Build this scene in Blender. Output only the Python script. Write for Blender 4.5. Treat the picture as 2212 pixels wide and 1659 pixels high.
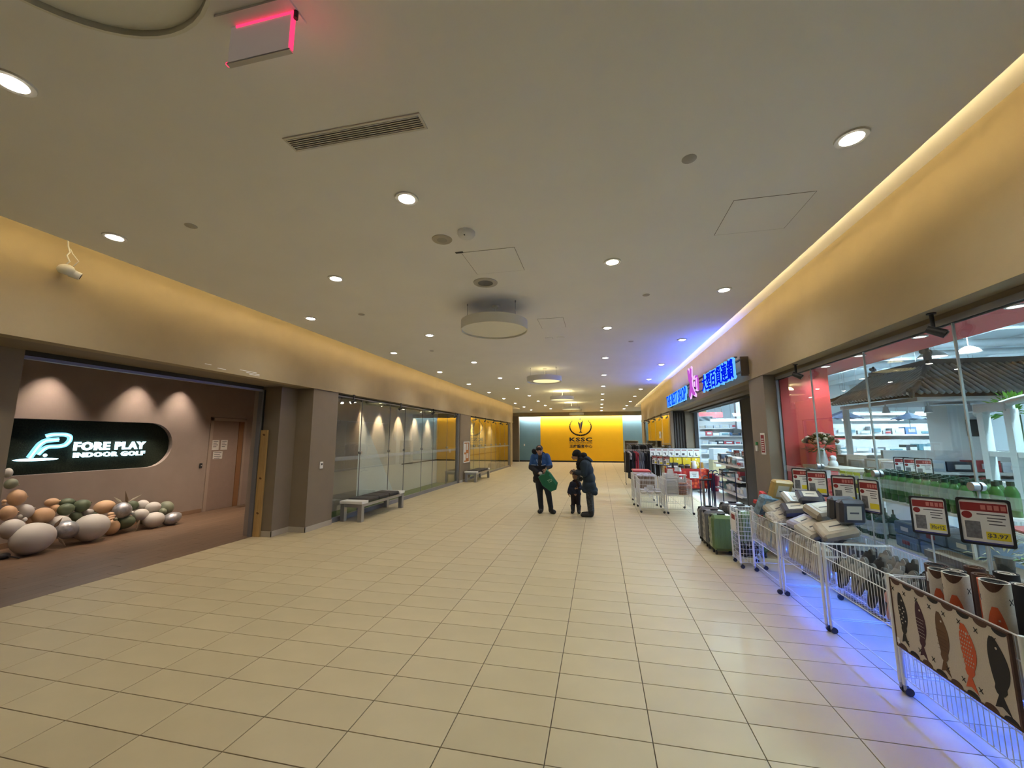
import bpy, bmesh, math, random
from mathutils import Vector, Matrix, Euler

# ------------------------------------------------------------------ scene, camera, world, exposure
for o in list(bpy.data.objects):
    bpy.data.objects.remove(o, do_unlink=True)
SC = bpy.context.scene
COL = SC.collection
random.seed(7)

CAMZ = 1.791
YAW, PITCH, ROLL, FPX = 0.213775, 0.135196, -0.00096, 860.94
_f = Vector((-math.sin(YAW) * math.cos(PITCH), math.cos(YAW) * math.cos(PITCH), math.sin(PITCH)))
_r0 = Vector((math.cos(YAW), math.sin(YAW), 0))
_u0 = _r0.cross(_f)
_r = _r0 * math.cos(ROLL) + _u0 * math.sin(ROLL)
_u = _r.cross(_f)
cam_data = bpy.data.cameras.new('camera')
cam = bpy.data.objects.new('camera', cam_data)
COL.objects.link(cam)
cam.matrix_world = Matrix(((_r.x, _u.x, -_f.x, 0), (_r.y, _u.y, -_f.y, 0), (_r.z, _u.z, -_f.z, CAMZ), (0, 0, 0, 1)))
cam_data.sensor_fit = 'HORIZONTAL'
cam_data.sensor_width = 36.0
cam_data.lens = 36.0 * FPX / 2212.0
cam_data.clip_start = 0.02
cam_data.clip_end = 200
SC.camera = cam

world = bpy.data.worlds.new('world')
SC.world = world
world.use_nodes = True
world.node_tree.nodes['Background'].inputs[0].default_value = (0.9, 0.85, 0.75, 1)
world.node_tree.nodes['Background'].inputs[1].default_value = 0.02

SC.view_settings.view_transform = 'Standard'
SC.view_settings.look = 'None'
SC.view_settings.gamma = 1.0
SC.view_settings.use_curve_mapping = False
SC.view_settings.exposure = 0.03
try:
    SC.cycles.use_adaptive_sampling = True
    SC.cycles.adaptive_threshold = 0.12
    SC.cycles.use_light_tree = False
    SC.cycles.max_bounces = 5
    SC.cycles.diffuse_bounces = 3
    SC.cycles.glossy_bounces = 3
    SC.cycles.transmission_bounces = 3
    SC.cycles.transparent_max_bounces = 12
    SC.cycles.sample_clamp_indirect = 10.0
    SC.cycles.caustics_reflective = False
    SC.cycles.caustics_refractive = False
except Exception:
    pass

# light levels in one place
P_DOWN = 65.0        # each ceiling downlight
E_COVE = 55.0        # cove LED strip emission
E_TUBE = 9.0         # shop fluorescent tubes
P_LOBBY = 165.0       # lobby wall washers
P_WASH = 90.0        # display window washers
E_WASH = 175.0        # added strip brightening the back wall
E_RING = 5.0         # lit ring lamps
P_SHOP = 1100.0       # each shop high bay lamp
E_BLUE = 120.0        # blue LED strip at the foot of the shop window
WARM = (1.0, 0.965, 0.85)
WARM2 = (1.0, 0.77, 0.40)
COOL = (0.60, 0.85, 1.0)

# ------------------------------------------------------------------ helpers
MATS = {}


def _lin(c):
    return tuple(((x / 255.0) / 12.92 if x / 255.0 <= 0.04045 else (((x / 255.0) + 0.055) / 1.055) ** 2.4) for x in c)


def mat(name, col, rough=0.6, metal=0.0, var=0.0, scale=8.0, bump=0.0, bscale=60.0, emit=0.0, ecol=None, spec=0.5, rnd=0.0, coat=0.0, stretch=None):
    """Principled material; var = noise tone variation, bump = fine relief, rnd = tone variation from object to object."""
    if name in MATS:
        return MATS[name]
    m = bpy.data.materials.new(name)
    m.use_nodes = True
    nt = m.node_tree
    b = nt.nodes['Principled BSDF']
    b.inputs['Roughness'].default_value = rough
    b.inputs['Metallic'].default_value = metal
    b.inputs['Specular IOR Level'].default_value = spec
    b.inputs['Base Color'].default_value = (*col, 1)
    if coat:
        b.inputs['Coat Weight'].default_value = coat
        b.inputs['Coat Roughness'].default_value = 0.1
    if emit:
        b.inputs['Emission Color'].default_value = (*(ecol or col), 1)
        b.inputs['Emission Strength'].default_value = emit
    tc = None
    if var or bump:
        tc = nt.nodes.new('ShaderNodeTexCoord')
        src = tc.outputs['Object']
        if stretch:
            mp = nt.nodes.new('ShaderNodeMapping')
            mp.inputs['Scale'].default_value = stretch
            nt.links.new(src, mp.inputs[0])
            src = mp.outputs[0]
    last = None
    if var:
        n = nt.nodes.new('ShaderNodeTexNoise')
        n.inputs['Scale'].default_value = scale
        n.inputs['Detail'].default_value = 4
        nt.links.new(src, n.inputs['Vector'])
        mr = nt.nodes.new('ShaderNodeMapRange')
        mr.inputs[1].default_value = 0.3
        mr.inputs[2].default_value = 0.7
        mr.inputs[3].default_value = 1 - var
        mr.inputs[4].default_value = 1 + var
        nt.links.new(n.outputs[0], mr.inputs[0])
        last = mr.outputs[0]
    if rnd:
        oi = nt.nodes.new('ShaderNodeObjectInfo')
        mr2 = nt.nodes.new('ShaderNodeMapRange')
        mr2.inputs[3].default_value = 1 - rnd
        mr2.inputs[4].default_value = 1 + rnd
        nt.links.new(oi.outputs['Random'], mr2.inputs[0])
        if last is not None:
            mu = nt.nodes.new('ShaderNodeMath')
            mu.operation = 'MULTIPLY'
            nt.links.new(last, mu.inputs[0])
            nt.links.new(mr2.outputs[0], mu.inputs[1])
            last = mu.outputs[0]
        else:
            last = mr2.outputs[0]
    if last is not None:
        vm = nt.nodes.new('ShaderNodeVectorMath')
        vm.operation = 'SCALE'
        vm.inputs[0].default_value = col
        nt.links.new(last, vm.inputs['Scale'])
        nt.links.new(vm.outputs[0], b.inputs['Base Color'])
    if bump:
        n2 = nt.nodes.new('ShaderNodeTexNoise')
        n2.inputs['Scale'].default_value = bscale
        n2.inputs['Detail'].default_value = 3
        nt.links.new(src, n2.inputs['Vector'])
        bp = nt.nodes.new('ShaderNodeBump')
        bp.inputs['Strength'].default_value = bump
        bp.inputs['Distance'].default_value = 0.01
        nt.links.new(n2.outputs[0], bp.inputs['Height'])
        nt.links.new(bp.outputs[0], b.inputs['Normal'])
    MATS[name] = m
    return m


def emat(name, col, strength):
    if name in MATS:
        return MATS[name]
    m = bpy.data.materials.new(name)
    m.use_nodes = True
    nt = m.node_tree
    nt.nodes.clear()
    e = nt.nodes.new('ShaderNodeEmission')
    e.inputs[0].default_value = (*col, 1)
    e.inputs[1].default_value = strength
    o = nt.nodes.new('ShaderNodeOutputMaterial')
    nt.links.new(e.outputs[0], o.inputs[0])
    MATS[name] = m
    return m


def glassmat(name, tint=(0.93, 0.97, 0.96), ior=1.5, rough=0.0, refl=1.0):
    """thin architectural glass: clear straight-through light plus a Fresnel mirror"""
    if name in MATS:
        return MATS[name]
    m = bpy.data.materials.new(name)
    m.use_nodes = True
    nt = m.node_tree
    nt.nodes.clear()
    t = nt.nodes.new('ShaderNodeBsdfTransparent')
    t.inputs[0].default_value = (*tint, 1)
    g = nt.nodes.new('ShaderNodeBsdfGlossy')
    g.inputs['Roughness'].default_value = rough
    g.inputs[0].default_value = (refl, refl, refl, 1)
    fr = nt.nodes.new('ShaderNodeFresnel')
    fr.inputs[0].default_value = ior
    mx = nt.nodes.new('ShaderNodeMixShader')
    o = nt.nodes.new('ShaderNodeOutputMaterial')
    ge = nt.nodes.new('ShaderNodeNewGeometry')
    io = nt.nodes.new('ShaderNodeMapRange')
    io.inputs[3].default_value = ior
    io.inputs[4].default_value = 1.0 / ior
    nt.links.new(ge.outputs['Backfacing'], io.inputs[0])
    nt.links.new(io.outputs[0], fr.inputs[0])
    nt.links.new(fr.outputs[0], mx.inputs[0])
    nt.links.new(t.outputs[0], mx.inputs[1])
    nt.links.new(g.outputs[0], mx.inputs[2])
    nt.links.new(mx.outputs[0], o.inputs[0])
    MATS[name] = m
    return m


def frosted(name, col, alpha):
    if name in MATS:
        return MATS[name]
    m = bpy.data.materials.new(name)
    m.use_nodes = True
    nt = m.node_tree
    nt.nodes.clear()
    t = nt.nodes.new('ShaderNodeBsdfTransparent')
    d = nt.nodes.new('ShaderNodeBsdfDiffuse')
    d.inputs[0].default_value = (*col, 1)
    mx = nt.nodes.new('ShaderNodeMixShader')
    mx.inputs[0].default_value = alpha
    o = nt.nodes.new('ShaderNodeOutputMaterial')
    nt.links.new(t.outputs[0], mx.inputs[1])
    nt.links.new(d.outputs[0], mx.inputs[2])
    nt.links.new(mx.outputs[0], o.inputs[0])
    MATS[name] = m
    return m


def worldloc(o):
    v = Vector((0, 0, 0))
    while o is not None:
        v += Vector(o.location)
        o = o.parent
    return v


class MB:
    """mesh builder: collect shapes in world metres, then build() links ONE mesh object"""

    def __init__(self):
        self.v, self.f, self.m, self.mi = [], [], [], 0

    def add(self, vs, fs):
        b = len(self.v)
        self.v.extend(Vector(p) for p in vs)
        for f in fs:
            self.f.append([i + b for i in f])
            self.m.append(self.mi)
        return self

    def mk(self, i):
        self.mi = i
        return self

    def box(self, x0, y0, z0, x1, y1, z1):
        x0, x1 = min(x0, x1), max(x0, x1)
        y0, y1 = min(y0, y1), max(y0, y1)
        z0, z1 = min(z0, z1), max(z0, z1)
        return self.add([(x0, y0, z0), (x1, y0, z0), (x1, y1, z0), (x0, y1, z0), (x0, y0, z1), (x1, y0, z1), (x1, y1, z1), (x0, y1, z1)],
                        [(0, 3, 2, 1), (4, 5, 6, 7), (0, 1, 5, 4), (1, 2, 6, 5), (2, 3, 7, 6), (3, 0, 4, 7)])

    def obox(self, c, s, rot=(0, 0, 0), bev=0.0):
        M = Matrix.Translation(c) @ Euler(rot).to_matrix().to_4x4()
        hx, hy, hz = s[0] / 2, s[1] / 2, s[2] / 2
        if bev:
            b = min(bev, hx * .9, hy * .9, hz * .9)
            vs, idx = [], {}
            fs = []
            sg = [(sx, sy, sz) for sx in (-1, 1) for sy in (-1, 1) for sz in (-1, 1)]
            for k in sg:
                for a in range(3):
                    p = [k[0] * (hx - b), k[1] * (hy - b), k[2] * (hz - b)]
                    p[a] = k[a] * (hx, hy, hz)[a]
                    idx[(k, a)] = len(vs)
                    vs.append(M @ Vector(p))
            for a in range(3):
                o1, o2 = (a + 1) % 3, (a + 2) % 3
                for s_ in (-1, 1):
                    q = []
                    for s1, s2 in ((-1, -1), (1, -1), (1, 1), (-1, 1)):
                        k = [0, 0, 0]
                        k[a], k[o1], k[o2] = s_, s1, s2
                        q.append(idx[(tuple(k), a)])
                    fs.append(q if s_ > 0 else q[::-1])
            for a in range(3):
                o1, o2 = (a + 1) % 3, (a + 2) % 3
                for s1 in (-1, 1):
                    for s2 in (-1, 1):
                        k0, k1 = [0, 0, 0], [0, 0, 0]
                        k0[a], k1[a] = -1, 1
                        k0[o1] = k1[o1] = s1
                        k0[o2] = k1[o2] = s2
                        k0, k1 = tuple(k0), tuple(k1)
                        q = [idx[(k0, o1)], idx[(k1, o1)], idx[(k1, o2)], idx[(k0, o2)]]
                        fs.append(q if s1 * s2 > 0 else q[::-1])
            for k in sg:
                q = [idx[(k, 0)], idx[(k, 1)], idx[(k, 2)]]
                fs.append(q if k[0] * k[1] * k[2] > 0 else q[::-1])
            return self.add(vs, fs)
        vs = [M @ Vector((x * hx, y * hy, z * hz)) for z in (-1, 1) for x, y in ((-1, -1), (1, -1), (1, 1), (-1, 1))]
        return self.add(vs, [(0, 3, 2, 1), (4, 5, 6, 7), (0, 1, 5, 4), (1, 2, 6, 5), (2, 3, 7, 6), (3, 0, 4, 7)])

    def cyl(self, p0, p1, r0, r1=None, n=12, cap=True):
        r1 = r0 if r1 is None else r1
        p0, p1 = Vector(p0), Vector(p1)
        d = (p1 - p0)
        d = d.normalized() if d.length else Vector((0, 0, 1))
        a = d.orthogonal().normalized()
        b = d.cross(a)
        vs, fs = [], []
        for p, r in ((p0, r0), (p1, r1)):
            for i in range(n):
                t = 2 * math.pi * i / n
                vs.append(p + (a * math.cos(t) + b * math.sin(t)) * r)
        for i in range(n):
            j = (i + 1) % n
            fs.append((i, j, n + j, n + i))
        if cap:
            fs.append(tuple(range(n))[::-1])
            fs.append(tuple(range(n, 2 * n)))
        return self.add(vs, fs)

    def tube(self, pts, r, n=6, closed=False):
        pts = [Vector(p) for p in pts]
        k = len(pts)
        rr = r if isinstance(r, (list, tuple)) else [r] * k
        vs, fs = [], []
        ref = None
        for i, p in enumerate(pts):
            if closed:
                d = pts[(i + 1) % k] - pts[i - 1]
            else:
                d = pts[min(i + 1, k - 1)] - pts[max(i - 1, 0)]
            d.normalize()
            if ref is None:
                ref = d.orthogonal().normalized()
            ref = (ref - d * ref.dot(d))
            ref = ref.normalized() if ref.length > 1e-6 else d.orthogonal().normalized()
            b = d.cross(ref)
            for q in range(n):
                t = 2 * math.pi * q / n
                vs.append(p + (ref * math.cos(t) + b * math.sin(t)) * rr[i])
        seg = k if closed else k - 1
        for i in range(seg):
            i2 = (i + 1) % k
            for q in range(n):
                q2 = (q + 1) % n
                fs.append((i * n + q, i * n + q2, i2 * n + q2, i2 * n + q))
        if not closed:
            fs.append(tuple(range(n))[::-1])
            fs.append(tuple((k - 1) * n + q for q in range(n)))
        return self.add(vs, fs)

    def lathe(self, prof, c, n=16, M=None, sx=1.0, sy=1.0):
        """prof: list of (r, z)"""
        vs, fs = [], []
        M = M or Matrix.Identity(4)
        T = Matrix.Translation(c) @ M
        rings = []
        for r, z in prof:
            if r < 1e-6:
                rings.append([len(vs)])
                vs.append(T @ Vector((0, 0, z)))
            else:
                rings.append(list(range(len(vs), len(vs) + n)))
                for i in range(n):
                    t = 2 * math.pi * i / n
                    vs.append(T @ Vector((r * sx * math.cos(t), r * sy * math.sin(t), z)))
        for a, b in zip(rings, rings[1:]):
            for i in range(n):
                j = (i + 1) % n
                if len(a) == 1 and len(b) == 1:
                    continue
                if len(a) == 1:
                    fs.append((a[0], b[j], b[i]))
                elif len(b) == 1:
                    fs.append((a[i], a[j], b[0]))
                else:
                    fs.append((a[i], a[j], b[j], b[i]))
        return self.add(vs, fs)

    def ell(self, c, r, rot=(0, 0, 0), nu=14, nv=9, egg=0.0):
        M = Matrix.Translation(c) @ Euler(rot).to_matrix().to_4x4()
        prof = []
        vs, fs = [], []
        vs.append(M @ Vector((0, 0, -r[2])))
        for j in range(1, nv):
            ph = -math.pi / 2 + math.pi * j / nv
            for i in range(nu):
                t = 2 * math.pi * i / nu
                k = 1 + egg * math.sin(ph)
                vs.append(M @ Vector((r[0] * k * math.cos(ph) * math.cos(t), r[1] * k * math.cos(ph) * math.sin(t), r[2] * math.sin(ph))))
        vs.append(M @ Vector((0, 0, r[2])))
        top = len(vs) - 1
        for i in range(nu):
            j = (i + 1) % nu
            fs.append((0, 1 + j, 1 + i))
            fs.append((top, top - nu + i, top - nu + j))
        for k in range(nv - 2):
            for i in range(nu):
                j = (i + 1) % nu
                a = 1 + k * nu
                fs.append((a + i, a + j, a + nu + j, a + nu + i))
        return self.add(vs, fs)

    def prism(self, poly, O, U, V, t):
        """2-D polygon (u,v) placed at O with axes U,V and thickness t along UxV"""
        O, U, V = Vector(O), Vector(U), Vector(V)
        N = U.cross(V).normalized() * t
        k = len(poly)
        vs = [O + U * u + V * w for u, w in poly] + [O + U * u + V * w + N for u, w in poly]
        fs = [tuple(range(k))[::-1], tuple(range(k, 2 * k))]
        for i in range(k):
            j = (i + 1) % k
            fs.append((i, j, k + j, k + i))
        return self.add(vs, fs)

    def build(self, name, mats, parent=None, smooth=False, angle=None, label=None):
        if not isinstance(mats, (list, tuple)):
            mats = [mats]
        me = bpy.data.meshes.new(name)
        if parent is not None:
            off = worldloc(parent)
        else:
            xs = [p.x for p in self.v]; ys = [p.y for p in self.v]; zs = [p.z for p in self.v]
            off = Vector(((min(xs) + max(xs)) / 2, (min(ys) + max(ys)) / 2, min(zs)))
        me.from_pydata([p - off for p in self.v], [], self.f)
        for m in mats:
            me.materials.append(m)
        if len(mats) > 1:
            me.polygons.foreach_set('material_index', self.m)
        if smooth:
            me.polygons.foreach_set('use_smooth', [True] * len(me.polygons))
            if angle:
                try:
                    me.set_sharp_from_angle(angle=math.radians(angle))
                except Exception:
                    pass
        me.update()
        o = bpy.data.objects.new(name, me)
        COL.objects.link(o)
        if parent is not None:
            o.parent = parent
        else:
            o.location = off
        if label:
            o['label'] = label
        return o


def thing(name, label, cat, loc=(0, 0, 0), group=None):
    o = bpy.data.objects.new(name, None)
    o.empty_display_size = 0.1
    COL.objects.link(o)
    o.location = loc
    return tag(o, label, cat, group)


def tag(o, label, cat, group=None, kind=None):
    if label:
        o['label'] = label
    if cat:
        o['category'] = cat
    if group:
        o['group'] = group
    if kind:
        o['kind'] = kind
    return o


def struct(o):
    o['kind'] = 'structure'
    return o


def kids(o):
    return [c for c in bpy.data.objects if c.parent == o]


def copy_tree(root, loc, rotz=None, label=None, group=None):
    r = root.copy()
    COL.objects.link(r)
    r.location = loc
    if rotz is not None:
        r.rotation_euler = (0, 0, rotz)
    if label:
        r['label'] = label
    if group:
        r['group'] = group
    for ch in list(root.children):
        c = ch.copy()
        COL.objects.link(c)
        c.parent = r
        for g in list(ch.children):
            d = g.copy()
            COL.objects.link(d)
            d.parent = c
    return r


ORD = ['first', 'second', 'third', 'fourth', 'fifth', 'sixth', 'seventh', 'eighth', 'ninth', 'tenth', 'eleventh', 'twelfth', 'thirteenth', 'fourteenth', 'fifteenth', 'sixteenth', 'seventeenth', 'eighteenth', 'nineteenth', 'twentieth']


def glyphs(body, bold=0.0, space=1.0, ext=0.0, shear=0.0, res=2):
    """lettering as vertices and faces in a unit box, x 0..w (w returned), y 0..1"""
    c = bpy.data.curves.new('lettering', 'FONT')
    c.body = body
    c.offset = bold
    c.space_character = space
    c.extrude = ext
    c.shear = shear
    c.resolution_u = res
    o = bpy.data.objects.new('lettering', c)
    me = o.to_mesh()
    vs = [Vector(v.co) for v in me.vertices]
    fs = [list(p.vertices) for p in me.polygons]
    o.to_mesh_clear()
    bpy.data.objects.remove(o)
    bpy.data.curves.remove(c)
    return vs, fs


def lettering(mb, body, O, U, V, w, h, t=0.004, bold=0.0, space=1.0, shear=0.0, res=2):
    """fit lettering into a w x h rectangle at O along unit axes U,V; stands t proud"""
    O, U, V = Vector(O), Vector(U).normalized(), Vector(V).normalized()
    N = U.cross(V)
    vs, fs = glyphs(body, bold, space, 0.5 if t > 0 else 0, shear, res)
    if not vs:
        return mb
    x0 = min(v.x for v in vs); x1 = max(v.x for v in vs)
    y0 = min(v.y for v in vs); y1 = max(v.y for v in vs)
    sx, sy = w / max(x1 - x0, 1e-6), h / max(y1 - y0, 1e-6)
    out = [O + U * ((v.x - x0) * sx) + V * ((v.y - y0) * sy) + N * ((v.z + 0.5) * t if t > 0 else 0) for v in vs]
    return mb.add(out, fs)


def spot(name, loc, target, power, col, angle, blend=0.6, rad=0.05, parent=None):
    l = bpy.data.lights.new(name, 'SPOT')
    l.energy = power
    l.color = col
    l.spot_size = math.radians(angle)
    l.spot_blend = blend
    l.shadow_soft_size = rad
    try:
        l.cycles.use_multiple_importance_sampling = False
    except Exception:
        pass
    o = bpy.data.objects.new(name, l)
    COL.objects.link(o)
    d = Vector(target) - Vector(loc)
    o.rotation_euler = d.to_track_quat('-Z', 'Y').to_euler()
    if parent is not None:
        o.parent = parent
        o.location = Vector(loc) - worldloc(parent)
    else:
        o.location = loc
    return o


# ------------------------------------------------------------------ materials of the place
M_TAUPE = mat('taupe_paint', (0.34, 0.268, 0.158), 0.75, var=0.04, scale=3, bump=0.03, bscale=180)
M_TAUPE2 = mat('dark_taupe_paint', (0.22, 0.175, 0.125), 0.75, var=0.04, scale=3)
M_CEIL = mat('ceiling_paint', (0.91, 0.905, 0.88), 0.85, var=0.015, scale=1.5)
M_COVE = mat('cove_paint', (0.92, 0.89, 0.82), 0.8)
M_TILE = mat('floor_tile', (0.51, 0.423, 0.265), 0.42, var=0.055, scale=2.2, bump=0.015, bscale=300, rnd=0.03, spec=0.4)
M_GROUT = mat('grout', (0.13, 0.10, 0.07), 0.9)
M_BASE = mat('baseboard_tile', (0.45, 0.40, 0.33), 0.5)
M_STEEL = mat('brushed_steel', (0.42, 0.42, 0.44), 0.35, 0.9)
M_ALU = mat('grey_aluminium', (0.25, 0.25, 0.27), 0.45, 0.5)
M_BLACK = mat('black_metal', (0.02, 0.02, 0.022), 0.45)
M_DARK = mat('dark_recess', (0.03, 0.026, 0.022), 0.7)
M_WHITE = mat('white_paint', (0.78, 0.78, 0.76), 0.5)
M_WHITEM = mat('white_coated_wire', (0.72, 0.72, 0.71), 0.35)
M_RED = mat('red_paint', (0.52, 0.035, 0.035), 0.45)
M_GLASS = glassmat('shop_glass', (0.93, 0.965, 0.955))
M_GLASSL = glassmat('display_glass', (0.90, 0.93, 0.91), ior=1.62)
M_FROST = frosted('frosted_band', (0.62, 0.70, 0.72), 0.16)
M_BLUEW = mat('blue_wall', (0.15, 0.29, 0.38), 0.7, var=0.03, scale=2)
M_YELLOW = mat('yellow_wall', (0.93, 0.50, 0.003), 0.6, var=0.02, scale=2)
M_NAVY = mat('navy_print', (0.012, 0.010, 0.02), 0.6)
M_LAMP = emat('downlight_glow', (1.0, 0.93, 0.80), 55.0)

# ================================================================== STRUCTURE
def sbox(name, m, *b, parent=None):
    mb = MB()
    if isinstance(b[0], list):
        b = b[0]
    elif not isinstance(b[0], tuple):
        b = [b]
    for q in b:
        mb.box(*q)
    o = mb.build(name, m, parent)
    if parent is None:
        struct(o)
    return o


H = 3.75
# ---- mall floor: grout bed with separate tiles
floor = sbox('floor', M_GROUT, [(-6.3, -3, -0.12, 2.78, 25.8, -0.006), (-9.2, 25.8, -0.12, 6.2, 31.0, -0.006)])
TX, TY, X0, Y0 = 0.6096, 0.29736, -0.3522, 2.7462
tmb = MB()
tmb.obox((0, 0, -0.005), (TX - 0.006, TY - 0.006, 0.010), bev=0.0012)
proto = tmb.build('tile', M_TILE, floor)
tile_me = proto.data
tile_me.transform(Matrix.Translation(worldloc(floor)))
bpy.data.objects.remove(proto)
cells = []
for i in range(-16, 12):
    for j in range(-20, 98):
        x, y = X0 + (i + .5) * TX, Y0 + (j + .5) * TY
        if y < 25.8:
            if x - TX / 2 < -6.3 or x + TX / 2 > 2.78:
                if not (x - TX / 2 < -6.3 < x + TX / 2 or x - TX / 2 < 2.78 < x + TX / 2):
                    continue
        elif x < -9.2 or x > 6:
            continue
        if y > 30.8 or y < -3:
            continue
        cells.append((x, y))
fo = worldloc(floor)


def tile_rank(c):
    x, y = c
    d = Vector((x, y, -CAMZ))
    zc = d.dot(_f)
    if zc < 0.5:
        return 1e6
    u, v = 1106 + FPX * d.dot(_r) / zc, 829.5 - FPX * d.dot(_u) / zc
    if not (-60 < u < 2270 and v < 1700):
        return 1e5 + d.length
    return d.length


cells.sort(key=tile_rank)
rest = MB()
for k, (x, y) in enumerate(cells):
    x0, x1 = max(x - TX / 2 + .003, -6.298), min(x + TX / 2 - .003, 2.778) if y < 25.8 else x + TX / 2 - .003
    if y >= 25.8:
        x0 = x - TX / 2 + .003
    cut = abs((x1 - x0) - (TX - .006)) > 1e-4
    if k < 300 and not cut:
        o = bpy.data.objects.new('tile', tile_me)
        COL.objects.link(o)
        o.parent = floor
        o.location = Vector((x, y, 0)) - fo
    else:
        rest.box(x0, y - TY / 2 + .003, -0.01, x1, y + TY / 2 - .003, 0.0)
ro = rest.build('tile_field', M_TILE, floor)
ro['kind'] = 'stuff'

# ---- ceiling with two cove slots, unseen upright lips added to shade the fascia
ceil = sbox('ceiling', M_CEIL, [(-5.13, -3, H, 2.19, 26.4, H + .03), (-5.13, -3, H + .03, -5.115, 26.4, H + .062), (2.175, -3, H + .03, 2.19, 26.4, H + .062), (-4.72, -3, H + .03, -4.6, 26.4, 3.92), (1.68, -3, H + .03, 1.8, 26.4, 3.92),
                                (-9.3, 26.4, H, 6.3, 31.0, H + .2), (-9.3, 25.8, H, -5.75, 26.4, H + .2), (2.75, 25.8, H, 6.3, 26.4, H + .2)])
sbox('ceiling_cove', M_COVE, [(-5.75, -3, 3.92, -4.6, 26.4, 3.97), (1.68, -3, 3.92, 2.75, 26.4, 3.97)], parent=ceil)
for nm, xx in (('left', -5.05), ('right', 2.08)):
    t = MB().box(xx, -2.8, H + .03, xx + .03, 26.3, H + .05).build('cove_led_strip', emat('cove_led_glow', WARM2, E_COVE))
    tag(t, 'long warm LED strip hidden in the %s ceiling cove' % ('golf storefront side' if nm == 'left' else 'red shop side'), 'light strip')

# ---- left side: fascia, lip, pillars, lobby, display windows
wl = sbox('wall_left', M_TAUPE, [(-5.72, -3, 2.88, -5.56, 25.8, 3.92)])
sbox('lip', M_TAUPE, (-5.72, -3, 2.785, -5.545, 25.84, 2.88), parent=wl)
sbox('trim_1', M_TAUPE2, [(-6.42, -3, 2.785, -5.72, 7.0, 2.80)])
pl = sbox('wall_left_pillar', M_TAUPE2, [(-6.42, 6.50, 0, -5.94, 6.92, 2.785), (-6.42, 6.92, 0, -5.57, 7.70, 2.785)])
sbox('baseboard', M_BASE, [(-6.30, 6.488, 0, -5.928, 6.50, .10), (-5.94, 6.488, 0, -5.928, 6.908, .10), (-5.94, 6.908, 0, -5.558, 6.92, .10), (-5.57, 6.908, 0, -5.558, 7.70, .10)], parent=pl)
sbox('wall_left_column', M_TAUPE2, [(-6.95, 1.2, 0, -6.30, 3.14, 2.785)])
sbox('wall_left_near', M_TAUPE2, [(-6.6, -3, 0, -6.4, 1.2, 2.785)])
pm = sbox('wall_left_pier', M_TAUPE2, [(-5.72, 15.62, 0, -5.57, 17.0, 2.785), (-6.6, 15.62, 0, -5.72, 15.72, 2.785)])
sbox('baseboard', M_BASE, [(-5.57, 15.6, 0, -5.555, 17.0, .10)], parent=pm)
pf = sbox('wall_left_end', M_TAUPE, [(-9.2, 25.7, 0, -5.57, 25.8, 3.75), (-5.72, 25.2, 0, -5.57, 25.7, 2.785)])
sbox('baseboard', M_BASE, [(-5.57, 25.2, 0, -5.555, 25.81, .10), (-9.1, 25.8, 0, -5.555, 25.815, .10)], parent=pf)
sbox('wall_far_left', M_TAUPE, (-9.3, 25.8, 0, -9.2, 31.0, 3.75))
sbox('wall_far_right', M_TAUPE, (6.2, 25.8, 0, 6.3, 31.0, 3.75))
sbox('wall_rear', M_TAUPE, (-6.6, -3.2, 0, 2.9, -3.0, 3.95))

# lobby of the indoor golf shop
M_LOBBY = mat('lobby_wall_paint', (0.37, 0.30, 0.255), 0.85, var=0.03, scale=4, bump=0.05, bscale=220)
M_WOOD = mat('wood_plank', (0.16, 0.10, 0.062), 0.38, var=0.16, scale=6, rnd=0.10, stretch=(14, 0.8, 1), spec=0.5)
lob = sbox('wall_lobby_back', M_LOBBY, [(-9.75, -1, 0, -9.6, 4.1, 3.42), (-9.75, 9.33, 0, -9.6, 9.8, 3.42), (-9.75, 4.1, 2.13, -9.6, 8.27, 3.42),
                                        (-9.75, 4.1, 0, -9.6, 8.27, 1.17), (-9.75, 8.27, 2.33, -9.6, 9.33, 3.42), (-9.75, 7.4, 1.17, -9.6, 8.27, 2.13)])
# rounded end of the sign niche
nm_ = MB()
arc = [(6.92 + .48 * math.cos(a), 1.65 + .48 * math.sin(a)) for a in [math.radians(-90 + 10 * k) for k in range(19)]]
for (ya, za), (yb, zb) in zip(arc, arc[1:]):
    nm_.add([(-9.6, ya, za), (-9.6, yb, zb), (-9.6, 7.4, zb), (-9.6, 7.4, za)], [(0, 3, 2, 1)])
    nm_.add([(-9.6, ya, za), (-9.6, yb, zb), (-9.72, yb, zb), (-9.72, ya, za)], [(0, 1, 2, 3)])
nm_.box(-9.72, 4.1, 2.13, -9.6, 6.92, 2.131)
nm_.build('niche_edge', M_LOBBY, lob)
sbox('wall_lobby_side', M_LOBBY, (-9.75, 9.7, 0, -6.42, 9.85, 3.42))
sbox('wall_lobby_near', M_LOBBY, (-9.75, -1.1, 0, -6.6, -1.0, 3.42))
sbox('wall_lobby_right', M_LOBBY, [(-6.55, 6.5, 0, -6.42, 9.7, 3.42), (-6.55, 3.14, 2.80, -6.42, 6.5, 3.42), (-6.55, -1, 2.785, -6.42, 3.14, 3.42)])
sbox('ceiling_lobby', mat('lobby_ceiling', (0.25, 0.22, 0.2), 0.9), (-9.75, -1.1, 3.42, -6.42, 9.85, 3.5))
sbox('baseboard_lobby', mat('lobby_base', (0.28, 0.18, 0.11), 0.6), [(-9.6, 4.0, 0, -9.588, 8.25, .09), (-9.6, 9.687, 0, -6.55, 9.7, .09)])
wf = sbox('floor_lobby', mat('wood_bed', (0.12, 0.07, 0.04), 0.8), (-9.75, -1.1, -.12, -6.3, 9.85, -.004))
wo = worldloc(wf)
pw = (9.6 - 6.3) / 18
pmb = MB()
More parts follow.
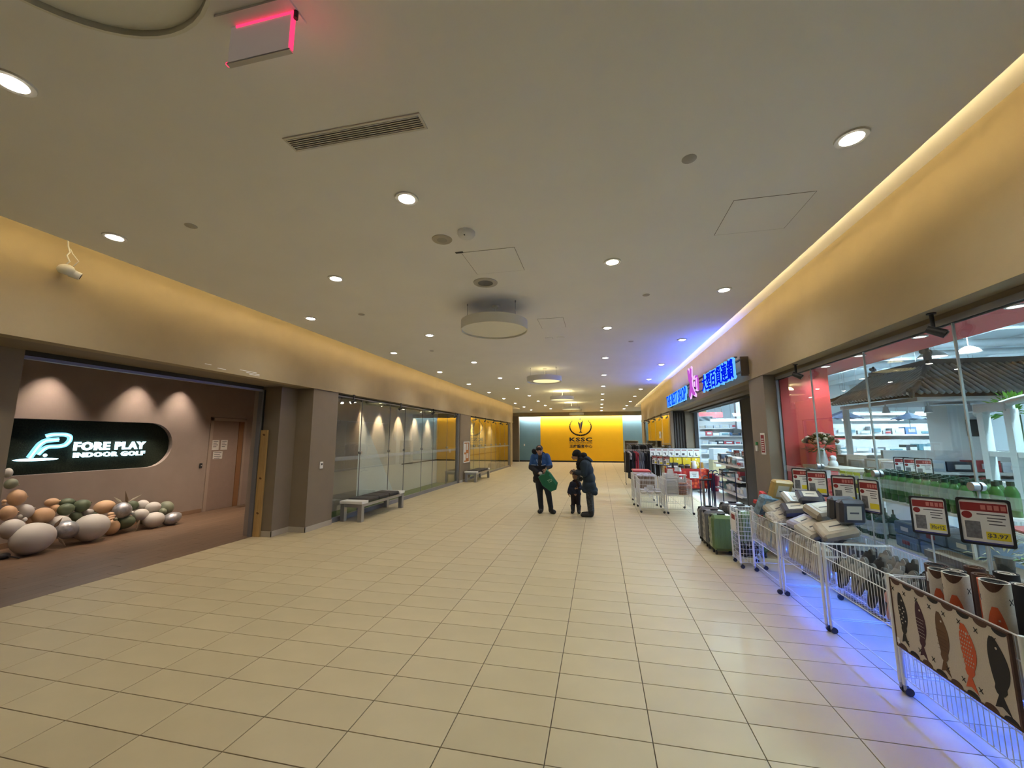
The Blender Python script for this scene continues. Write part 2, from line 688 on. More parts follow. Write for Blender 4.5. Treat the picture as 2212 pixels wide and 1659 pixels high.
pmb.obox((0, 0, -.005), (pw - .002, 1.218, .010), bev=.001)
pp = pmb.build('plank', M_WOOD, wf)
plank_me = pp.data
plank_me.transform(Matrix.Translation(wo))
bpy.data.objects.remove(pp)
for i in range(18):
    off = (i * 0.47) % 1.22
    for j in range(9):
        y = -.6 + off + j * 1.22
        if y < 1.4 or y > 9.4:
            continue
        o = bpy.data.objects.new('plank', plank_me)
        COL.objects.link(o)
        o.parent = wf
        o.location = Vector((-9.6 + (i + .5) * pw, y, 0)) - wo
# shutter box, track and jamb at the lobby opening
sh = MB().box(-6.40, 3.14, 2.725, -6.30, 6.44, 2.784).build('rolling_shutter', M_DARK)
tag(sh, 'dark rolled shutter housing above the golf lobby opening', 'shutter')
MB().box(-6.385, 3.14, 2.69, -6.315, 6.44, 2.725).build('bottom_bar', M_ALU, sh)
MB().box(-6.40, 6.44, 0, -6.31, 6.50, 2.72).build('side_track', M_ALU, sh)
MB().box(-6.302, 6.465, 0.0, -6.296, 6.50, 2.72).build('track_slot', M_BLACK, sh)

# display window backs
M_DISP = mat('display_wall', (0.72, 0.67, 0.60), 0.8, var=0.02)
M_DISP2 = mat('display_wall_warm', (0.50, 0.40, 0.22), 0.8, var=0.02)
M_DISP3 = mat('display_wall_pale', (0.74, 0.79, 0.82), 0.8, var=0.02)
M_TURF = mat('green_turf', (0.055, 0.10, 0.025), 0.95, var=0.25, scale=60, bump=0.6, bscale=250)
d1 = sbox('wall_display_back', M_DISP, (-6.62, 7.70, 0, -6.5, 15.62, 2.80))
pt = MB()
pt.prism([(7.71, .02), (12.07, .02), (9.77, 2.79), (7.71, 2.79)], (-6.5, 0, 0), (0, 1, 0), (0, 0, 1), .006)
pt.build('pale_slanted_area', M_DISP3, d1)  # paler grey-blue area with a slanted edge
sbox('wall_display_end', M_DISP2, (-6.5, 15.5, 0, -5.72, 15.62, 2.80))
sbox('wall_display_near', M_DISP, (-6.5, 7.70, 0, -5.72, 7.72, 2.80))
sbox('trim_2', mat('dark_wall_band', (0.12, 0.09, 0.06), 0.6), [(-6.5, 12.5, .91, -6.485, 15.5, .95), (-6.48, 15.485, .91, -5.74, 15.5, .95), (-6.5, 17.0, .91, -6.485, 25.2, .95)])  # thin dark band along the display walls
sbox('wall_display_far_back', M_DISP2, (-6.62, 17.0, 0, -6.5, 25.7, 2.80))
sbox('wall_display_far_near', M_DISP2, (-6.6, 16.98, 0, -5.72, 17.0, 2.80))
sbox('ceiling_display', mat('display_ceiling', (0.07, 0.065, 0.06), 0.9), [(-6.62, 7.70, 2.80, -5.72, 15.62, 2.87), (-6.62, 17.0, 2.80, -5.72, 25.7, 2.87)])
sbox('floor_display', M_TURF, [(-6.5, 7.72, -.1, -5.64, 15.5, .02), (-6.5, 17.0, -.1, -5.64, 25.7, .02)])


M_JOINT = mat('glass_joint', (.42, .47, .46), .4, .3)


def glazing(name, X, ys, z0, z1, side, m, frame_w=.07, label=None, clampz=1.45, sill=True):
    """frameless storefront: each pane a part, steel clamp discs on the joints, frosted band across"""
    w = MB()
    y0, y1 = ys[0], ys[-1]
    if sill:
        w.box(X - .035, y0, 0, X + .035, y1, z0)
    w.box(X - .018, y0, z1, X + .03, y1, 2.742)
    root = struct(w.build(name, M_ALU))
    for a, b in zip(ys, ys[1:]):
        p = MB().box(X - .005, a + .0015, z0, X + .005, b - .0015, z1).build('pane', m, root)
        bx = X + side * .0075
        MB().box(bx - .0008, a + .02, 1.30, bx + .0008, b - .02, 1.385).build('frosted_band', M_FROST, p)
    for y in ys[1:-1]:
        MB().box(X - .0075, y - .006, z0, X + .0075, y + .006, z1).build('joint', M_JOINT if side < 0 else M_ALU, root)
        c = MB()
        c.cyl((X + side * .006, y, clampz), (X + side * .045, y, clampz), .035, .033, n=16)
        c.cyl((X - side * .006, y, clampz), (X - side * .03, y, clampz), .035, .033, n=16)
        c.build('clamp', M_STEEL, root, smooth=True, angle=40)
    return root


glazing('window_1', -5.66, [7.72, 8.76, 10.12, 11.01, 12.21, 13.11, 14.41, 15.5], .10, 2.72, 1, M_GLASSL)
glazing('window_2', -5.66, [17.02, 17.73, 18.69, 19.65, 20.81, 21.79, 22.76, 23.93, 25.2], .10, 2.72, 1, M_GLASSL)
MB().box(-5.69, 15.5, 0, -5.60, 15.62, 2.785).build('trim_3', M_ALU)['kind'] = 'structure'
struct(MB().box(-5.69, 25.1, .1, -5.60, 25.2, 2.72).build('trim_4', M_ALU))

# ---- right side: fascia, lip, shop front
wr = sbox('wall_right', M_TAUPE, [(2.57, -3, 2.88, 2.73, 25.8, 3.92)])
sbox('lip', M_TAUPE, (2.555, -3, 2.785, 2.73, 25.84, 2.88), parent=wr)
sbox('trim_5', M_TAUPE2, [(2.73, 6.97, 2.785, 3.46, 15.62, 2.80), (2.73, -3, 2.785, 2.79, 6.97, 2.80)])
blk = sbox('wall_right_pillar', M_TAUPE2, [(2.57, 6.97, 0, 3.46, 7.6, 2.785)])
sbox('red_panel', M_RED, (2.79, 6.955, 0, 3.462, 6.97, 2.85), parent=blk)
sbox('baseboard', M_BASE, [(2.558, 6.958, 0, 2.57, 7.6, .10)], parent=blk)
sbox('wall_right_shutter', M_DARK, (3.36, 7.6, 0, 3.46, 10.6, 2.785))
sbox('wall_right_return', M_TAUPE2, [(3.06, 15.5, 0, 3.36, 15.62, 2.785), (2.57, 15.52, 0, 2.66, 15.8, 2.785)])
fs_ = MB().box(2.66, 15.58, 0, 3.06, 15.62, 2.785).build('folding_shutter', M_DARK)
tag(fs_, 'dark folded shutter panels in the recess beside the clothes racks', 'shutter')
for k in range(4):
    MB().box(2.70 + k * .09, 15.55, .02, 2.735 + k * .09, 15.58, 2.70).build('slat', mat('shutter_slat', (0.08, 0.07, 0.065), 0.6), fs_)
dr = struct(MB().box(3.36, 10.6, 2.69, 3.46, 15.5, 2.80).build('door_1', M_DARK))
MB().box(3.35, 15.44, 0, 3.47, 15.5, 2.69).build('frame', M_BLACK, dr)
MB().box(3.35, 10.54, 0, 3.47, 10.6, 2.69).build('frame', M_BLACK, dr)
MB().box(3.22, 7.62, 2.70, 3.355, 15.49, 2.784).build('shutter_housing', M_DARK, dr)
MB().box(3.02, 7.62, 2.745, 3.22, 15.49, 2.784).build('header_step', M_TAUPE2, dr)
win3 = glazing('window_3', 2.75, [1.5, 2.62, 3.72, 4.82, 5.91, 6.94], .06, 2.69, -1, M_GLASS, clampz=1.43)
sbox('header', M_DARK, (2.735, -3, 2.69, 2.79, 6.97, 2.742), parent=win3)
sbox('header_cap', M_TAUPE2, (2.74, -3, 2.742, 2.79, 6.97, 2.785), parent=win3)
sbox('frame', M_STEEL, [(2.735, 6.935, .06, 2.765, 6.97, 2.69)], parent=win3)
sbox('trim_6', M_ALU, [(2.65, 1.5, .055, 2.716, 6.95, .062)])
sbox('wall_right_near', M_TAUPE2, (2.7, -3, 0, 2.8, 1.5, 2.785))
win4 = glazing('window_4', 2.62, [15.8, 16.34, 17.96, 20.1, 22.0, 24.6], .08, 2.70, -1, M_GLASS)
sbox('wall_right_end', M_TAUPE, [(2.57, 25.7, 0, 6.2, 25.8, 3.75), (2.57, 24.6, 0, 2.73, 25.7, 2.785)])
M_OAK = mat('oak_panel', (0.34, 0.22, 0.09), 0.6, var=0.12, scale=5, stretch=(1, 9, .6))
sbox('wall_display_right', M_OAK, [(3.4, 15.8, 0, 3.5, 25.7, 2.8)])
sbox('floor_display_right', M_WHITE, (2.64, 15.8, -.1, 3.4, 25.7, .01))
sbox('ceiling_display_right', M_WHITE, (2.64, 15.8, 2.8, 3.5, 25.7, 2.85))

# ---- back wall with the sports centre sign
bw = sbox('wall_back', M_TAUPE2, [(-9.3, 30.9, 0, 6.3, 31.05, 3.75), (-9.3, 30.6, 0, -6.1, 30.9, 3.5)])
sbox('bulkhead', M_TAUPE, (-9.3, 30.55, 3.5, 6.3, 30.9, 3.75), parent=bw)
sbox('bulkhead_lip', M_TAUPE, (-6.1, 30.55, 3.44, 6.2, 30.60, 3.5), parent=bw)  # lip added to hide the wash strip
sbox('blue_panel', M_BLUEW, [(-6.1, 30.885, .1, -4.45, 30.9, 3.5)], parent=bw)
sbox('yellow_panel', M_YELLOW, [(-4.45, 30.88, .1, 1.72, 30.9, 3.5)], parent=bw)
sbox('blue_panel', M_BLUEW, [(1.72, 30.885, .1, 5.6, 30.9, 3.5)], parent=bw)
sbox('baseboard', M_DARK, [(-6.1, 30.86, 0, 5.6, 30.9, .1), (-9.2, 30.58, 0, -6.1, 30.6, .1)], parent=bw)

# ---- interior shell of the shop on the right
M_SHOPF = mat('shop_floor', (0.66, 0.68, 0.69), 0.3, var=0.02)
M_SHOPW = mat('shop_wall', (0.72, 0.78, 0.82), 0.7)
M_SHOPC = mat('shop_ceiling', (0.62, 0.72, 0.78), 0.8)
sf = sbox('floor_shop', M_SHOPF, [(2.78, -3, -.12, 18, 15.62, 0), (3.46, 15.62, -.12, 18, 34, 0)])
sbox('wall_shop_back', M_SHOPW, (18, -3, 0, 18.1, 34, 5.2))
sbox('wall_shop_far', M_SHOPW, (3.5, 30, 0, 18, 30.1, 5.2))
sbox('wall_shop_near', M_SHOPW, (2.8, -3.1, 0, 18, -3, 5.2))
sbox('wall_shop_front', M_SHOPW, [(2.79, -3, 2.87, 2.9, 15.62, 5.2), (3.5, 15.62, 0, 3.56, 30, 5.2)])
sbox('ceiling_shop', M_SHOPC, (2.79, -3, 5.2, 18, 34, 5.3))
sbox('ceiling_shop_soffit', M_RED, [(2.79, -3, 2.85, 3.85, 15.62, 2.87), (3.80, -3, 2.87, 3.85, 15.62, 3.15)])

o = MB().box(-6.0, 30.63, 3.47, 5.5, 30.66, 3.498).build('added_wash_strip', emat('added_wash_glow', (1.0, .97, .9), E_WASH))  # hidden strip added to brighten the back wall
tag(o, 'added light strip under the bulkhead brightening the yellow and blue wall', 'light strip')

# ================================================================== CEILING FITTINGS
M_RIM = mat('lamp_rim', (0.7, 0.68, 0.62), 0.5)


def downlight(x, y, label):
    t = thing('downlight', label, 'ceiling light', (x, y, H - .012), 'recessed ceiling downlights')
    MB().lathe([(.066, .0), (.092, .0), (.095, .011), (.066, .011), (.066, .0)], (x, y, H - .012), 24).build('trim_ring', M_RIM, t, smooth=True, angle=30)
    MB().lathe([(0, -.010), (.03, -.008), (.055, -.002), (.066, .006), (.066, .009), (0, .009)], (x, y, H - .012), 20).build('lens', M_LAMP, t)
    spot('downlight_beam', (x, y, H - .03), (x, y, 0), P_DOWN, WARM, 150, 0.85, 0.07, parent=t)


ROWS = [(-4.58, 2.765, 2.735, 10, 'outer row above the golf storefront'), (-3.12, 1.33, 2.80, 10, 'inner row nearer the golf storefront'),
        (0.20, 4.38, 2.75, 10, 'inner row nearer the red shop'), (1.68, 2.80, 2.77, 10, 'outer row above the shop baskets')]
for x, y0, dy, n, where in ROWS:
    for k in range(n):
        y = y0 + k * dy
        if y > 30.0:
            continue
        downlight(x, y, '%s recessed round downlight from the exit sign end, %s' % (ORD[k], where))
downlight(-1.49, 2.79, 'single recessed round downlight just past the air vent and exit sign')
downlight(-1.46, 24.7, 'single recessed round downlight behind the lit ring lamps by the yellow wall')

# ring pendant lamps
M_RING = mat('ring_shade', (0.80, 0.78, 0.70), 0.45)
M_DIFF = mat('ring_diffuser', (0.88, 0.87, 0.80), 0.4)
M_DIFFL = emat('ring_diffuser_lit', (1.0, 0.85, 0.45), 1.1)
RINGS = [(-1.60, 0.57, 0, 'large round pendant lamp beside the exit sign, unlit'),
         (-1.48, 5.58, 0, 'large round pendant lamp on three wires near the round speaker, unlit'),
         (-1.48, 11.12, 1, 'second round pendant lamp from the speaker, only half lit'),
         (-1.48, 16.67, 2, 'lit round pendant lamp glowing yellow on the ceiling, nearer the people'),
         (-1.48, 22.2, 2, 'lit round pendant lamp close to the yellow wall'),
         (-1.48, 27.7, 0, 'unlit round pendant lamp right in front of the yellow wall')]
for x, y, lit, lab in RINGS:
    zb, R = 3.37, .495
    t = thing('ring_lamp', lab, 'pendant lamp', (x, y, zb))
    MB().lathe([(R - .012, 0), (R, 0), (R, .14), (R - .012, .14), (R - .012, 0)], (x, y, zb), 48).build('shade', M_RING, t, smooth=True, angle=30)
    MB().lathe([(0, .025), (R - .014, .025), (R - .014, .03), (0, .03)], (x, y, zb), 48).build('diffuser', M_DIFFL if lit == 2 else M_DIFF, t)
    if lit == 1:
        MB().lathe([(0, .02), (R - .12, .02), (R - .12, .023), (0, .023)], (x + .06, y, zb), 40).build('lit_tube', MATS['ring_diffuser_lit'], t)
    for dx, dy in ((-.36, -.19), (.36, -.19), (0, .40)):
        MB().lathe([(0, 0), (.0025, 0), (.0025, H - zb - .16), (.008, H - zb - .16), (.008, H - zb - .13), (0, H - zb - .13)], (x + dx, y + dy, zb + .13), 6).build('suspension_wire', M_ALU, t)
    MB().lathe([(0, -.025), (.05, -.025), (.06, 0), (0, 0)], (x + .02, y, H), 20).build('canopy', M_RING, t, smooth=True, angle=40)
    MB().cyl((x + .02, y, zb + .14), (x + .02, y, H), .006, n=8).build('stem', M_RING, t)
    if lit:
        l = bpy.data.lights.new('ring_uplight', 'POINT')
        l.energy = 22 if lit == 2 else 3
        l.color = (1.0, .82, .4)
        l.shadow_soft_size = .15
        lo = bpy.data.objects.new('ring_uplight', l)
        COL.objects.link(lo)
        lo.parent = t
        lo.location = (0, 0, .16)

# exit sign hung across the corridor, seen from its back
ex = thing('exit_sign', 'edge-lit hanging exit sign with red glowing edges, seen from behind', 'exit sign', (-1.49, 1.34, 3.53))
MB().box(-1.66, 1.335, 3.54, -1.32, 1.347, 3.735).build('panel', mat('exit_panel', (0.70, 0.66, 0.62), 0.4, emit=.16, ecol=(.62, .52, .48)), ex)
for q in ((-1.63, 1.332, 3.725, -1.325, 1.336, 3.737), (-1.322, 1.33, 3.545, -1.314, 1.35, 3.737), (-1.668, 1.333, 3.535, -1.66, 1.349, 3.548)):
    MB().box(*q).build('glowing_edge', emat('exit_red', (1.0, 0.03, 0.10), 2.2), ex)
MB().box(-1.66, 1.33, 3.532, -1.315, 1.352, 3.54).build('bottom_rail', M_STEEL, ex)
MB().box(-1.70, 1.28, 3.737, -1.30, 1.40, 3.75).build('ceiling_plate', M_CEIL, ex)
MB().cyl((-1.305, 1.34, 3.70), (-1.305, 1.34, 3.737), .01, n=10).build('lock_screw', M_BLACK, ex)
l = bpy.data.lights.new('exit_glow', 'POINT'); l.energy = .15; l.color = (1, .03, .12); l.shadow_soft_size = .03
lo = bpy.data.objects.new('exit_glow', l); COL.objects.link(lo); lo.parent = ex; lo.location = (.24, .03, .05)

# slot air vent
v = thing('air_vent', 'long slotted air vent grille in the ceiling past the exit sign', 'vent', (-1.495, 2.067, H - .01))
f = MB()
x0, x1, y0, y1 = -1.965, -1.025, 2.02, 2.115
for b in ((x0 - .015, y0 - .015, x1 + .015, y0), (x0 - .015, y1, x1 + .015, y1 + .015), (x0 - .015, y0, x0, y1), (x1, y0, x1 + .015, y1)):
    f.box(b[0], b[1], H - .008, b[2], b[3], H + .0)
f.build('frame', M_RIM, v)
MB().box(x0, y0, H - .002, x1, y1, H - .0005).build('dark_opening', M_BLACK, v)
for k in range(6):
    yy = y0 + (k + .5) * (y1 - y0) / 6
    MB().box(x0, yy - .003, H - .007, x1, yy + .003, H - .002).build('slat', M_RIM, v)

# speakers, smoke detector, sensors, access panels, sprinkler caps
sp = thing('ceiling_speaker', 'round ceiling speaker with dark grille before the pendant lamp', 'speaker', (-1.355, 4.66, H - .01))
MB().lathe([(.095, 0), (.15, .0), (.155, .01), (.095, .01), (.095, 0)], (-1.355, 4.66, H - .01), 32).build('rim', mat('speaker_rim', (.5, .48, .43), .5), sp, smooth=True, angle=30)
MB().lathe([(0, .004), (.095, .004), (.095, .009), (0, .009)], (-1.355, 4.66, H - .01), 32).build('grille', mat('speaker_grille', (.2, .2, .2), .7, bump=.5, bscale=400), sp)
sp = thing('ceiling_sensor', 'flat round beige sensor beside the white smoke detector', 'sensor', (-1.47, 3.5, H - .01))
MB().lathe([(.05, 0), (.095, .003), (.1, .01), (.05, .01), (.05, 0)], (-1.47, 3.5, H - .01), 28).build('rim', mat('sensor_rim', (.48, .43, .33), .6), sp, smooth=True, angle=30)
MB().lathe([(0, .0), (.05, .0), (.05, .008), (0, .008)], (-1.47, 3.5, H - .01), 28).build('lens', mat('sensor_lens', (.36, .33, .26), .6), sp)
sp = thing('smoke_detector', 'white domed smoke detector on the ceiling', 'smoke detector', (-1.19, 3.42, H - .055))
MB().lathe([(.0, 0), (.05, .0), (.075, .015), (.085, .035), (.085, .055), (0, .055)], (-1.19, 3.42, H - .055), 28).build('body', M_WHITE, sp, smooth=True, angle=35)
MB().box(-1.195, 3.36, H - .056, -1.185, 3.375, H - .05).build('test_button', M_BLACK, sp)
cc = thing('card_slot', 'small dark rectangular opening at the corner of the ceiling hatch', 'vent', (-1.40, 3.80, H - .003))
MB().box(-1.44, 3.785, H - .003, -1.355, 3.82, H - .001).build('opening', M_BLACK, cc)
M_GAP = mat('hatch_gap', (.18, .16, .13), .9)


def hatch(x0, y0, x1, y1, lab):
    t = thing('access_hatch', lab, 'hatch', ((x0 + x1) / 2, (y0 + y1) / 2, H - .004))
    MB().box(x0 + .004, y0 + .004, H - .003, x1 - .004, y1 - .004, H - .0005).build('panel', M_CEIL, t)
    g = MB()
    g.box(x0, y0, H - .002, x1, y0 + .004, H - .0005).box(x0, y1 - .004, H - .002, x1, y1, H - .0005).box(x0, y0, H - .002, x0 + .004, y1, H - .0005).box(x1 - .004, y0, H - .002, x1, y1, H - .0005)
    g.build('gap', M_GAP, t)


hatch(-1.38, 3.81, -.80, 4.39, 'square ceiling access hatch between the smoke detector and the speaker')
hatch(1.15, 3.40, 1.76, 3.99, 'square ceiling access hatch near the cove above the shop baskets')
hatch(-.95, 6.35, -.52, 6.95, 'square ceiling access hatch beside the three-wire pendant lamp')
for k, (x, y, lab) in enumerate([(.68, 2.79, 'round sprinkler cap near the hatch on the shop side'), (-3.65, 2.76, 'round sprinkler cap near the white security camera'), (.69, 5.56, 'round sprinkler cap between the two shop side light rows'),
                                 (.69, 8.3, 'round sprinkler cap level with the pendant lamp, shop side'), (-3.65, 5.5, 'round sprinkler cap between the golf side light rows'), (-3.65, 8.25, 'round sprinkler cap further along the golf side light rows')]):
    c = MB().lathe([(0, -.006), (.045, -.006), (.05, -.002), (.05, 0), (0, 0)], (x, y, H), 20).build('sprinkler_cap', mat('sprinkler_cap', (.46, .43, .38), .7), smooth=True, angle=40)
    tag(c, lab, 'sprinkler cap')
for k, x in enumerate((-.98, -.75)):
    t = MB().box(x, 7.6, H - .015, x + .14, 7.72, H).build('ceiling_box', M_CEIL)
    tag(t, ['small ceiling box closer to the pendant lamp', 'small ceiling box farther from the pendant lamp, beside its twin'][k], 'ceiling box')

# dome security camera hung on the left fascia by its cable
sc_ = thing('security_camera', 'white dome security camera hanging off its cable on the fascia', 'camera', (-5.45, 2.92, 3.50))
MB().ell((-5.46, 2.92, 3.565), (.075, .06, .055), (0, 0, .3), 18, 12).build('body', M_WHITE, sc_, smooth=True)
MB().cyl((-5.47, 2.96, 3.55), (-5.43, 3.03, 3.525), .045, .04, 18).build('lens_hood', M_WHITE, sc_, smooth=True, angle=40)
MB().cyl((-5.432, 3.025, 3.527), (-5.428, 3.034, 3.524), .03, .03, 16).build('lens', M_BLACK, sc_)
MB().tube([(-5.47, 2.92, 3.62), (-5.46, 2.94, 3.66), (-5.44, 2.90, 3.71), (-5.46, 2.93, 3.76), (-5.48, 2.92, 3.83), (-5.50, 2.92, 3.92)], .007, 8).build('cable', M_WHITE, sc_, smooth=True)
MB().tube([(-5.45, 2.97, 3.62), (-5.42, 2.99, 3.68), (-5.45, 2.95, 3.75), (-5.46, 2.93, 3.80)], .005, 8).build('cable', M_WHITE, sc_, smooth=True)


# black spotlights on short stems under the soffits
def stem_spot(x, y, dirx, label, diry=-.04, lamp=None):
    t = thing('track_spotlight', label, 'spotlight', (x, y, 2.60), 'black stem spotlights over the glass')
    MB().cyl((x, y, 2.66), (x, y, 2.785), .014, n=10).build('stem', M_BLACK, t)
    MB().cyl((x, y, 2.775), (x, y, 2.785), .03, n=14).build('base', M_BLACK, t)
    MB().cyl((x - dirx * .03, y + diry * -.5, 2.66), (x + dirx * .05, y + diry, 2.60), .03, .035, 14).build('head', M_BLACK, t, smooth=True, angle=40)
    MB().cyl((x + dirx * .05, y + diry, 2.60), (x + dirx * .055, y + diry * 1.05, 2.596), .026, .026, 14).build('lens', M_LAMP if lamp else M_STEEL, t)


for k, y in enumerate((8.16, 10.41, 12.7, 14.9)):
    stem_spot(-5.50, y, -1, '%s black stem spotlight over the near bench window' % ORD[k], lamp=(k == 0))
for k, y in enumerate((17.5, 19.1, 20.7, 22.3, 23.9)):
    stem_spot(-5.50, y, -1, '%s black stem spotlight over the far bench window' % ORD[k])
for k, y in enumerate((3.75, 6.05)):
    stem_spot(2.64, y, 1, ['black stem spotlight over the basket of fish mats', 'black stem spotlight by the pillar with the red poster'][k])
for k, y in enumerate((17.3, 19.4, 21.6, 23.6)):
    stem_spot(2.50, y, 1, '%s black stem spotlight over the wood-panelled window behind the clothes' % ORD[k])
for k, y in enumerate((9.96, 10.95, 12.17, 13.36, 14.49)):
    t = thing('wall_washer', '%s small wall washer inside the near bench window' % ORD[k], 'spotlight', (-6.30, y, 2.76), 'wall washers in the bench window')
    MB().cyl((-6.30, y, 2.76), (-6.30, y, 2.80), .035, n=14).build('can', M_BLACK, t)
    spot('washer_beam', (-6.28, y, 2.74), (-6.52, y, 1.6), P_WASH, (1, .74, .45), 62, .8, .03, parent=t)
for k, y in enumerate((18.3, 20.0, 21.8, 23.6)):
    t = thing('wall_washer', '%s small wall washer inside the far bench window' % ORD[k], 'spotlight', (-6.20, y, 2.76), 'wall washers in the far window')
    MB().cyl((-6.20, y, 2.76), (-6.20, y, 2.80), .035, n=14).build('can', M_BLACK, t)
    spot('washer_beam', (-6.18, y, 2.74), (-6.5, y, .8), P_WASH * 1.6, (1, .8, .45), 100, .9, .03, parent=t)
for k, y in enumerate((3.6, 5.15, 6.55, 7.45)):
    t = thing('wall_washer', '%s lobby wall washer above the golf sign' % ORD[k], 'spotlight', (-9.28, y, 3.35), 'lobby wall washers')
    MB().cyl((-9.28, y, 3.35), (-9.28, y, 3.42), .05, n=16).build('can', M_BLACK, t)
    spot('lobby_beam', (-9.28, y, 3.34), (-9.40, y, 0), P_LOBBY, (1, .82, .66), 70, .85, .03, parent=t)
for k, (x, y) in enumerate([(-8.0, 8.6), (-7.6, 4.2), (-7.9, 6.2)]):
    t = thing('lobby_downlight', ['lobby downlight in front of the papered door', 'lobby downlight by the dark column', 'lobby downlight over the balloons'][k], 'ceiling light', (x, y, 3.39))
    MB().lathe([(0, 0), (.06, 0), (.07, .03), (0, .03)], (x, y, 3.39), 18).build('can', M_RIM, t)
    spot('lobby_beam', (x, y, 3.38), (x, y, 0), [P_LOBBY * 1.8, P_LOBBY * .6, P_LOBBY * .9][k], (1, .80, .62), 110, .8, .05, parent=t)

# ================================================================== GOLF LOBBY
M_HEDGE = mat('black_green_hedge', (0.008, 0.016, 0.006), 0.95, var=0.6, scale=40, bump=0.9, bscale=120)
M_NEON = emat('sign_white_glow', (0.55, 0.86, 1.0), 3.2)
M_NEON2 = emat('sign_tube_glow', (0.25, 0.70, 0.98), 1.6)
gs = thing('golf_sign', 'black niche sign with glowing pale blue logo and letters in the lobby', 'sign', (-9.72, 5.75, 1.17))
MB().box(-9.745, 4.12, 1.175, -9.70, 7.39, 2.125).build('hedge_panel', M_HEDGE, gs)


def gp(cx, cy):
    return (4.682 + cx * .001063, 2.339 - cy * .001465)


def band(pts, w, name, m, thick=.03, n=6):
    """a rounded flat bar following pts on the lobby wall"""
    P = []
    for a, b in zip(pts, pts[1:]):
        for k in range(n):
            t = k / n
            P.append((a[0] + (b[0] - a[0]) * t, a[1] + (b[1] - a[1]) * t))
    P.append(pts[-1])
    for _ in range(4):
        P = [P[0]] + [((P[i - 1][0] + 2 * P[i][0] + P[i + 1][0]) / 4, (P[i - 1][1] + 2 * P[i][1] + P[i + 1][1]) / 4) for i in range(1, len(P) - 1)] + [P[-1]]
    L, R = [], []
    for i, p in enumerate(P):
        q0, q1 = P[max(i - 1, 0)], P[min(i + 1, len(P) - 1)]
        dx, dy = q1[0] - q0[0], q1[1] - q0[1]
        l = math.hypot(dx, dy) or 1
        L.append((p[0] - dy / l * w, p[1] + dx / l * w))
        R.append((p[0] + dy / l * w, p[1] - dx / l * w))
    mb = MB()
    k = len(P)
    vs = [(-9.67, y, z) for y, z in L] + [(-9.67, y, z) for y, z in R] + [(-9.67 + thick, y, z) for y, z in L] + [(-9.67 + thick, y, z) for y, z in R]
    fs = []
    for i in range(k - 1):
        fs += [(i, i + 1, k + i + 1, k + i), (2 * k + i, 3 * k + i, 3 * k + i + 1, 2 * k + i + 1), (i, 2 * k + i, 2 * k + i + 1, i + 1), (k + i, k + i + 1, 3 * k + i + 1, 3 * k + i)]
    fs += [(0, k, 3 * k, 2 * k), (k - 1, 3 * k - 1, 4 * k - 1, 2 * k - 1)]
    mb.add(vs, fs)
    return mb.build(name, m, gs)


sA = [gp(*p) for p in [(535, 345), (600, 325), (780, 322), (850, 345), (850, 400), (800, 455), (720, 470), (580, 470), (520, 500), (465, 560)]]
sB = [gp(*p) for p in [(700, 385), (600, 392), (530, 400), (470, 440), (430, 500), (370, 600)]]
band(sA, .034, 'logo_stroke', M_NEON2)
band(sA, .011, 'logo_core', M_NEON, .034)
band(sB, .040, 'logo_stroke', M_NEON2)
band(sB, .012, 'logo_core', M_NEON, .034)
MB().ell((-9.66, gp(460, 620)[0], gp(460, 622)[1]), (.012, .30, .026), (0, 0, 0), 20, 8).build('logo_base', M_NEON, gs, smooth=True)
MB().ell((-9.66, gp(560, 575)[0], gp(560, 575)[1]), (.02, .03, .03), (0, 0, 0), 12, 8).build('logo_ball', M_NEON, gs, smooth=True)
lettering(MB(), 'FORE PLAY', (-9.67, 5.66, 1.565), (0, 1, 0), (0, 0, 1), 1.22, .165, .03, bold=.045, space=1.12).build('lettering', M_NEON, gs)
lettering(MB(), 'INDOOR GOLF', (-9.67, 5.67, 1.435), (0, 1, 0), (0, 0, 1), 1.21, .095, .03, bold=.04, space=1.15).build('lettering', M_NEON, gs)

M_DOOR = mat('lobby_door', (0.33, 0.245, 0.20), 0.6, var=.03)
d = struct(MB().box(-9.66, 8.36, 0, -9.62, 9.12, 2.24).build('door_2', M_DOOR))
M_DFR = mat('door_frame', (0.42, 0.33, 0.27), .6)
for q in ((-9.66, 8.27, 0, -9.575, 8.35, 2.32), (-9.66, 9.26, 0, -9.575, 9.33, 2.32), (-9.66, 8.27, 2.24, -9.575, 9.33, 2.32)):
    MB().box(*q).build('frame', M_DFR, d)
MB().box(-9.66, 9.12, 0, -9.60, 9.26, 2.24).build('side_panel', mat('door_side', (.30, .15, .07), .5), d)
M_PAPER = mat('paper', (.72, .70, .66), .8)
M_INK = mat('print_ink', (.08, .08, .09), .8)
M_REDINK = mat('red_print', (.24, .018, .018), .7)
for k, (y, z, w, h, lab) in enumerate([(8.39, 1.50, .19, .25, 'white notice taped up beside another notice on the lobby door'), (8.63, 1.50, .19, .25, 'white notice with pictures, taped nearer the side of the lobby door'), (8.44, 1.27, .26, .19, 'wide white notice taped lowest on the lobby door')]):
    t = thing('notice', lab, 'notice', (-9.617, y + w / 2, z))
    MB().box(-9.62, y, z, -9.617, y + w, z + h).build('sheet', M_PAPER, t)
    ink = MB()
    for q in range(4):
        ink.box(-9.617, y + .03, z + h - .04 - q * .045, -9.6165, y + w - .03 - (q % 2) * .04, z + h - .025 - q * .045)
    ink.build('print', M_INK, t)['kind'] = 'stuff'
t = thing('card_reader', 'small black card reader on the wall beside the lobby door', 'card reader', (-9.59, 8.12, 1.07))
MB().obox((-9.585, 8.12, 1.13), (.03, .07, .12), bev=.01).build('body', M_BLACK, t)
MB().box(-9.571, 8.105, 1.125, -9.569, 8.135, 1.14).build('label', M_PAPER, t)
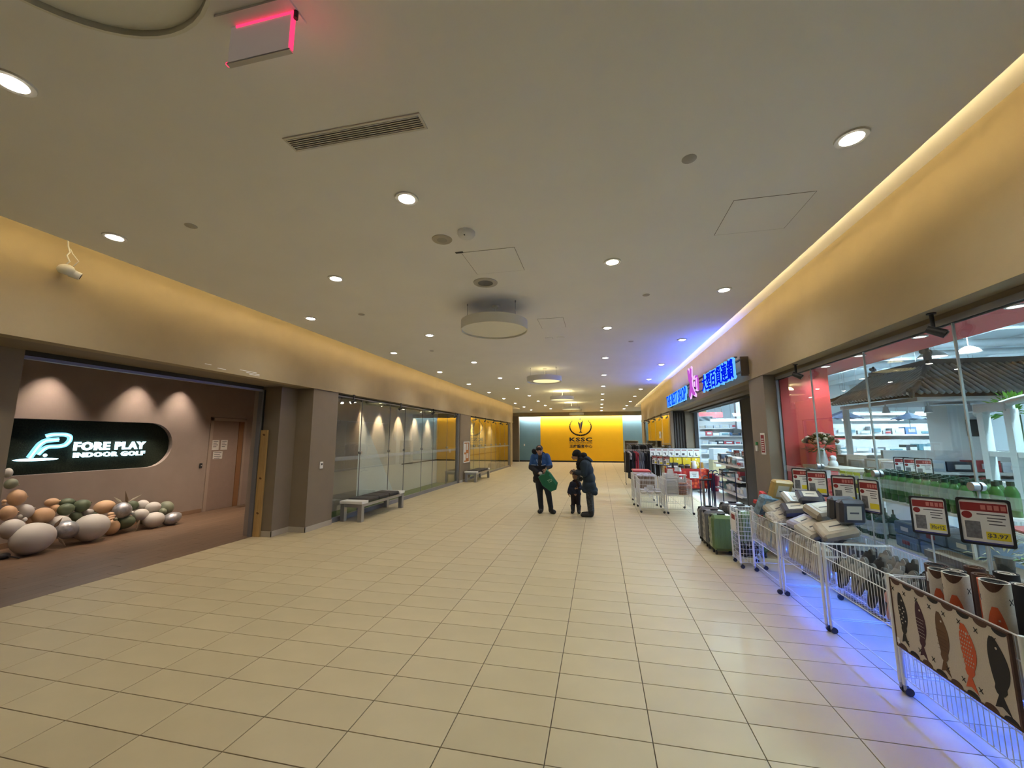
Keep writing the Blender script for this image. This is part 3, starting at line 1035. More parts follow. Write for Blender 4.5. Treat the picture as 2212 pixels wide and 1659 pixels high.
t = thing('wall_switch', 'pale double switch plate on the lobby side wall', 'switch', (-9.4, 9.69, 1.4))
MB().obox((-9.4, 9.695, 1.55), (.09, .012, .28), bev=.004).build('plate', M_PAPER, t)
for k in range(2):
    MB().box(-9.42, 9.686, 1.46 + k * .12, -9.38, 9.69, 1.53 + k * .12).build('rocker', M_DFR, t)

# balloon garland on the lobby floor
BM = {'w': mat('balloon_white', (.62, .59, .54), .5, spec=.4), 'p': mat('balloon_peach', (.62, .40, .23), .5, spec=.4), 's': mat('balloon_silver', (.42, .42, .43), .28, .55, var=.2, scale=18, bump=.5, bscale=14),
      'g': mat('balloon_sage', (.24, .26, .18), .5, spec=.4), 'd': mat('balloon_green', (.115, .145, .085), .5, spec=.4)}
BL = [(-8.75, 4.796, 0.24, 0.255, 0.237, -8, 'w'), (-8.8, 5.573, 0.245, 0.243, 0.226, -15, 'w'), (-8.85, 5.257, 0.261, 0.178, 0.148, 20, 's'), (-8.9, 4.619, 0.408, 0.135, 0.153, -10, 'w'), (-9.05, 5.272, 0.359, 0.141, 0.123, 10, 'w'), (-9.1, 5.068, 0.518, 0.133, 0.133, 0, 'p'), (-9.0, 4.595, 0.646, 0.094, 0.114, 0, 'p'), (-9.2, 4.769, 0.849, 0.105, 0.129, 0, 'p'), (-9.15, 4.871, 0.624, 0.092, 0.115, -20, 'w'), (-9.25, 4.701, 1.072, 0.075, 0.084, 15, 'g'), (-9.3, 4.673, 1.245, 0.05, 0.078, 0, 'w'), (-9.3, 5.263, 0.699, 0.092, 0.07, -5, 'p'), (-9.25, 5.286, 0.592, 0.071, 0.069, 0, 'p'), (-9.3, 5.469, 0.661, 0.103, 0.079, -5, 'd'), (-9.15, 5.383, 0.565, 0.112, 0.101, -10, 'd'), (-9.2, 5.631, 0.588, 0.12, 0.109, -15, 'd'), (-9.2, 5.562, 0.41, 0.087, 0.086, 0, 'd'), (-9.25, 5.763, 0.445, 0.092, 0.059, 0, 'w'), (-9.2, 5.981, 0.509, 0.157, 0.122, -10, 'p'), (-9.0, 6.145, 0.419, 0.148, 0.151, 25, 's'), (-9.2, 6.448, 0.458, 0.103, 0.097, 0, 'd'), (-9.2, 6.64, 0.436, 0.107, 0.107, 0, 'w'), (-9.05, 6.735, 0.384, 0.134, 0.108, -5, 'w'), (-9.2, 7.112, 0.3, 0.136, 0.148, 10, 'g'), (-9.0, 6.485, 0.288, 0.126, 0.112, -8, 'w'), (-8.9, 6.668, 0.155, 0.183, 0.15, -10, 'w'), (-8.85, 6.987, 0.125, 0.175, 0.122, -18, 's'), (-9.0, 6.001, 0.145, 0.124, 0.142, 0, 'p'), (-9.0, 6.227, 0.194, 0.152, 0.124, 0, 'd'), (-9.1, 6.974, 0.248, 0.074, 0.077, 0, 'g'), (-9.2, 4.975, 0.464, 0.059, 0.066, 0, 'p'), (-9.0, 4.797, 0.513, 0.027, 0.032, 0, 'w'), (-8.9, 5.899, 0.405, 0.052, 0.033, -10, 'p'), (-8.88, 5.898, 0.361, 0.065, 0.03, -10, 'p'), (-8.86, 5.876, 0.328, 0.064, 0.027, -10, 'p'), (-8.88, 5.971, 0.299, 0.033, 0.03, 0, 'g'), (-9.1, 4.579, 0.822, 0.027, 0.028, 0, 'p'), (-9.1, 4.582, 0.777, 0.025, 0.022, 0, 'p'), (-9.0, 6.324, 0.346, 0.036, 0.032, 0, 'w'), (-9.1, 4.786, 0.556, 0.028, 0.033, 0, 'w'), (-9.2, 5.839, 0.389, 0.05, 0.052, 0, 'd'), (-9.15, 5.225, 0.309, 0.095, 0.109, 0, 'g'),
      (-9.25, 4.45, .35, .16, .2, 0, 'w'), (-9.3, 4.5, .95, .1, .12, 0, 'd'), (-9.3, 6.35, .16, .15, .15, 0, 'd'), (-9.35, 6.8, .18, .13, .16, 0, 'g'), (-9.3, 5.7, .2, .18, .19, 0, 'g')]
bg = thing('balloon_garland', 'garland of white, peach, green and silver balloons along the lobby wall', 'balloon garland', (-9.0, 5.7, 0))
for x, y, z, ry, rz, t_, c in BL:
    rx = (ry + rz) / 2
    mb = MB()
    # egg: long axis along Y, narrower towards the knot
    z = max(z, rz + .002)
    M = Euler((math.radians(-t_), 0, 0)).to_matrix()
    q = MB()
    q.ell((0, 0, 0), (1, 1, 1), (0, 0, 0), 20 if ry > .05 else 12, 13 if ry > .05 else 8)
    vs = []
    for v in q.v:
        k = 1 - .10 * v.y
        vs.append(M @ Vector((v.x * rx * k, v.y * ry, v.z * rz * k)) + Vector((x, y, z)))
    mb.add(vs, q.f)
    b = mb.build('balloon', BM[c], bg, smooth=True)
    if ry > .07:
        kn = M @ Vector((0, ry * .99, 0)) + Vector((x, y, z))
        MB().cyl(kn, kn + M @ Vector((0, .02, 0)), .005, .012, 8).build('knot', BM[c], b)


def spear(p0, p1, w, m, parent):
    p0, p1 = Vector(p0), Vector(p1)
    d = p1 - p0
    s = Vector((1, 0, 0)).cross(d).normalized()
    mid = p0 + d * .65
    mb = MB()
    n = Vector((w * .35, 0, 0))
    mb.add([p0, mid + s * w, p1, mid - s * w, mid + n], [(0, 1, 4), (1, 2, 4), (2, 3, 4), (3, 0, 4), (0, 3, 2, 1)])
    return mb.build('palm_spear', m, parent)


M_SPW = mat('dried_palm_white', (.66, .62, .50), .7)
M_SPB = mat('dried_palm_brown', (.17, .115, .07), .8)
spear((-9.05, 6.19, .79), (-9.05, 6.26, .50), .03, M_SPB, bg)
spear((-9.1, 6.04, .69), (-9.1, 6.21, .54), .022, M_SPW, bg)
spear((-9.1, 6.53, .67), (-9.1, 6.29, .55), .022, M_SPW, bg)
spear((-8.72, 5.10, .50), (-8.72, 5.00, .34), .03, M_SPB, bg)
spear((-8.70, 5.19, .01), (-8.75, 5.09, .19), .025, M_SPB, bg)
spear((-8.80, 6.28, .01), (-8.85, 6.37, .22), .03, M_SPB, bg)
t = thing('light_stand', 'black foot of a stand on the lobby floor by the balloons', 'stand', (-8.8, 4.52, 0))
MB().ell((-8.8, 4.52, .045), (.06, .07, .045), (0, 0, 0), 12, 8).build('hub', M_BLACK, t, smooth=True)
for a in (0.3, 2.4, 4.5):
    MB().cyl((-8.8, 4.52, .05), (-8.8 + .22 * math.cos(a), 4.52 + .22 * math.sin(a), .012), .012, .01, 8).build('leg', M_BLACK, t)

# timber board leaning on the pillar beside the opening
lb = thing('timber_board', 'raw pine board standing upright against the pillar by the lobby', 'board', (-6.22, 6.46, 0))
M_PINE = mat('raw_pine', (.46, .29, .11), .65, var=.14, scale=5, stretch=(6, 6, .5))
MB().box(-6.295, 6.452, .002, -6.15, 6.486, 1.95).build('plank', M_PINE, lb)
for z in (.42, 1.05, 1.86):
    MB().ell((-6.22, 6.452, z), (.03, .003, .018), (0, .3, 0), 12, 6).build('knot_mark', mat('pine_knot', (.13, .06, .02), .7), lb)
for y, z, w in ((5.18, 2.868, .32), (5.30, 2.845, .26), (5.36, 2.825, .20), (4.6, 2.86, .10), (4.8, 2.83, .14)):
    MB().box(-5.546, y, z, -5.543, y + w, z + .008).build('pale_streak', M_WHITE, wl)  # thin pale streaks along the lip

# ================================================================== LEFT STOREFRONT ITEMS
t = thing('thermostat', 'white wall controller on the pillar beside the near bench', 'thermostat', (-5.56, 7.27, 1.18))
MB().obox((-5.562, 7.27, 1.25), (.02, .09, .14), bev=.006).build('body', M_WHITE, t)
MB().box(-5.553, 7.25, 1.25, -5.549, 7.29, 1.29).build('display', M_BLACK, t)

M_SEAT = mat('bench_cushion', (.035, .03, .028), .7, var=.1, scale=30)
M_SLAB = mat('bench_white_top', (.74, .73, .70), .4)


def bench(x0, x1, y0, y1, lab):
    t = thing('bench', lab, 'bench', ((x0 + x1) / 2, (y0 + y1) / 2, 0))
    for y in (y0 + .02, y1 - .12):
        for x in (x0, x1 - .10):
            MB().obox((x + .05, y + .05, .185), (.10, .10, .37), bev=.004).build('leg', M_STEEL, t)
        MB().box(x0 + .1, y + .01, .30, x1 - .1, y + .09, .37).build('end_rail', M_STEEL, t)
    for x in (x0 + .01, x1 - .05):
        MB().box(x, y0 + .12, .31, x + .04, y1 - .12, .37).build('side_rail', M_STEEL, t)
    for y in (y0, y1 - .25):
        MB().obox(((x0 + x1) / 2, y + .125, .405), (x1 - x0 + .03, .25, .06), bev=.006).build('end_top', M_SLAB, t)
    n = 3
    L = (y1 - y0 - .5) / n
    for k in range(n):
        MB().obox(((x0 + x1) / 2, y0 + .25 + (k + .5) * L, .42), (x1 - x0 - .02, L - .008, .075), bev=.02).build('cushion', M_SEAT, t)


bench(-5.58, -5.06, 7.98, 9.93, 'low steel bench with black cushions beside the thermostat pillar')
bench(-5.48, -4.98, 16.0, 18.1, 'low steel bench with black cushions below the framed notice case')
t = thing('notice_case', 'white framed notice case with orange board and papers on the pier', 'notice board', (-5.55, 16.4, .77))
MB().box(-5.57, 16.06, .80, -5.555, 16.74, 1.62).build('board', mat('orange_board', (.42, .15, .03), .8), t)
for q in ((16.02, .77, 16.78, .81), (16.02, 1.61, 16.78, 1.65), (16.02, .81, 16.07, 1.61), (16.73, .81, 16.78, 1.61)):
    MB().box(-5.57, q[0], q[1], -5.53, q[2], q[3]).build('frame', M_WHITE, t)
for y, z, w, h in ((16.1, 1.2, .25, .36), (16.42, 1.3, .2, .27), (16.42, .95, .22, .2), (16.12, .86, .2, .26)):
    MB().box(-5.555, y, z, -5.552, y + w, z + h).build('paper', M_PAPER, t)
t = thing('practice_ramp', 'dark curved ramp lying on the turf in the far bench window', 'ramp', (-6.2, 23.6, .02))
rp = MB()
pts = [(22.7, .05), (23.0, .33), (23.3, .36), (23.8, .26), (24.4, .20), (24.9, .12), (24.9, .03), (22.7, .02)]
rp.prism(pts, (-6.4, 0, 0), (0, 1, 0), (0, 0, 1), .5)
rp.build('ramp_body', mat('ramp_dark', (.06, .045, .03), .7), t)
for k, (y, z, lab, m) in enumerate([(11.9, 1.72, 'white notice on the display wall behind the near bench glass', -6.49)]):
    o = MB().box(m, y, z, m + .004, y + .2, z + .28).build('notice', M_PAPER)
    tag(o, lab, 'notice')
t = thing('wall_switch', 'white switch on the display end wall above the far bench glass corner', 'switch', (-5.95, 15.49, 1.2))
MB().obox((-5.95, 15.494, 1.28), (.08, .012, .13), bev=.003).build('plate', M_WHITE, t)

# ================================================================== SPORTS CENTRE SIGN ON THE BACK WALL
ws = thing('wall_sign', 'dark trophy and laurel emblem with KSSC lettering on the yellow wall', 'sign', (-1.385, 30.87, 1.05))
YS = 30.872
UX, UZ = (1, 0, 0), (0, 0, 1)
lettering(MB(), 'KSSC', (-2.23, YS + .006, 1.54), UX, UZ, 1.69, .30, .006, bold=.04, space=1.15).build('lettering', M_NAVY, ws)
lettering(MB(), 'KING SQUARE SPORTS CENTRE', (-2.23, YS + .006, 1.365), UX, UZ, 1.69, .115, .006, bold=.01).build('lettering', M_NAVY, ws)
lettering(MB(), '王府體育中心', (-2.23, YS + .006, 1.05), UX, UZ, 1.70, .27, .006, bold=.025, space=1.05).build('lettering', M_NAVY, ws)
MB().cyl((-1.40, YS, 3.23), (-1.40, YS + .006, 3.23), .065, n=20).build('trophy_ball', M_NAVY, ws)
for poly in ([(-1.58, 3.20), (-1.545, 3.05), (-1.43, 2.93), (-1.405, 2.85), (-1.40, 2.32), (-1.47, 2.6), (-1.55, 2.9)],
             [(-1.385, 2.94), (-1.27, 3.05), (-1.225, 3.26), (-1.205, 3.0), (-1.25, 2.75), (-1.35, 2.32), (-1.39, 2.32)]):
    MB().prism(poly, (0, YS + .006, 0), UX, UZ, .006).build('trophy_half', M_NAVY, ws)
MB().prism([(-1.42, 2.34), (-1.33, 2.34), (-1.34, 2.27), (-1.25, 2.24), (-1.26, 2.2), (-1.49, 2.2), (-1.5, 2.24), (-1.41, 2.27)], (0, YS + .006, 0), UX, UZ, .006).build('trophy_foot', M_NAVY, ws)
for s in (-1, 1):
    for k in range(11):
        a = math.radians(-84 + k * 12.2)
        cx, cz = -1.385 + s * .80 * math.cos(a), 2.66 + .66 * math.sin(a)
        L = .25 - .009 * k
        w = .12 - .005 * k
        for side in (-1, 1):
            an = a + math.radians(90) + side * .42
            dx, dz = s * math.cos(an) * .9, math.sin(an)
            nx, nz = -dz, dx
            MB().prism([(cx - dx * L * .45, cz - dz * L * .45), (cx + nx * w * .5 * (1), cz + nz * w * .5), (cx + dx * L * .6, cz + dz * L * .6), (cx - nx * w * .5, cz - nz * w * .5)][::1], (0, YS + .006, 0), UX, UZ, .005).build('laurel_leaf', M_NAVY, ws)
t = thing('wall_switch', 'small white plate on the blue wall panel beside the man', 'switch', (-5.72, 30.87, 1.2))
MB().obox((-5.72, 30.878, 1.27), (.10, .014, .16), bev=.004).build('plate', M_WHITE, t)

# ================================================================== SHOP SIGN ON THE RIGHT FASCIA
M_SB = emat('sign_blue', (0.0, 0.012, 0.80), 1.0)
M_SH = emat('sign_halo', (0.13, 0.45, 1.0), 1.25)
M_SC = emat('sign_cyan', (0.0, 0.07, 0.95), 1.0)
M_SP = emat('sign_pink', (0.55, 0.09, 0.62), 1.0)
M_SPE = emat('sign_pink_edge', (0.80, 0.50, 1.0), 1.2)
ss = thing('shop_sign', 'glowing blue and pink channel letter sign on the fascia over the shop entrance', 'sign', (2.45, 11.3, 2.83))
UY = (0, -1, 0)
XS = 2.42


def sign_text(body, y0, z0, w, h, face, edge, b1, b2, pad, space=1.0):
    lettering(MB(), body, (XS, y0 + pad, z0 - pad), UY, UZ, w + 2 * pad, h + 2 * pad, .04, bold=b2, space=space).build('letter_halo', edge, ss)
    lettering(MB(), body, (XS - .042, y0, z0), UY, UZ, w, h, .012, bold=b1, space=space).build('letter_face', face, ss)


sign_text('THE BEST SHOP', 14.95, 2.86, 3.22, .37, M_SC, M_SH, .0, .055, .02, 1.12)
sign_text('大型百貨連鎖', 9.92, 2.85, 2.22, .37, M_SB, M_SH, .012, .07, .03, 1.08)
# pink emblem: a leaping figure with raised arms, then small strokes
fig = [(0, .74), (.08, .70), (.12, .55), (.22, .58), (.30, .74), (.38, .70), (.34, .52), (.40, .44), (.34, .40), (.36, .26), (.50, .12), (.62, .06), (.60, 0), (.42, .04), (.26, .16), (.14, .02), (.04, 0), (.06, .08), (.16, .24), (.18, .38), (.06, .44)]
for off, m, gx in ((0, M_SPE, 1.14), (.03, M_SP, 1.0)):
    MB().prism([(u * 1.0 * gx - (gx - 1) * .3, v_ * gx - (gx - 1) * .35) for u, v_ in fig][::-1], (XS - .005 - off, 11.32, 2.86), UY, UZ, .025).build('emblem_figure', m, ss)
for k, (u, v_, w, h) in enumerate([(.52, .40, .09, .10), (.66, .42, .20, .05), (.52, .22, .07, .13), (.66, .18, .05, .20), (.76, .08, .06, .36), (.86, .10, .05, .30), (.64, .10, .24, .05)]):
    MB().box(XS - .03, 11.32 - u - w, 2.86 + v_, XS, 11.32 - u, 2.86 + v_ + h).build('emblem_stroke', M_SP if k % 2 else M_SPE, ss)
M_FRM = mat('sign_frame', (.05, .04, .035), .6)
for z in (2.92, 3.14):
    MB().box(2.44, 7.5, z, 2.47, 15.0, z + .025).build('frame_rail', M_FRM, ss)
for y in (7.52, 9.9, 11.4, 12.8, 14.9):
    MB().box(2.44, y, 2.86, 2.57, y + .02, 3.2).build('bracket', M_FRM, ss)
la = bpy.data.lights.new('added_sign_light', 'AREA')  # blue light added to strengthen the letters' glow on the ceiling
la.shape = 'RECTANGLE'; la.size = .06; la.size_y = 7.0; la.energy = 105; la.color = (.07, .16, 1.0)
lo = bpy.data.objects.new('added_sign_light', la); COL.objects.link(lo); lo.parent = ss
lo.location = Vector((2.46, 11.3, 3.27)) - worldloc(ss); lo.rotation_euler = (math.pi, math.radians(-45), 0)
MB().box(2.435, 7.8, 3.235, 2.485, 14.8, 3.255).build('added_light_tray', M_FRM, ss)  # tray added beneath the extra blue light
t = thing('wall_poster', 'small red printed poster on the pillar by the suitcases', 'poster', (2.56, 7.17, 1.53))
MB().box(2.562, 7.09, 1.53, 2.569, 7.26, 1.87).build('sheet', M_PAPER, t)
MB().box(2.560, 7.11, 1.56, 2.5625, 7.24, 1.84).build('red_field', M_REDINK, t)
ink = MB()
for q in range(6):
    ink.box(2.5585, 7.13, 1.59 + q * .035, 2.5605, 7.22, 1.605 + q * .035)
ink.build('print', M_PAPER, t)['kind'] = 'stuff'
t = thing('wall_sanitizer', 'small green and white dispenser on the pillar edge beside the poster', 'dispenser', (2.555, 7.42, 1.55))
MB().obox((2.555, 7.42, 1.62), (.03, .05, .09), bev=.005).build('body', M_WHITE, t)
MB().obox((2.555, 7.42, 1.70), (.028, .045, .05), bev=.005).build('cap', mat('green_plastic', (.05, .25, .08), .5), t)

# ================================================================== WIRE BASKETS AND GOODS BY THE WINDOW
M_RUB = mat('caster_rubber', (.025, .025, .028), .6)


def caster(x, y, z, parent, a=0.0):
    c = MB().cyl((x, y, z + .035), (x, y, z + .075), .010, n=8).build('caster_stem', M_STEEL, parent)
    dx, dy = math.cos(a) * .02, math.sin(a) * .02
    MB().cyl((x + dx - math.sin(a) * .011, y + dy + math.cos(a) * .011, z + .027), (x + dx + math.sin(a) * .011, y + dy - math.cos(a) * .011, z + .027), .027, n=16).build('wheel', M_RUB, c, smooth=True, angle=40)


def wire_bin(x0, y0, x1, y1, label, ztop=.80, zbot=.42, low=None, pitch=.036):
    """folding dump basket: posts, rims, wire walls, casters"""
    t = thing('wire_basket', label, 'basket', ((x0 + x1) / 2, (y0 + y1) / 2, 0))
    for x in (x0, x1):
        for y in (y0, y1):
            MB().cyl((x, y, .07), (x, y, ztop), .014, n=10).build('post', M_WHITEM, t, smooth=True, angle=40)
            caster(x, y, 0, t, random.choice((0, math.pi)))
    r = .0045
    for nm, a, b in (('front', (x0, y0), (x0, y1)), ('rear', (x1, y0), (x1, y1)), ('side', (x0, y0), (x1, y0)), ('side', (x0, y1), (x1, y1))):
        w = MB()
        for z in (ztop - .008, ztop - .13, zbot):
            w.cyl((a[0], a[1], z), (b[0], b[1], z), r, n=5)
        L = math.hypot(b[0] - a[0], b[1] - a[1])
        n = int(L / pitch)
        for k in range(1, n):
            f = k / n
            x, y = a[0] + (b[0] - a[0]) * f, a[1] + (b[1] - a[1]) * f
            w.cyl((x, y, zbot), (x, y, ztop - .008), .0022, n=4, cap=False)
        w.cyl((a[0], a[1], .12), (b[0], b[1], .12), r, n=5)
        if low and nm in low:
            w.cyl((a[0], a[1], zbot - .12), (b[0], b[1], zbot - .12), .003, n=4)
            for k in range(1, n):
                f = k / n
                x, y = a[0] + (b[0] - a[0]) * f, a[1] + (b[1] - a[1]) * f
                w.cyl((x, y, .12), (x, y, zbot), .0022, n=4, cap=False)
        o = w.build('wire_wall', M_WHITEM, t)
        o['kind'] = 'stuff'
    w = MB()
    n = int((y1 - y0) / .045)
    for k in range(n + 1):
        y = y0 + (y1 - y0) * k / n
        w.cyl((x0, y, zbot), (x1, y, zbot), .0022, n=4, cap=False)
    w.build('wire_floor', M_WHITEM, t)['kind'] = 'stuff'
    return t


binA = wire_bin(2.05, 2.66, 2.60, 3.58, 'white wire basket holding rolled fish mats, fish mat draped on its front', low=('front', 'side'))
binB = wire_bin(2.05, 3.62, 2.60, 4.50, 'white wire basket full of grey and black slippers')
binC = wire_bin(2.03, 4.54, 2.60, 5.40, 'white wire basket of beige bedding packs between slippers and the farther basket')
binD = wire_bin(2.01, 5.44, 2.58, 6.26, 'white wire basket of bedding packs nearest the suitcases')

# --- fish mat draped on the front of the near basket
M_MATC = mat('mat_cream', (.50, .43, .36), .9, var=.05, scale=120, bump=.3, bscale=500)
M_MATB = mat('mat_brown', (.075, .035, .025), .9, var=.1, scale=80)
M_MATK = mat('mat_black', (.018, .015, .016), .9)
M_MATO = mat('mat_orange', (.50, .085, .03), .9)
M_MATP = mat('mat_plum', (.055, .018, .03), .9)
M_MATW = mat('mat_brown_light', (.12, .06, .03), .9)
fm = thing('fish_mat', 'cream mat with five printed fish hung over the basket front', 'mat', (2.03, 3.12, .34))
MB().box(2.022, 2.69, .34, 2.034, 3.56, .79).build('cloth', M_MATC, fm)
for a, b in (((2.019, 2.69, .335, 2.035, 3.56, .345)), (2.019, 2.69, .785, 2.035, 3.56, .795)), ((2.019, 3.552, .34, 2.035, 3.562, .79), (2.019, 2.688, .34, 2.035, 2.70, .79)):
    for q in (a, b):
        MB().box(*q).build('binding', M_MATB, fm)
UY, UZ = (0, -1, 0), (0, 0, 1)


def fish_outline(h, w, n=14, bend=.12):
    """upright fish, nose up; (u, v) polygon, v 0..h"""
    L, R = [], []
    for i in range(n + 1):
        t = i / n
        v = h * (.22 + .78 * t)
        half = w / 2 * (math.sin(math.pi * min(1, t * .92 + .04)) ** .75) * (1 - .15 * (1 - t)) + (.10 * w if t < .1 else 0)
        off = bend * w * math.sin(t * math.pi * 1.2)
        L.append((off - half, v)); R.append((off + half, v))
    tail = [(-.36 * w, 0), (0.0, .05 * h), (.40 * w, -.02 * h), (.12 * w, .2 * h)]
    return [(-.10 * w, .2 * h)] + tail[:3] + [(.10 * w, .2 * h)] + R + L[::-1]


for k, (y, m, hh, ww, z0) in enumerate([(3.47, M_MATK, .33, .085, .385), (3.31, M_MATP, .34, .085, .375), (3.14, M_MATW, .35, .095, .37), (2.965, M_MATO, .35, .105, .375), (2.785, M_MATK, .36, .12, .375)]):
    fo_ = MB().prism(fish_outline(hh, ww), (2.0215, y, z0), UY, UZ, .0015).build('fish_print', m, fm)
    # eye and scale marks
    MB().cyl((2.020, y - .012, z0 + hh * .86), (2.0185, y - .012, z0 + hh * .86), .006, n=10).build('eye', M_MATC, fo_)
    sm = MB()
    rows = 9 if k in (3,) else (6 if k in (0, 1, 2) else 0)
    for r_ in range(rows):
        for c_ in range(-3, 4):
            u = c_ * ww * .14 + (r_ % 2) * ww * .07
            t = .26 + r_ * .062
            half = ww / 2 * (math.sin(math.pi * min(1, t)) ** .75)
            if abs(u) < half * .8:
                if k == 3:
                    sm.prism([(u - .004, 0), (u, -.006), (u + .004, 0), (u, .006)], (2.0195, y, z0 + hh * (t + .12)), UY, UZ, .001)
                elif k == 0 and (r_ + c_) % 3 == 0:
                    sm.cyl((2.0195, y - u, z0 + hh * (t + .15)), (2.018, y - u, z0 + hh * (t + .15)), .005, n=8)
                elif k in (1, 2):
                    sm.box(2.0185, y - u - .005, z0 + hh * (t + .12), 2.0198, y - u + .005, z0 + hh * (t + .12) + .0015)
    if sm.v:
        s_ = sm.build('scale_print', M_MATC if k != 2 else M_MATB, fo_)
        s_['kind'] = 'stuff'


def halfdisc(y, z, r, up, m, parent):
    pts = [(r * math.cos(a), (r * .62) * math.sin(a) * up) for a in [math.pi * i / 10 for i in range(11)]]
    if up < 0:
        pts = pts[::-1]
    MB().prism(pts, (2.0215, y, z), UY, UZ, .0012).build('scallop', m, parent)


for k in range(8):
    halfdisc(3.50 - k * .108, .785, .042, -1, [M_MATB, M_MATK][k % 2], fm)
    halfdisc(3.50 - k * .108, .345, .042, 1, [M_MATB, M_MATK][k % 2], fm)
for k in range(8):
    for z in (.725, .405):
        y = 3.535 - k * .108 + (.0 if z > .5 else .02)
        if 2.71 < y < 3.54:
            x = MB()
            for a in (.8, 2.3):
                c, s = math.cos(a) * .016, math.sin(a) * .016
                x.cyl((2.021, y - c, z - s), (2.021, y + c, z + s), .0022, n=4)
            x.build('cross_mark', M_MATK, fm)
MB().box(2.019, 3.525, .36, 2.0215, 3.55, .395).build('price_label', M_PAPER, fm)


# --- rolled mats standing in the near basket
def rolled_mat(x, y, r, h, m, label, prints=True, tilt=(0, 0), z0=.43, cap=M_MATK):
    t = thing('rolled_mat', label, 'rolled mat', (x, y, z0))
    T = Matrix.Translation((x, y, z0)) @ Euler((tilt[0], tilt[1], 0)).to_matrix().to_4x4()
    n = 22
    mb = MB()
    mb.lathe([(r, 0), (r, h), (r - .008, h), (r - .008, .02), (0, .02)], (0, 0, 0), n)
    mb.v = [T @ v for v in mb.v]
    mb.build('roll', m, t, smooth=True, angle=40)
    rm = MB()
    pts = []
    for i in range(46):
        a = i * .28
        rr = r - .003 - i * .0006 * (r / .05)
        pts.append(T @ Vector((rr * math.cos(a), rr * math.sin(a), h - .004)))
    rm.tube(pts, .0035, 5)
    rm.build('rolled_edge', cap, t)
    MB().add([T @ Vector(p) for p in [(math.cos(a) * (r - .009), math.sin(a) * (r - .009), h - .012) for a in [2 * math.pi * i / n for i in range(n)]]], [tuple(range(n))]).build('inner_layer', cap, t)

    def patch(poly, m2, nm, dr=.001):
        # wrap a flat print around the cylinder: u is arc length, centred on the -X-Y side
        pm_ = MB()
        a0 = math.radians(222)
        vs = [T @ Vector(((r + dr) * math.cos(a0 + u / r), (r + dr) * math.sin(a0 + u / r), v)) for u, v in poly]
        pm_.add(vs, [tuple(range(len(vs)))])
        return pm_.build(nm, m2, t)
    if prints:
        fo2 = fish_outline(h * .62, r * 1.25, 10, 0.0)
        for side in (-1, 1):
            pass
        # split into strips so that it bends with the roll
        f = MB()
        a0 = math.radians(222)
        hh, ww = h * .66, r * 1.5
        rows = 14
        for i in range(rows):
            q = []
            for t_ in (i / rows, (i + 1) / rows):
                half = ww / 2 * (math.sin(math.pi * (t_ * .86 + .10)) ** .7) if t_ > .12 else ww * (.34 - 1.6 * t_)
                q.append((half, h * .12 + hh * t_))
            for c in range(6):
                u0, u1 = -1 + 2 * c / 6, -1 + 2 * (c + 1) / 6
                vs = [(u0 * q[0][0], q[0][1]), (u1 * q[0][0], q[0][1]), (u1 * q[1][0], q[1][1]), (u0 * q[1][0], q[1][1])]
                f.add([T @ Vector(((r + .0012) * math.cos(a0 + u / r), (r + .0012) * math.sin(a0 + u / r), v)) for u, v in vs], [(0, 1, 2, 3)])
        fo2 = f.build('fish_print', M_MATO, t)
        g = MB()
        for i in range(7):
            for c in range(-3, 4):
                u = c * ww * .15 + (i % 2) * ww * .075
                v = h * .16 + i * hh * .085
                if abs(u) < ww * .40:
                    pts = [(u - .006, v), (u, v - .009), (u + .006, v), (u, v + .009)]
                    for (ua, va), (ub, vb) in zip(pts, pts[1:] + pts[:1]):
                        g.cyl(*[T @ Vector(((r + .0015) * math.cos(a0 + uu / r), (r + .0015) * math.sin(a0 + uu / r), vv)) for uu, vv in ((ua, va), (ub, vb))], .0009, n=3, cap=False)
        g.build('scale_print', M_MATC, fo2)['kind'] = 'stuff'
        patch([(-.004 + ww * .12, h * .655), (.004 + ww * .12, h * .655), (.004 + ww * .12, h * .67), (-.004 + ww * .12, h * .67)], M_MATC, 'eye', .002)
        for u in (-r * 1.15, r * 1.2):
            for s in (-1, 1):
                patch([(u - .014, h * .84 - s * .014), (u - .011, h * .84 - s * .018), (u + .014, h * .84 + s * .014), (u + .011, h * .84 + s * .018)], M_MATK, 'cross_mark', .0018)
        f = MB()
        for c in range(8):
            ua, ub = -r * .8 + c * r * .2, -r * .8 + (c + 1) * r * .2
            da, db = .05 * math.cos(ua / (r * .8) * 1.57), .05 * math.cos(ub / (r * .8) * 1.57)
            f.add([T @ Vector(((r + .0012) * math.cos(a0 + u / r), (r + .0012) * math.sin(a0 + u / r), v)) for u, v in ((ua, h - da), (ub, h - db), (ub, h), (ua, h))], [(0, 1, 2, 3)])
        f.build('dark_scallop', M_MATB, t)
    return t


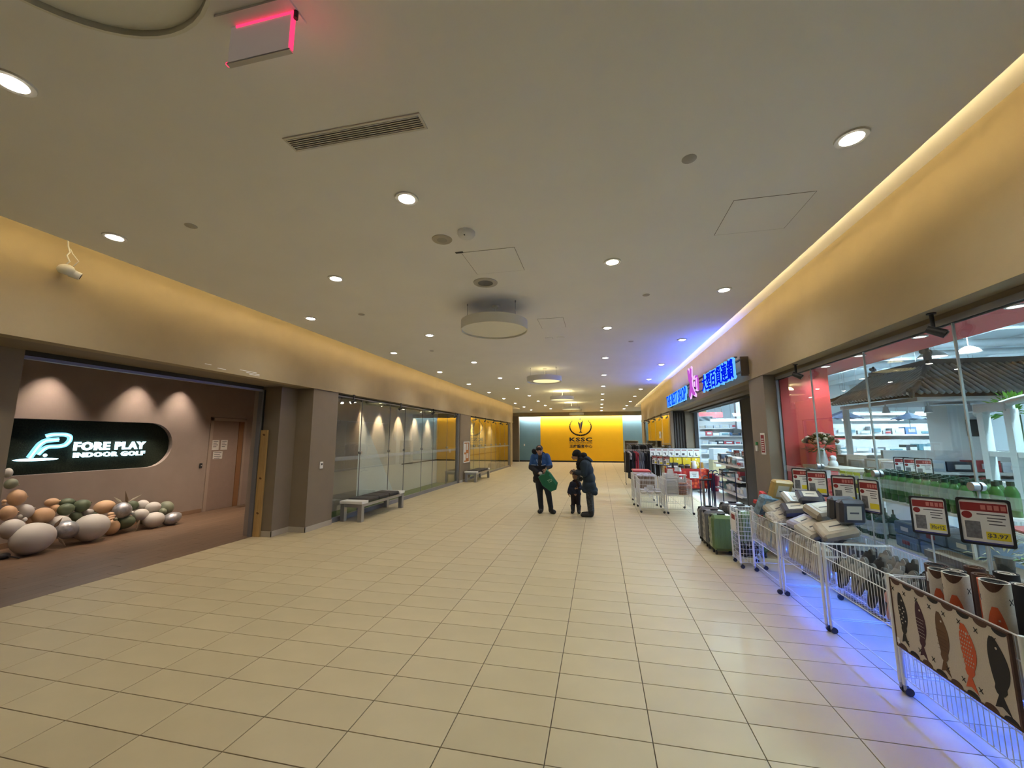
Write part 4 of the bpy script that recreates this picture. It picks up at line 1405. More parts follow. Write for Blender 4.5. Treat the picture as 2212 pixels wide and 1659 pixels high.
rolled_mat(2.28, 3.50, .062, .48, M_MATB, 'plain brown rolled mat with a small white label, beside the slippers', prints=False)
MB().box(2.2160, 3.475, .80, 2.2168, 3.505, .86).build('price_label', M_PAPER, bpy.data.objects['rolled_mat'])
rolled_mat(2.165, 3.31, .054, .50, M_MATC, 'cream rolled fish mat next to the plain brown roll')
rolled_mat(2.125, 3.125, .060, .53, M_MATC, 'cream rolled fish mat between the brown-side roll and the orange roll')
rolled_mat(2.19, 2.995, .042, .54, M_MATO, 'orange rolled mat squeezed between two cream rolls', prints=False)
rolled_mat(2.125, 2.865, .060, .57, M_MATC, 'cream rolled fish mat just past the orange roll', cap=M_MATK)
rolled_mat(2.22, 2.725, .055, .60, M_MATC, 'cream rolled fish mat at the picture edge')
for k, (x, y, r, h, m, lab) in enumerate([(2.27, 3.32, .045, .50, M_MATK, 'black rolled mat behind the cream roll next to brown'), (2.30, 3.17, .05, .52, M_MATB, 'dark brown rolled mat in the middle of the basket'), (2.28, 2.90, .05, .55, M_MATK, 'black rolled mat behind the cream roll past orange'),
                                           (2.44, 3.42, .05, .50, M_MATB, 'dark brown rolled mat at the back near the slippers'), (2.44, 3.20, .055, .53, M_MATK, 'black rolled mat at the back, middle of the basket'), (2.43, 2.98, .05, .55, M_MATB, 'dark brown rolled mat at the back below the largest price card'), (2.40, 2.78, .05, .56, M_MATK, 'black rolled mat at the back by the picture edge')]):
    rolled_mat(x, y, r, h, m, lab, prints=False, cap=M_MATW if k % 2 else M_MATC)

# --- slippers
M_SLG = mat('slipper_grey', (.24, .23, .22), .85, var=.08, scale=60)
M_SLK = mat('slipper_black', (.02, .02, .021), .8)
M_SLP = mat('slipper_pink', (.50, .27, .25), .85)
M_SLS = mat('slipper_sole', (.10, .095, .09), .9)


def slipper(T, m, label):
    t = thing('slipper', label, 'slipper', T.translation, 'slippers in the wire basket')
    out = [(math.cos(a) * (.048 if math.sin(a) > 0 else .04), math.sin(a) * .135) for a in [2 * math.pi * i / 22 for i in range(22)]]
    s = MB().prism(out, (0, 0, 0), (1, 0, 0), (0, 1, 0), .022)
    s.v = [T @ v for v in s.v]
    s.build('sole', M_SLS, t)
    b = MB().prism([(u * .95, v * .95) for u, v in out], (0, 0, .022), (1, 0, 0), (0, 1, 0), .008)
    b.v = [T @ v for v in b.v]
    b.build('footbed', m, t)
    st = MB()
    n = 9
    vs = []
    for j, y in enumerate((-.005, .045, .095)):
        w = (.056, .058, .048)[j]
        hh = (.055, .06, .04)[j]
        for i in range(n):
            a = math.pi * i / (n - 1)
            vs.append(Vector((-math.cos(a) * w, y, .012 + math.sin(a) * hh)))
    fs = [(j * n + i, j * n + i + 1, (j + 1) * n + i + 1, (j + 1) * n + i) for j in range(2) for i in range(n - 1)]
    vs2 = [v + Vector((0, 0, .006)) + Vector((v.x * .1, 0, 0)) for v in vs]
    k = len(vs)
    st.add(vs, fs)
    st.add(vs2, [f[::-1] for f in fs])
    st.v = [T @ v for v in st.v]
    st.build('strap', m, t, smooth=True)


WH = ['upright against the basket front', 'lying flat over the others', 'at the basket corner near the bedding', 'at the back wires']
k = 0
for row, x in enumerate((2.13, 2.25, 2.38, 2.49)):
    for col in range(7):
        y = 3.70 + col * .115 + random.uniform(-.02, .02)
        z = .58 + random.uniform(-.02, .05) + row * .015
        m = [M_SLG, M_SLG, M_SLK, M_SLG, M_SLK][(col * 2 + row) % 5]
        if row == 0 and col == 0:
            m = M_SLP
        T = Matrix.Translation((x, y, z)) @ Euler((math.radians(78 + random.uniform(-10, 8)), random.uniform(-.2, .2), math.radians(-90 + random.uniform(-25, 25)))).to_matrix().to_4x4()
        cn = 'grey' if m is M_SLG else 'black' if m is M_SLK else 'pink'
        if cn == 'pink':
            lab = 'pink slipper beside the basket post next to the fish mat'
        else:
            lab = '%s slipper, %s from the fish mats in the %s row from the basket front' % (cn, ORD[col], ORD[row])
        slipper(T, m, lab)

# --- bedding packs
M_PK = [mat('pack_beige', (.33, .28, .22), .35, var=.10, scale=14, coat=.5), mat('pack_cream', (.43, .40, .35), .3, var=.06, scale=10, coat=.5), mat('pack_blue', (.16, .25, .33), .35, var=.5, scale=22, coat=.5),
        mat('pack_dark', (.035, .035, .05), .35, var=.2, scale=10, coat=.5), mat('pack_mustard', (.42, .27, .08), .35, var=.1, scale=10, coat=.4), mat('pack_check', (.30, .27, .25), .35, var=.55, scale=45, coat=.5), mat('pack_violet', (.36, .34, .45), .3, var=.1, scale=12, coat=.5)]
M_CARD = mat('pack_card', (.50, .45, .37), .5)
PN = ['beige', 'cream', 'blue patterned', 'dark navy', 'mustard', 'checked', 'pale violet']


def pack(c, s, rot, mi, label, card=True):
    t = thing('bedding_pack', label, 'bedding pack', (c[0], c[1], c[2] - s[2] / 2), 'bedding packs in the wire baskets')
    MB().obox(c, s, rot, bev=min(s) * .28).build('pack', M_PK[mi], t, smooth=True, angle=50)
    R_ = Euler(rot).to_matrix()
    ax = min(range(3), key=lambda i: s[i])
    if card:
        for sg in (-1, 1):
            off = [0, 0, 0]
            off[ax] = sg * (s[ax] / 2 + .001)
            sz = [s[i] * .55 for i in range(3)]
            sz[ax] = .003
            cc_ = MB().obox(Vector(c) + R_ @ Vector(off), sz, rot).build('paper_card', M_CARD, t)
            sz2 = [q * .62 for q in sz]
            sz2[ax] = .0035
            big = max((i for i in range(3) if i != ax), key=lambda i: s[i])
            sz2[3 - ax - big] = sz[3 - ax - big] * .12
            MB().obox(Vector(c) + R_ @ Vector([off[i] * (1.004) for i in range(3)]), sz2, rot).build('print', M_INK, cc_)


# upright row along the front of each basket, then heaps
for bi, (x0, y0, n, seq, bn) in enumerate([(2.03, 4.58, 6, [0, 1, 5, 0, 1, 0], 'slipper-side'), (2.01, 5.48, 6, [1, 0, 2, 1, 0, 5], 'suitcase-side')]):
    for k in range(n):
        y = y0 + .06 + k * .124
        pack((x0 + .085, y, .58), (.09, .116, .30), (0, math.radians(6), 0), seq[k], '%s bedding pack, %s upright one along the front of the %s bedding basket' % (PN[seq[k]], ORD[k], bn))
    for k in range(n):
        y = y0 + .06 + k * .124
        pack((x0 + .42, y, .60), (.22, .116, .32), (0, 0, 0), [3, 0, 3, 5, 0, 3][k], '%s bedding pack, %s upright one along the window side of the %s bedding basket' % (PN[[3, 0, 3, 5, 0, 3][k]], ORD[k], bn), card=(k % 2 == 0))
HEAP = [((2.20, 4.98, .83), (.30, .24, .09), (.45, -.35, .25), 1, 'cream bedding pack tilted on top of the slipper-side basket front'),
        ((2.30, 4.77, .84), (.32, .25, .09), (.5, -.3, -.1), 0, 'beige bedding pack tilted above the slippers'),
        ((2.34, 5.08, .86), (.30, .24, .10), (.45, -.1, .3), 0, 'beige carded bedding pack in the middle of the slipper-side heap'),
        ((2.22, 5.24, .84), (.30, .22, .08), (.3, -.25, .5), 6, 'pale violet bedding pack sliding down the slipper-side heap'),
        ((2.42, 4.72, .87), (.24, .10, .24), (.1, 0, .1), 3, 'dark navy bedding pack standing upright on the slipper-side heap'),
        ((2.42, 4.88, .88), (.24, .10, .24), (.15, 0, .05), 3, 'dark navy bedding pack standing beside its twin under the third price card'),
        ((2.44, 5.28, .86), (.28, .22, .09), (.4, .1, -.2), 5, 'checked bedding pack at the rear of the slipper-side heap'),
        ((2.16, 5.62, .84), (.32, .24, .08), (.5, -.3, .2), 5, 'checked bedding pack tilted at the front of the suitcase-side heap'),
        ((2.28, 5.55, .87), (.30, .22, .09), (.45, -.15, -.2), 3, 'dark navy bedding pack tilted over the gap between the bedding baskets'),
        ((2.20, 5.85, .88), (.28, .24, .08), (.75, -.3, .3), 0, 'beige bedding pack leaning in the suitcase-side heap'),
        ((2.14, 6.02, .90), (.30, .10, .28), (.45, .15, .4), 2, 'blue patterned bedding pack leaning towards the red box'),
        ((2.30, 6.00, .92), (.28, .09, .28), (.4, .1, .3), 4, 'mustard edged bedding pack leaning behind the blue one'),
        ((2.40, 5.80, .90), (.30, .24, .09), (.6, .1, .1), 1, 'cream bedding pack high at the rear of the suitcase-side heap'),
        ((2.38, 6.12, .95), (.26, .20, .09), (.5, .3, .5), 1, 'cream bedding pack topmost, by the pillar'),
        ((2.46, 5.60, .89), (.26, .22, .09), (.5, 0, -.2), 3, 'dark navy bedding pack at the window side of the suitcase-side heap')]
from mathutils.bvhtree import BVHTree
placed = []
for c, s, r_, mi, lab in HEAP:
    c = list(c)
    r_ = (r_[0] * .85, r_[1] * .9, r_[2])
    for _ in range(16):
        q = MB().obox(c, s, r_, bev=min(s) * .28)
        bv = BVHTree.FromPolygons(q.v, q.f)
        if not any(bv.overlap(o_) for o_ in placed):
            break
        c[2] += .012
    placed.append(bv)
    pack(c, s, r_, mi, lab)
t = thing('umbrella_box', 'bright red folded box standing on the basket end by the suitcases', 'box', (2.13, 6.20, .72))
MB().obox((2.13, 6.20, .90), (.06, .10, .34), (.25, .1, .2), bev=.01).build('box', M_RED, t)
MB().obox((2.08, 6.17, .93), (.10, .06, .05), (.2, .1, .3), bev=.008).build('flap', M_RED, t)
t = thing('umbrella', 'black folded umbrella leaning beside the red box', 'umbrella', (2.22, 6.17, .72))
MB().cyl((2.24, 6.22, .72), (2.20, 6.10, 1.03), .03, .022, 12).build('canopy', M_BLACK, t, smooth=True)
MB().cyl((2.20, 6.10, 1.03), (2.19, 6.08, 1.08), .01, .012, 8).build('handle', M_BLACK, t)
t = thing('umbrella', 'dark red folded umbrella lying behind the red box', 'umbrella', (2.30, 6.17, .72))
MB().cyl((2.30, 6.24, .74), (2.34, 6.12, 1.02), .03, .022, 12).build('canopy', mat('dark_red_cloth', (.14, .015, .02), .7), t, smooth=True)
MB().cyl((2.34, 6.12, 1.02), (2.345, 6.10, 1.07), .01, .012, 8).build('handle', M_BLACK, t)


# --- price cards in black frames on clear poles
M_YEL = mat('price_yellow', (.75, .62, .03), .6)
M_CLEAR = mat('clear_acrylic', (.55, .60, .62), .1, spec=.8)


def price_card(x, y, z, w, h, yaw, zpole, label, price=None, name='price_card'):
    """z = card centre; the face looks along the yaw direction in the floor plane"""
    t = thing(name, label, 'price sign', (x, y, zpole))
    N = Vector((math.cos(yaw), math.sin(yaw), 0))
    U = Vector((-math.sin(yaw), math.cos(yaw), 0))
    V = Vector((0, 0, 1))
    O = Vector((x, y, z))

    def rect(u0, v0, u1, v1, d0, d1, nm, m, par):
        mb = MB()
        vs = [O + U * u + V * v + N * d for d in (d0, d1) for u, v in ((u0, v0), (u1, v0), (u1, v1), (u0, v1))]
        mb.add(vs, [(0, 3, 2, 1), (4, 5, 6, 7), (0, 1, 5, 4), (1, 2, 6, 5), (2, 3, 7, 6), (3, 0, 4, 7)])
        return mb.build(nm, m, par)
    b = .012 * w / .2
    fr = MB()
    pts = []
    for cx, cy, a0 in ((w / 2, h / 2, 0), (-w / 2, h / 2, 90), (-w / 2, -h / 2, 180), (w / 2, -h / 2, 270)):
        rr = .015
        for k in range(4):
            a = math.radians(a0 + k * 30)
            pts.append((cx - rr * (1 if cx > 0 else -1) + rr * math.cos(a), cy - rr * (1 if cy > 0 else -1) + rr * math.sin(a)))
    inn = [(u * (1 - 2 * b / w), v * (1 - 2 * b / h)) for u, v in pts]
    n = len(pts)
    vs = [O + U * u + V * v + N * d for d in (-.005, .006) for u, v in pts] + [O + U * u + V * v + N * d for d in (-.005, .006) for u, v in inn]
    fs = []
    for i in range(n):
        j = (i + 1) % n
        fs += [(i, j, n + j, n + i), (2 * n + i, 3 * n + i, 3 * n + j, 2 * n + j), (n + i, n + j, 3 * n + j, 3 * n + i), (i, 2 * n + i, 2 * n + j, j)]
    fr.add(vs, fs)
    fr.build('frame', M_BLACK, t)
    sh_ = rect(-w / 2 + b * .8, -h / 2 + b * .8, w / 2 - b * .8, h / 2 - b * .8, -.003, .002, 'sheet', M_WHITE, t)
    iw = w / 2 - b
    rect(-iw + .004, h * .22, iw - .004, h * .40, .002, .003, 'red_heading', M_REDINK, sh_)
    hd = MB()
    for k in range(4):
        u = -iw * .1 + k * iw * .27
        hd.box(0, 0, 0, 0, 0, 0) if False else None
        hd.add([O + U * uu + V * vv + N * .0034 for uu, vv in ((u, h * .26), (u + iw * .2, h * .26), (u + iw * .2, h * .36), (u, h * .36))], [(0, 1, 2, 3)])
    hd.build('heading_print', mat('pink_print', (.55, .18, .15), .7), sh_)['kind'] = 'stuff'
    tx = MB()
    for v_, a, b2 in ((.15, -.3, .85), (.08, .1, .85), (.02, .1, .7), (-.05, .15, .8)):
        tx.add([O + U * uu + V * vv + N * .0026 for uu, vv in ((iw * a, h * v_), (iw * b2, h * v_), (iw * b2, h * v_ + h * .022), (iw * a, h * v_ + h * .022))], [(0, 1, 2, 3)])
    tx.build('text_print', M_INK, sh_)['kind'] = 'stuff'
    dmb = MB().cyl(O + U * (-iw * .72) + V * (h * .13) + N * .002, O + U * (-iw * .72) + V * (h * .13) + N * .0034, .1 * w, n=16)
    dmb.build('red_dot', M_REDINK, sh_)
    rect(-iw * .85, -h * .36, -iw * .2, h * .0, .002, .0032, 'product_photo', mat('grey_photo', (.16, .16, .17), .7, var=.3, scale=60), sh_)
    yl = rect(iw * -.02, -h * .36, iw * .95, -h * .20, .002, .0034, 'price_patch', M_YEL, sh_)
    if price:
        lettering(MB(), price, O + U * (iw * .04) + V * (-h * .33) + N * .0036, U, V, iw * .82, h * .10, 0, bold=.02).build('price_print', M_INK, yl)
    rect(-iw, -h * .46, iw, -h * .425, .002, .003, 'blue_line', mat('blue_print', (.04, .04, .2), .7), sh_)
    MB().cyl((x, y, zpole), (x, y, z - h / 2), .006, n=8).build('pole', M_CLEAR, t)
    return t


YAWC = math.radians(225)
price_card(2.575, 6.03, 1.243, .21, .305, YAWC + .1, .75, 'narrow price card above the bedding, first from the red poster pillar')
price_card(2.575, 5.65, 1.243, .21, .305, YAWC + .1, .75, 'narrow price card above the bedding, second from the red poster pillar')
price_card(2.575, 5.10, 1.228, .21, .315, YAWC + .05, .75, 'price card in front of the dark green lotion bottles, middle of the row')
price_card(2.575, 4.68, 1.222, .19, .325, YAWC - .35, .75, 'price card turned sideways, next to the dark bedding packs')
price_card(2.575, 3.96, 1.17, .21, .295, YAWC + .1, .75, 'price card reading 3 for 12 above the slippers', '3for12')
price_card(2.575, 3.47, 1.217, .25, .315, YAWC + .15, .80, 'largest price card reading 3.97 above the rolled mats', '$3.97')

# --- blue LED strip at the foot of the window
t = thing('blue_led_strip', 'blue LED light bar fixed under the row of wire baskets', 'light strip', (2.45, 4.46, .385))
MB().box(2.435, 2.72, .397, 2.475, 6.2, .405).build('channel', M_ALU, t)
MB().box(2.445, 2.72, .385, 2.465, 6.2, .396).build('glowing_bar', emat('blue_led', (0.03, 0.12, 1.0), E_BLUE), t)

# --- wire cage trolley
t = thing('wire_cage', 'tall white grid cage on casters between suitcases and baskets', 'cage trolley', (2.02, 6.52, 0))
x0, x1, y0, y1 = 1.87, 2.16, 6.36, 6.68
for x in (x0, x1):
    for y in (y0, y1):
        MB().cyl((x, y, .07), (x, y, .80), .010, n=8).build('post', M_WHITEM, t)
        caster(x, y, 0, t, 0)
        for z in (.08, .44, .79):
            MB().ell((x, y, z), (.017, .017, .017), (0, 0, 0), 10, 6).build('joint', M_WHITEM, t)
for a, b in (((x0, y0), (x0, y1)), ((x1, y0), (x1, y1)), ((x0, y0), (x1, y0)), ((x0, y1), (x1, y1))):
    w = MB()
    for k in range(13):
        z = .08 + k * .059
        w.cyl((*a, z), (*b, z), .0025, n=4)
    for k in range(1, 7):
        f = k / 7
        p = (a[0] + (b[0] - a[0]) * f, a[1] + (b[1] - a[1]) * f)
        w.cyl((*p, .08), (*p, .79), .0025, n=4)
    w.build('grid_wall', M_WHITEM, t)['kind'] = 'stuff'
MB().box(x0 - .012, y0 + .06, .46, x0 - .006, y1 - .06, .73).build('product_card', M_PAPER, t)
MB().box(x0 - .014, y0 + .09, .63, x0 - .012, y1 - .09, .70).build('red_heading', M_REDINK, t)
for k, (x, y, z, m, lab) in enumerate([(1.96, 6.5, .12, M_BLACK, 'black bag at the bottom of the grid cage'), (2.08, 6.55, .12, M_PK[3], 'dark navy bundle in the grid cage')]):
    o = MB().obox((x, y, z + .1), (.13, .22, .18), (0, 0, .2 * k), bev=.05).build('bundle', m, smooth=True)
    tag(o, lab, 'bag')

# --- suitcases
M_SGR = mat('suitcase_green', (.10, .165, .06), .35, coat=.3)
M_SGY = mat('suitcase_grey', (.115, .12, .135), .35, coat=.3)


def suitcase(x, y, w, d, h, m, label, handle=0.0, yaw=0.0, hm=None):
    """w across X, d along Y"""
    t = thing('suitcase', label, 'suitcase', (x, y, 0))
    zb = .06
    b = MB()
    b.obox((x, y, zb + h / 2), (w, d, h), bev=.045)
    b.build('shell', m, t, smooth=True, angle=60)
    for k in range(4):
        xx = x - w / 2 + w * (k + .5) / 4
        MB().obox((xx, y - d / 2 - .001, zb + h / 2), (w * .10, .006, h * .78), bev=.002).build('rib', m, t)
        MB().obox((x, y, 0), (.001, .001, .001)) if False else None
    for k in range(5):
        zz = zb + h * (.14 + .18 * k)
        MB().obox((x - w / 2 - .001, y, zz), (.006, d * .7, h * .07), bev=.002).build('rib', m, t)
    MB().obox((x, y, zb + h / 2), (w + .004, .012, h + .004), bev=.004).build('zip_band', M_BLACK, t)
    MB().obox((x, y, zb + h + .012), (w * .35, .03, .018), bev=.006).build('carry_handle', M_BLACK, t)
    for sx in (-1, 1):
        for sy in (-1, 1):
            cx, cy = x + sx * (w / 2 - .05), y + sy * (d / 2 - .05)
            wh = MB().cyl((cx, cy, .04), (cx, cy, .075), .014, n=8).build('wheel_fork', M_BLACK, t)
            MB().cyl((cx - .012, cy, .027), (cx + .012, cy, .027), .027, n=14).build('wheel', M_RUB, wh)
    if handle:
        hm = hm or M_ALU
        hx = w * .28
        for s in (-1, 1):
            MB().cyl((x + s * hx, y + d / 2 - .03, zb + h), (x + s * hx, y + d / 2 - .03, zb + h + handle), .008, n=8).build('telescopic_rod', hm, t)
        MB().obox((x, y + d / 2 - .03, zb + h + handle), (w * .62, .03, .025), bev=.008).build('pull_handle', M_BLACK, t)


M_CANE = mat('blue_rod', (.03, .05, .14), .4, .4)
suitcase(1.84, 7.08, .33, .24, .53, M_SGR, 'small green suitcase in front, nearest the grid cage')
suitcase(1.83, 7.42, .34, .24, .54, M_SGY, 'small grey suitcase directly behind the small green one')
suitcase(1.83, 7.76, .34, .24, .54, M_SGY, 'small grey suitcase farthest back of the aisle-side row with raised handle', .45, hm=M_CANE)
suitcase(2.26, 7.06, .38, .26, .60, M_SGR, 'larger green suitcase half hidden by the grid cage')
suitcase(2.24, 7.42, .36, .26, .62, M_SGY, 'larger grey suitcase behind the larger green one')
suitcase(2.22, 7.78, .38, .26, .62, M_SGY, 'larger grey suitcase farthest from the cage, with raised blue handle', .50, hm=M_CANE)
# rack of walking canes behind the suitcases
for k in range(6):
    x, y = 1.86 + (k % 3) * .09, 8.12 + (k // 3) * .09
    t = thing('walking_cane', '%s blue walking cane from the corridor in the %s line behind the suitcases' % (ORD[k % 3], ['front', 'back'][k // 3]), 'cane', (x, y, 0), 'walking canes behind the suitcases')
    hgt = 1.0 + .05 * ((k * 7) % 4)
    MB().tube([(x, y, 0), (x, y, hgt), (x + .02, y, hgt + .035), (x + .06, y, hgt + .045), (x + .09, y, hgt + .02)], .010, 8).build('shaft', [M_CANE, M_ALU][k % 3 == 0], t, smooth=True)
    MB().cyl((x, y, 0), (x, y, .03), .015, n=10).build('rubber_tip', M_RUB, t)

# ================================================================== GOODS OUTSIDE THE SHOP ENTRANCE
binE = wire_bin(.92, 10.42, 1.49, 11.30, 'white wire basket of white crockery, nearest the people', low=('front', 'rear', 'side'))
binF = wire_bin(1.53, 10.38, 2.10, 11.26, 'white wire basket of white plastic stools and orange plates', low=('rear', 'side'))
binG = wire_bin(.88, 11.50, 1.46, 12.38, 'white wire basket behind the crockery one, topped by clear packs', low=('front',))
M_CER = mat('white_ceramic', (.74, .75, .77), .25, coat=.3)


def bowl(x, y, z, r, h, label, m=M_CER, name='bowl', tilt=(0, 0)):
    mb = MB()
    T = Matrix.Translation((x, y, z)) @ Euler((tilt[0], tilt[1], 0)).to_matrix().to_4x4()
    mb.lathe([(0, 0), (r * .5, 0), (r * .85, h * .5), (r, h), (r - .006, h), (r * .8, h * .5), (r * .45, .012), (0, .012)], (0, 0, 0), 18, M=None)
    mb.v = [T @ v for v in mb.v]
    o = mb.build(name, m, smooth=True, angle=50)
    return tag(o, label, name, 'white crockery in the far basket')


def mug(x, y, z, r, h, label):
    t = thing('mug', label, 'mug', (x, y, z), 'white crockery in the far basket')
    MB().lathe([(0, 0), (r, 0), (r, h), (r - .006, h), (r - .006, .01), (0, .01)], (x, y, z), 18).build('cup', M_CER, t, smooth=True, angle=50)
    MB().tube([(x + r * .95, y, z + h * .8), (x + r * 1.5, y, z + h * .75), (x + r * 1.6, y, z + h * .45), (x + r * .95, y, z + h * .2)], .007, 6).build('handle', M_CER, t, smooth=True)


for k, (x, y, z, r, h) in enumerate([(1.02, 10.55, .43, .075, .06), (1.19, 10.53, .43, .085, .07), (1.36, 10.56, .43, .08, .07), (1.05, 10.76, .43, .09, .08), (1.38, 10.80, .43, .09, .09), (1.02, 11.0, .43, .08, .07), (1.2, 11.1, .43, .1, .08), (1.38, 11.08, .43, .09, .07)]):
    bowl(x, y, z, r, h, '%s white bowl in the %s line of the crockery basket' % (['first', 'middle', 'last'][[0, 1, 2, 0, 2, 0, 1, 2][k]], ['nearest', 'second', 'rear'][[0, 0, 0, 1, 1, 2, 2, 2][k]]))
bowl(1.22, 10.82, .43, .095, .17, 'tall white bucket bowl in the middle of the crockery basket', name='bowl')
for k, (x, y) in enumerate([(1.10, 10.64), (1.29, 10.66), (1.12, 10.9)]):
    mug(x, y, .50 if k < 0 else .43, .04, .12, ['white mug by the aisle post of the crockery basket', 'white mug beside the tall bucket bowl', 'white mug at the rear of the crockery basket'][k])
# white stools / crates in the second basket
M_PLA = mat('white_plastic', (.70, .71, .70), .35)


def slat_crate(x, y, z, w, d, h, label, name='plastic_crate'):
    t = thing(name, label, 'crate', (x, y, z))
    MB().box(x - w / 2, y - d / 2, z, x + w / 2, y + d / 2, z + .012).build('base', M_PLA, t)
    for sx in (-1, 1):
        for sy in (-1, 1):
            MB().box(x + sx * w / 2 - .012, y + sy * d / 2 - .012, z, x + sx * w / 2 + .012, y + sy * d / 2 + .012, z + h).build('corner', M_PLA, t)
    n = max(2, int(h / .035))
    for k in range(n):
        zz = z + h * (k + .6) / n
        for q in ((x - w / 2, y - d / 2 - .006, x + w / 2, y - d / 2 + .006), (x - w / 2, y + d / 2 - .006, x + w / 2, y + d / 2 + .006), (x - w / 2 - .006, y - d / 2, x - w / 2 + .006, y + d / 2), (x + w / 2 - .006, y - d / 2, x + w / 2 + .006, y + d / 2)):
            MB().box(q[0], q[1], zz - .008, q[2], q[3], zz + .008).build('slat', M_PLA, t)


slat_crate(1.68, 10.60, .43, .26, .30, .38, 'tall white slatted crate at the aisle corner of the stool basket')
slat_crate(1.70, 10.62, .815, .28, .26, .11, 'low white slatted crate stacked on the tall one')
t = thing('plastic_stool', 'small white plastic stool standing on the orange plates', 'stool', (1.93, 10.60, .73))
MB().obox((1.93, 10.60, .895), (.22, .20, .025), bev=.008).build('seat', M_PLA, t)
for sx in (-1, 1):
    for sy in (-1, 1):
        MB().cyl((1.93 + sx * .085, 10.60 + sy * .075, .735), (1.93 + sx * .075, 10.60 + sy * .065, .885), .013, n=8).build('leg', M_PLA, t)
M_ORP = mat('orange_plate', (.42, .16, .07), .4)
for k in range(7):
    o = MB().lathe([(0, 0), (.09, 0), (.125, .022), (.12, .024), (.088, .006), (0, .006)], (1.93, 10.60, .43 + k * .042), 22).build('plate', [M_ORP, mat('brown_plate', (.30, .12, .08), .4)][k % 2], smooth=True, angle=50)
    tag(o, '%s plate from the bottom in the orange stack under the small stool' % ORD[k], 'plate', 'stack of orange plates')
slat_crate(1.82, 10.92, .435, .46, .18, .34, 'wide white slatted crate behind the stack of plates')
for k, (x, y, r, h, z) in enumerate([(1.62, 11.14, .065, .46, .435), (1.77, 11.145, .075, .56, .435), (1.95, 11.145, .085, .60, .435)]):
    t = thing('storage_jar', ['narrow white jar at the rear of the stool basket', 'middle white jar at the rear of the stool basket', 'widest white jar with red label at the rear of the stool basket'][k], 'jar', (x, y, z))
    MB().lathe([(0, 0), (r, 0), (r, h * .9), (r * .9, h * .92), (r * .9, h), (0, h)], (x, y, z), 20).build('body', M_PLA, t, smooth=True, angle=40)
    if k == 2:
        MB().lathe([(r + .001, h * .62), (r + .002, h * .62), (r + .002, h * .85), (r + .001, h * .85)], (x, y, z), 20).build('label', M_RED, t)
# third basket
for k in range(5):
    o = MB().obox((1.02 + (k % 3) * .16, 11.65 + (k // 3) * .3, .79), (.14, .24, .05), (0, .1, .2 * k), bev=.012).build('clear_pack', mat('clear_pack', (.62, .60, .72), .15, coat=.6))
    tag(o, '%s shiny clear pack lying on the basket behind the crockery' % ORD[k], 'pack', 'clear packs')
o = MB().box(.92, 11.55, .44, 1.42, 12.30, .74).build('carton', mat('dark_carton', (.16, .09, .05), .8))
tag(o, 'dark brown carton filling the basket behind the crockery', 'carton')
t = thing('crate_trolley', 'clear sided crate trolley with red lid in front of the clothes rack', 'trolley', (1.20, 13.2, 0))
MB().obox((1.22, 13.1, .60), (.48, .60, .34), bev=.02).build('crate', mat('clear_crate', (.46, .45, .50), .2, coat=.4), t)
MB().obox((1.22, 13.1, .80), (.52, .64, .06), bev=.02).build('lid', mat('red_lid', (.42, .045, .06), .4), t)
for sx in (-1, 1):
    for sy in (-1, 1):
        MB().cyl((1.22 + sx * .2, 13.1 + sy * .25, .03), (1.22 + sx * .2, 13.1 + sy * .25, .43), .012, n=8).build('leg', M_WHITEM, t)

# --- clothes racks
GM = {'black': mat('cloth_black', (.012, .012, .016), .9), 'navy': mat('cloth_navy', (.022, .026, .045), .9), 'grey': mat('cloth_grey', (.115, .125, .155), .9), 'red': mat('cloth_red', (.30, .022, .035), .85), 'white': mat('cloth_white', (.60, .58, .62), .8)}


def garment(x, y, zr, L, w, m, label, yaw, sleeve=True):
    t = thing('garment', label, 'garment', (x, y, zr - L - .06), 'garments on the corridor clothes rack')
    N = Vector((math.cos(yaw), math.sin(yaw), 0))
    U = Vector((-math.sin(yaw), math.cos(yaw), 0))
    V = Vector((0, 0, 1))
    O = Vector((x, y, zr - .06))
    prof = [(-.05, .01), (.05, .01), (w * .5, -.06), (w * .62, -.34 if sleeve else -.14), (w * .50, -.36 if sleeve else -.16), (w * .44, -.18), (w * .44, -L * .6), (w * .50, -L), (-w * .50, -L), (-w * .44, -L * .6), (-w * .44, -.18), (-w * .50, -.36 if sleeve else -.16), (-w * .62, -.34 if sleeve else -.14), (-w * .5, -.06)]
    mb = MB()
    n = len(prof)
    c = [(0, -.25), (0, -L * .5), (0, -L * .9)]
    front = [O + U * u + V * v + N * (.012 + .012 * math.sin(u * 40 + x * 9)) for u, v in prof]
    back = [O + U * u + V * v - N * (.012 + .012 * math.sin(u * 37 + 1)) for u, v in prof]
    mb.add(front + back, [tuple(range(n))[::-1], tuple(range(n, 2 * n))] + [(i, (i + 1) % n, n + (i + 1) % n, n + i) for i in range(n)])
    mb.build('cloth', GM[m], t)
    h = MB()
    h.tube([O + U * (w * .42) + V * (-.055), O + V * (.01), O + U * (-w * .42) + V * (-.055)], .006, 6)
    h.tube([O + V * .01, O + V * .03, O + V * .046 + U * .02, O + V * .066 + U * .021, O + V * .083, O + V * .068 - U * .02], .0025, 5)
    h.build('hanger', M_PLA, t)


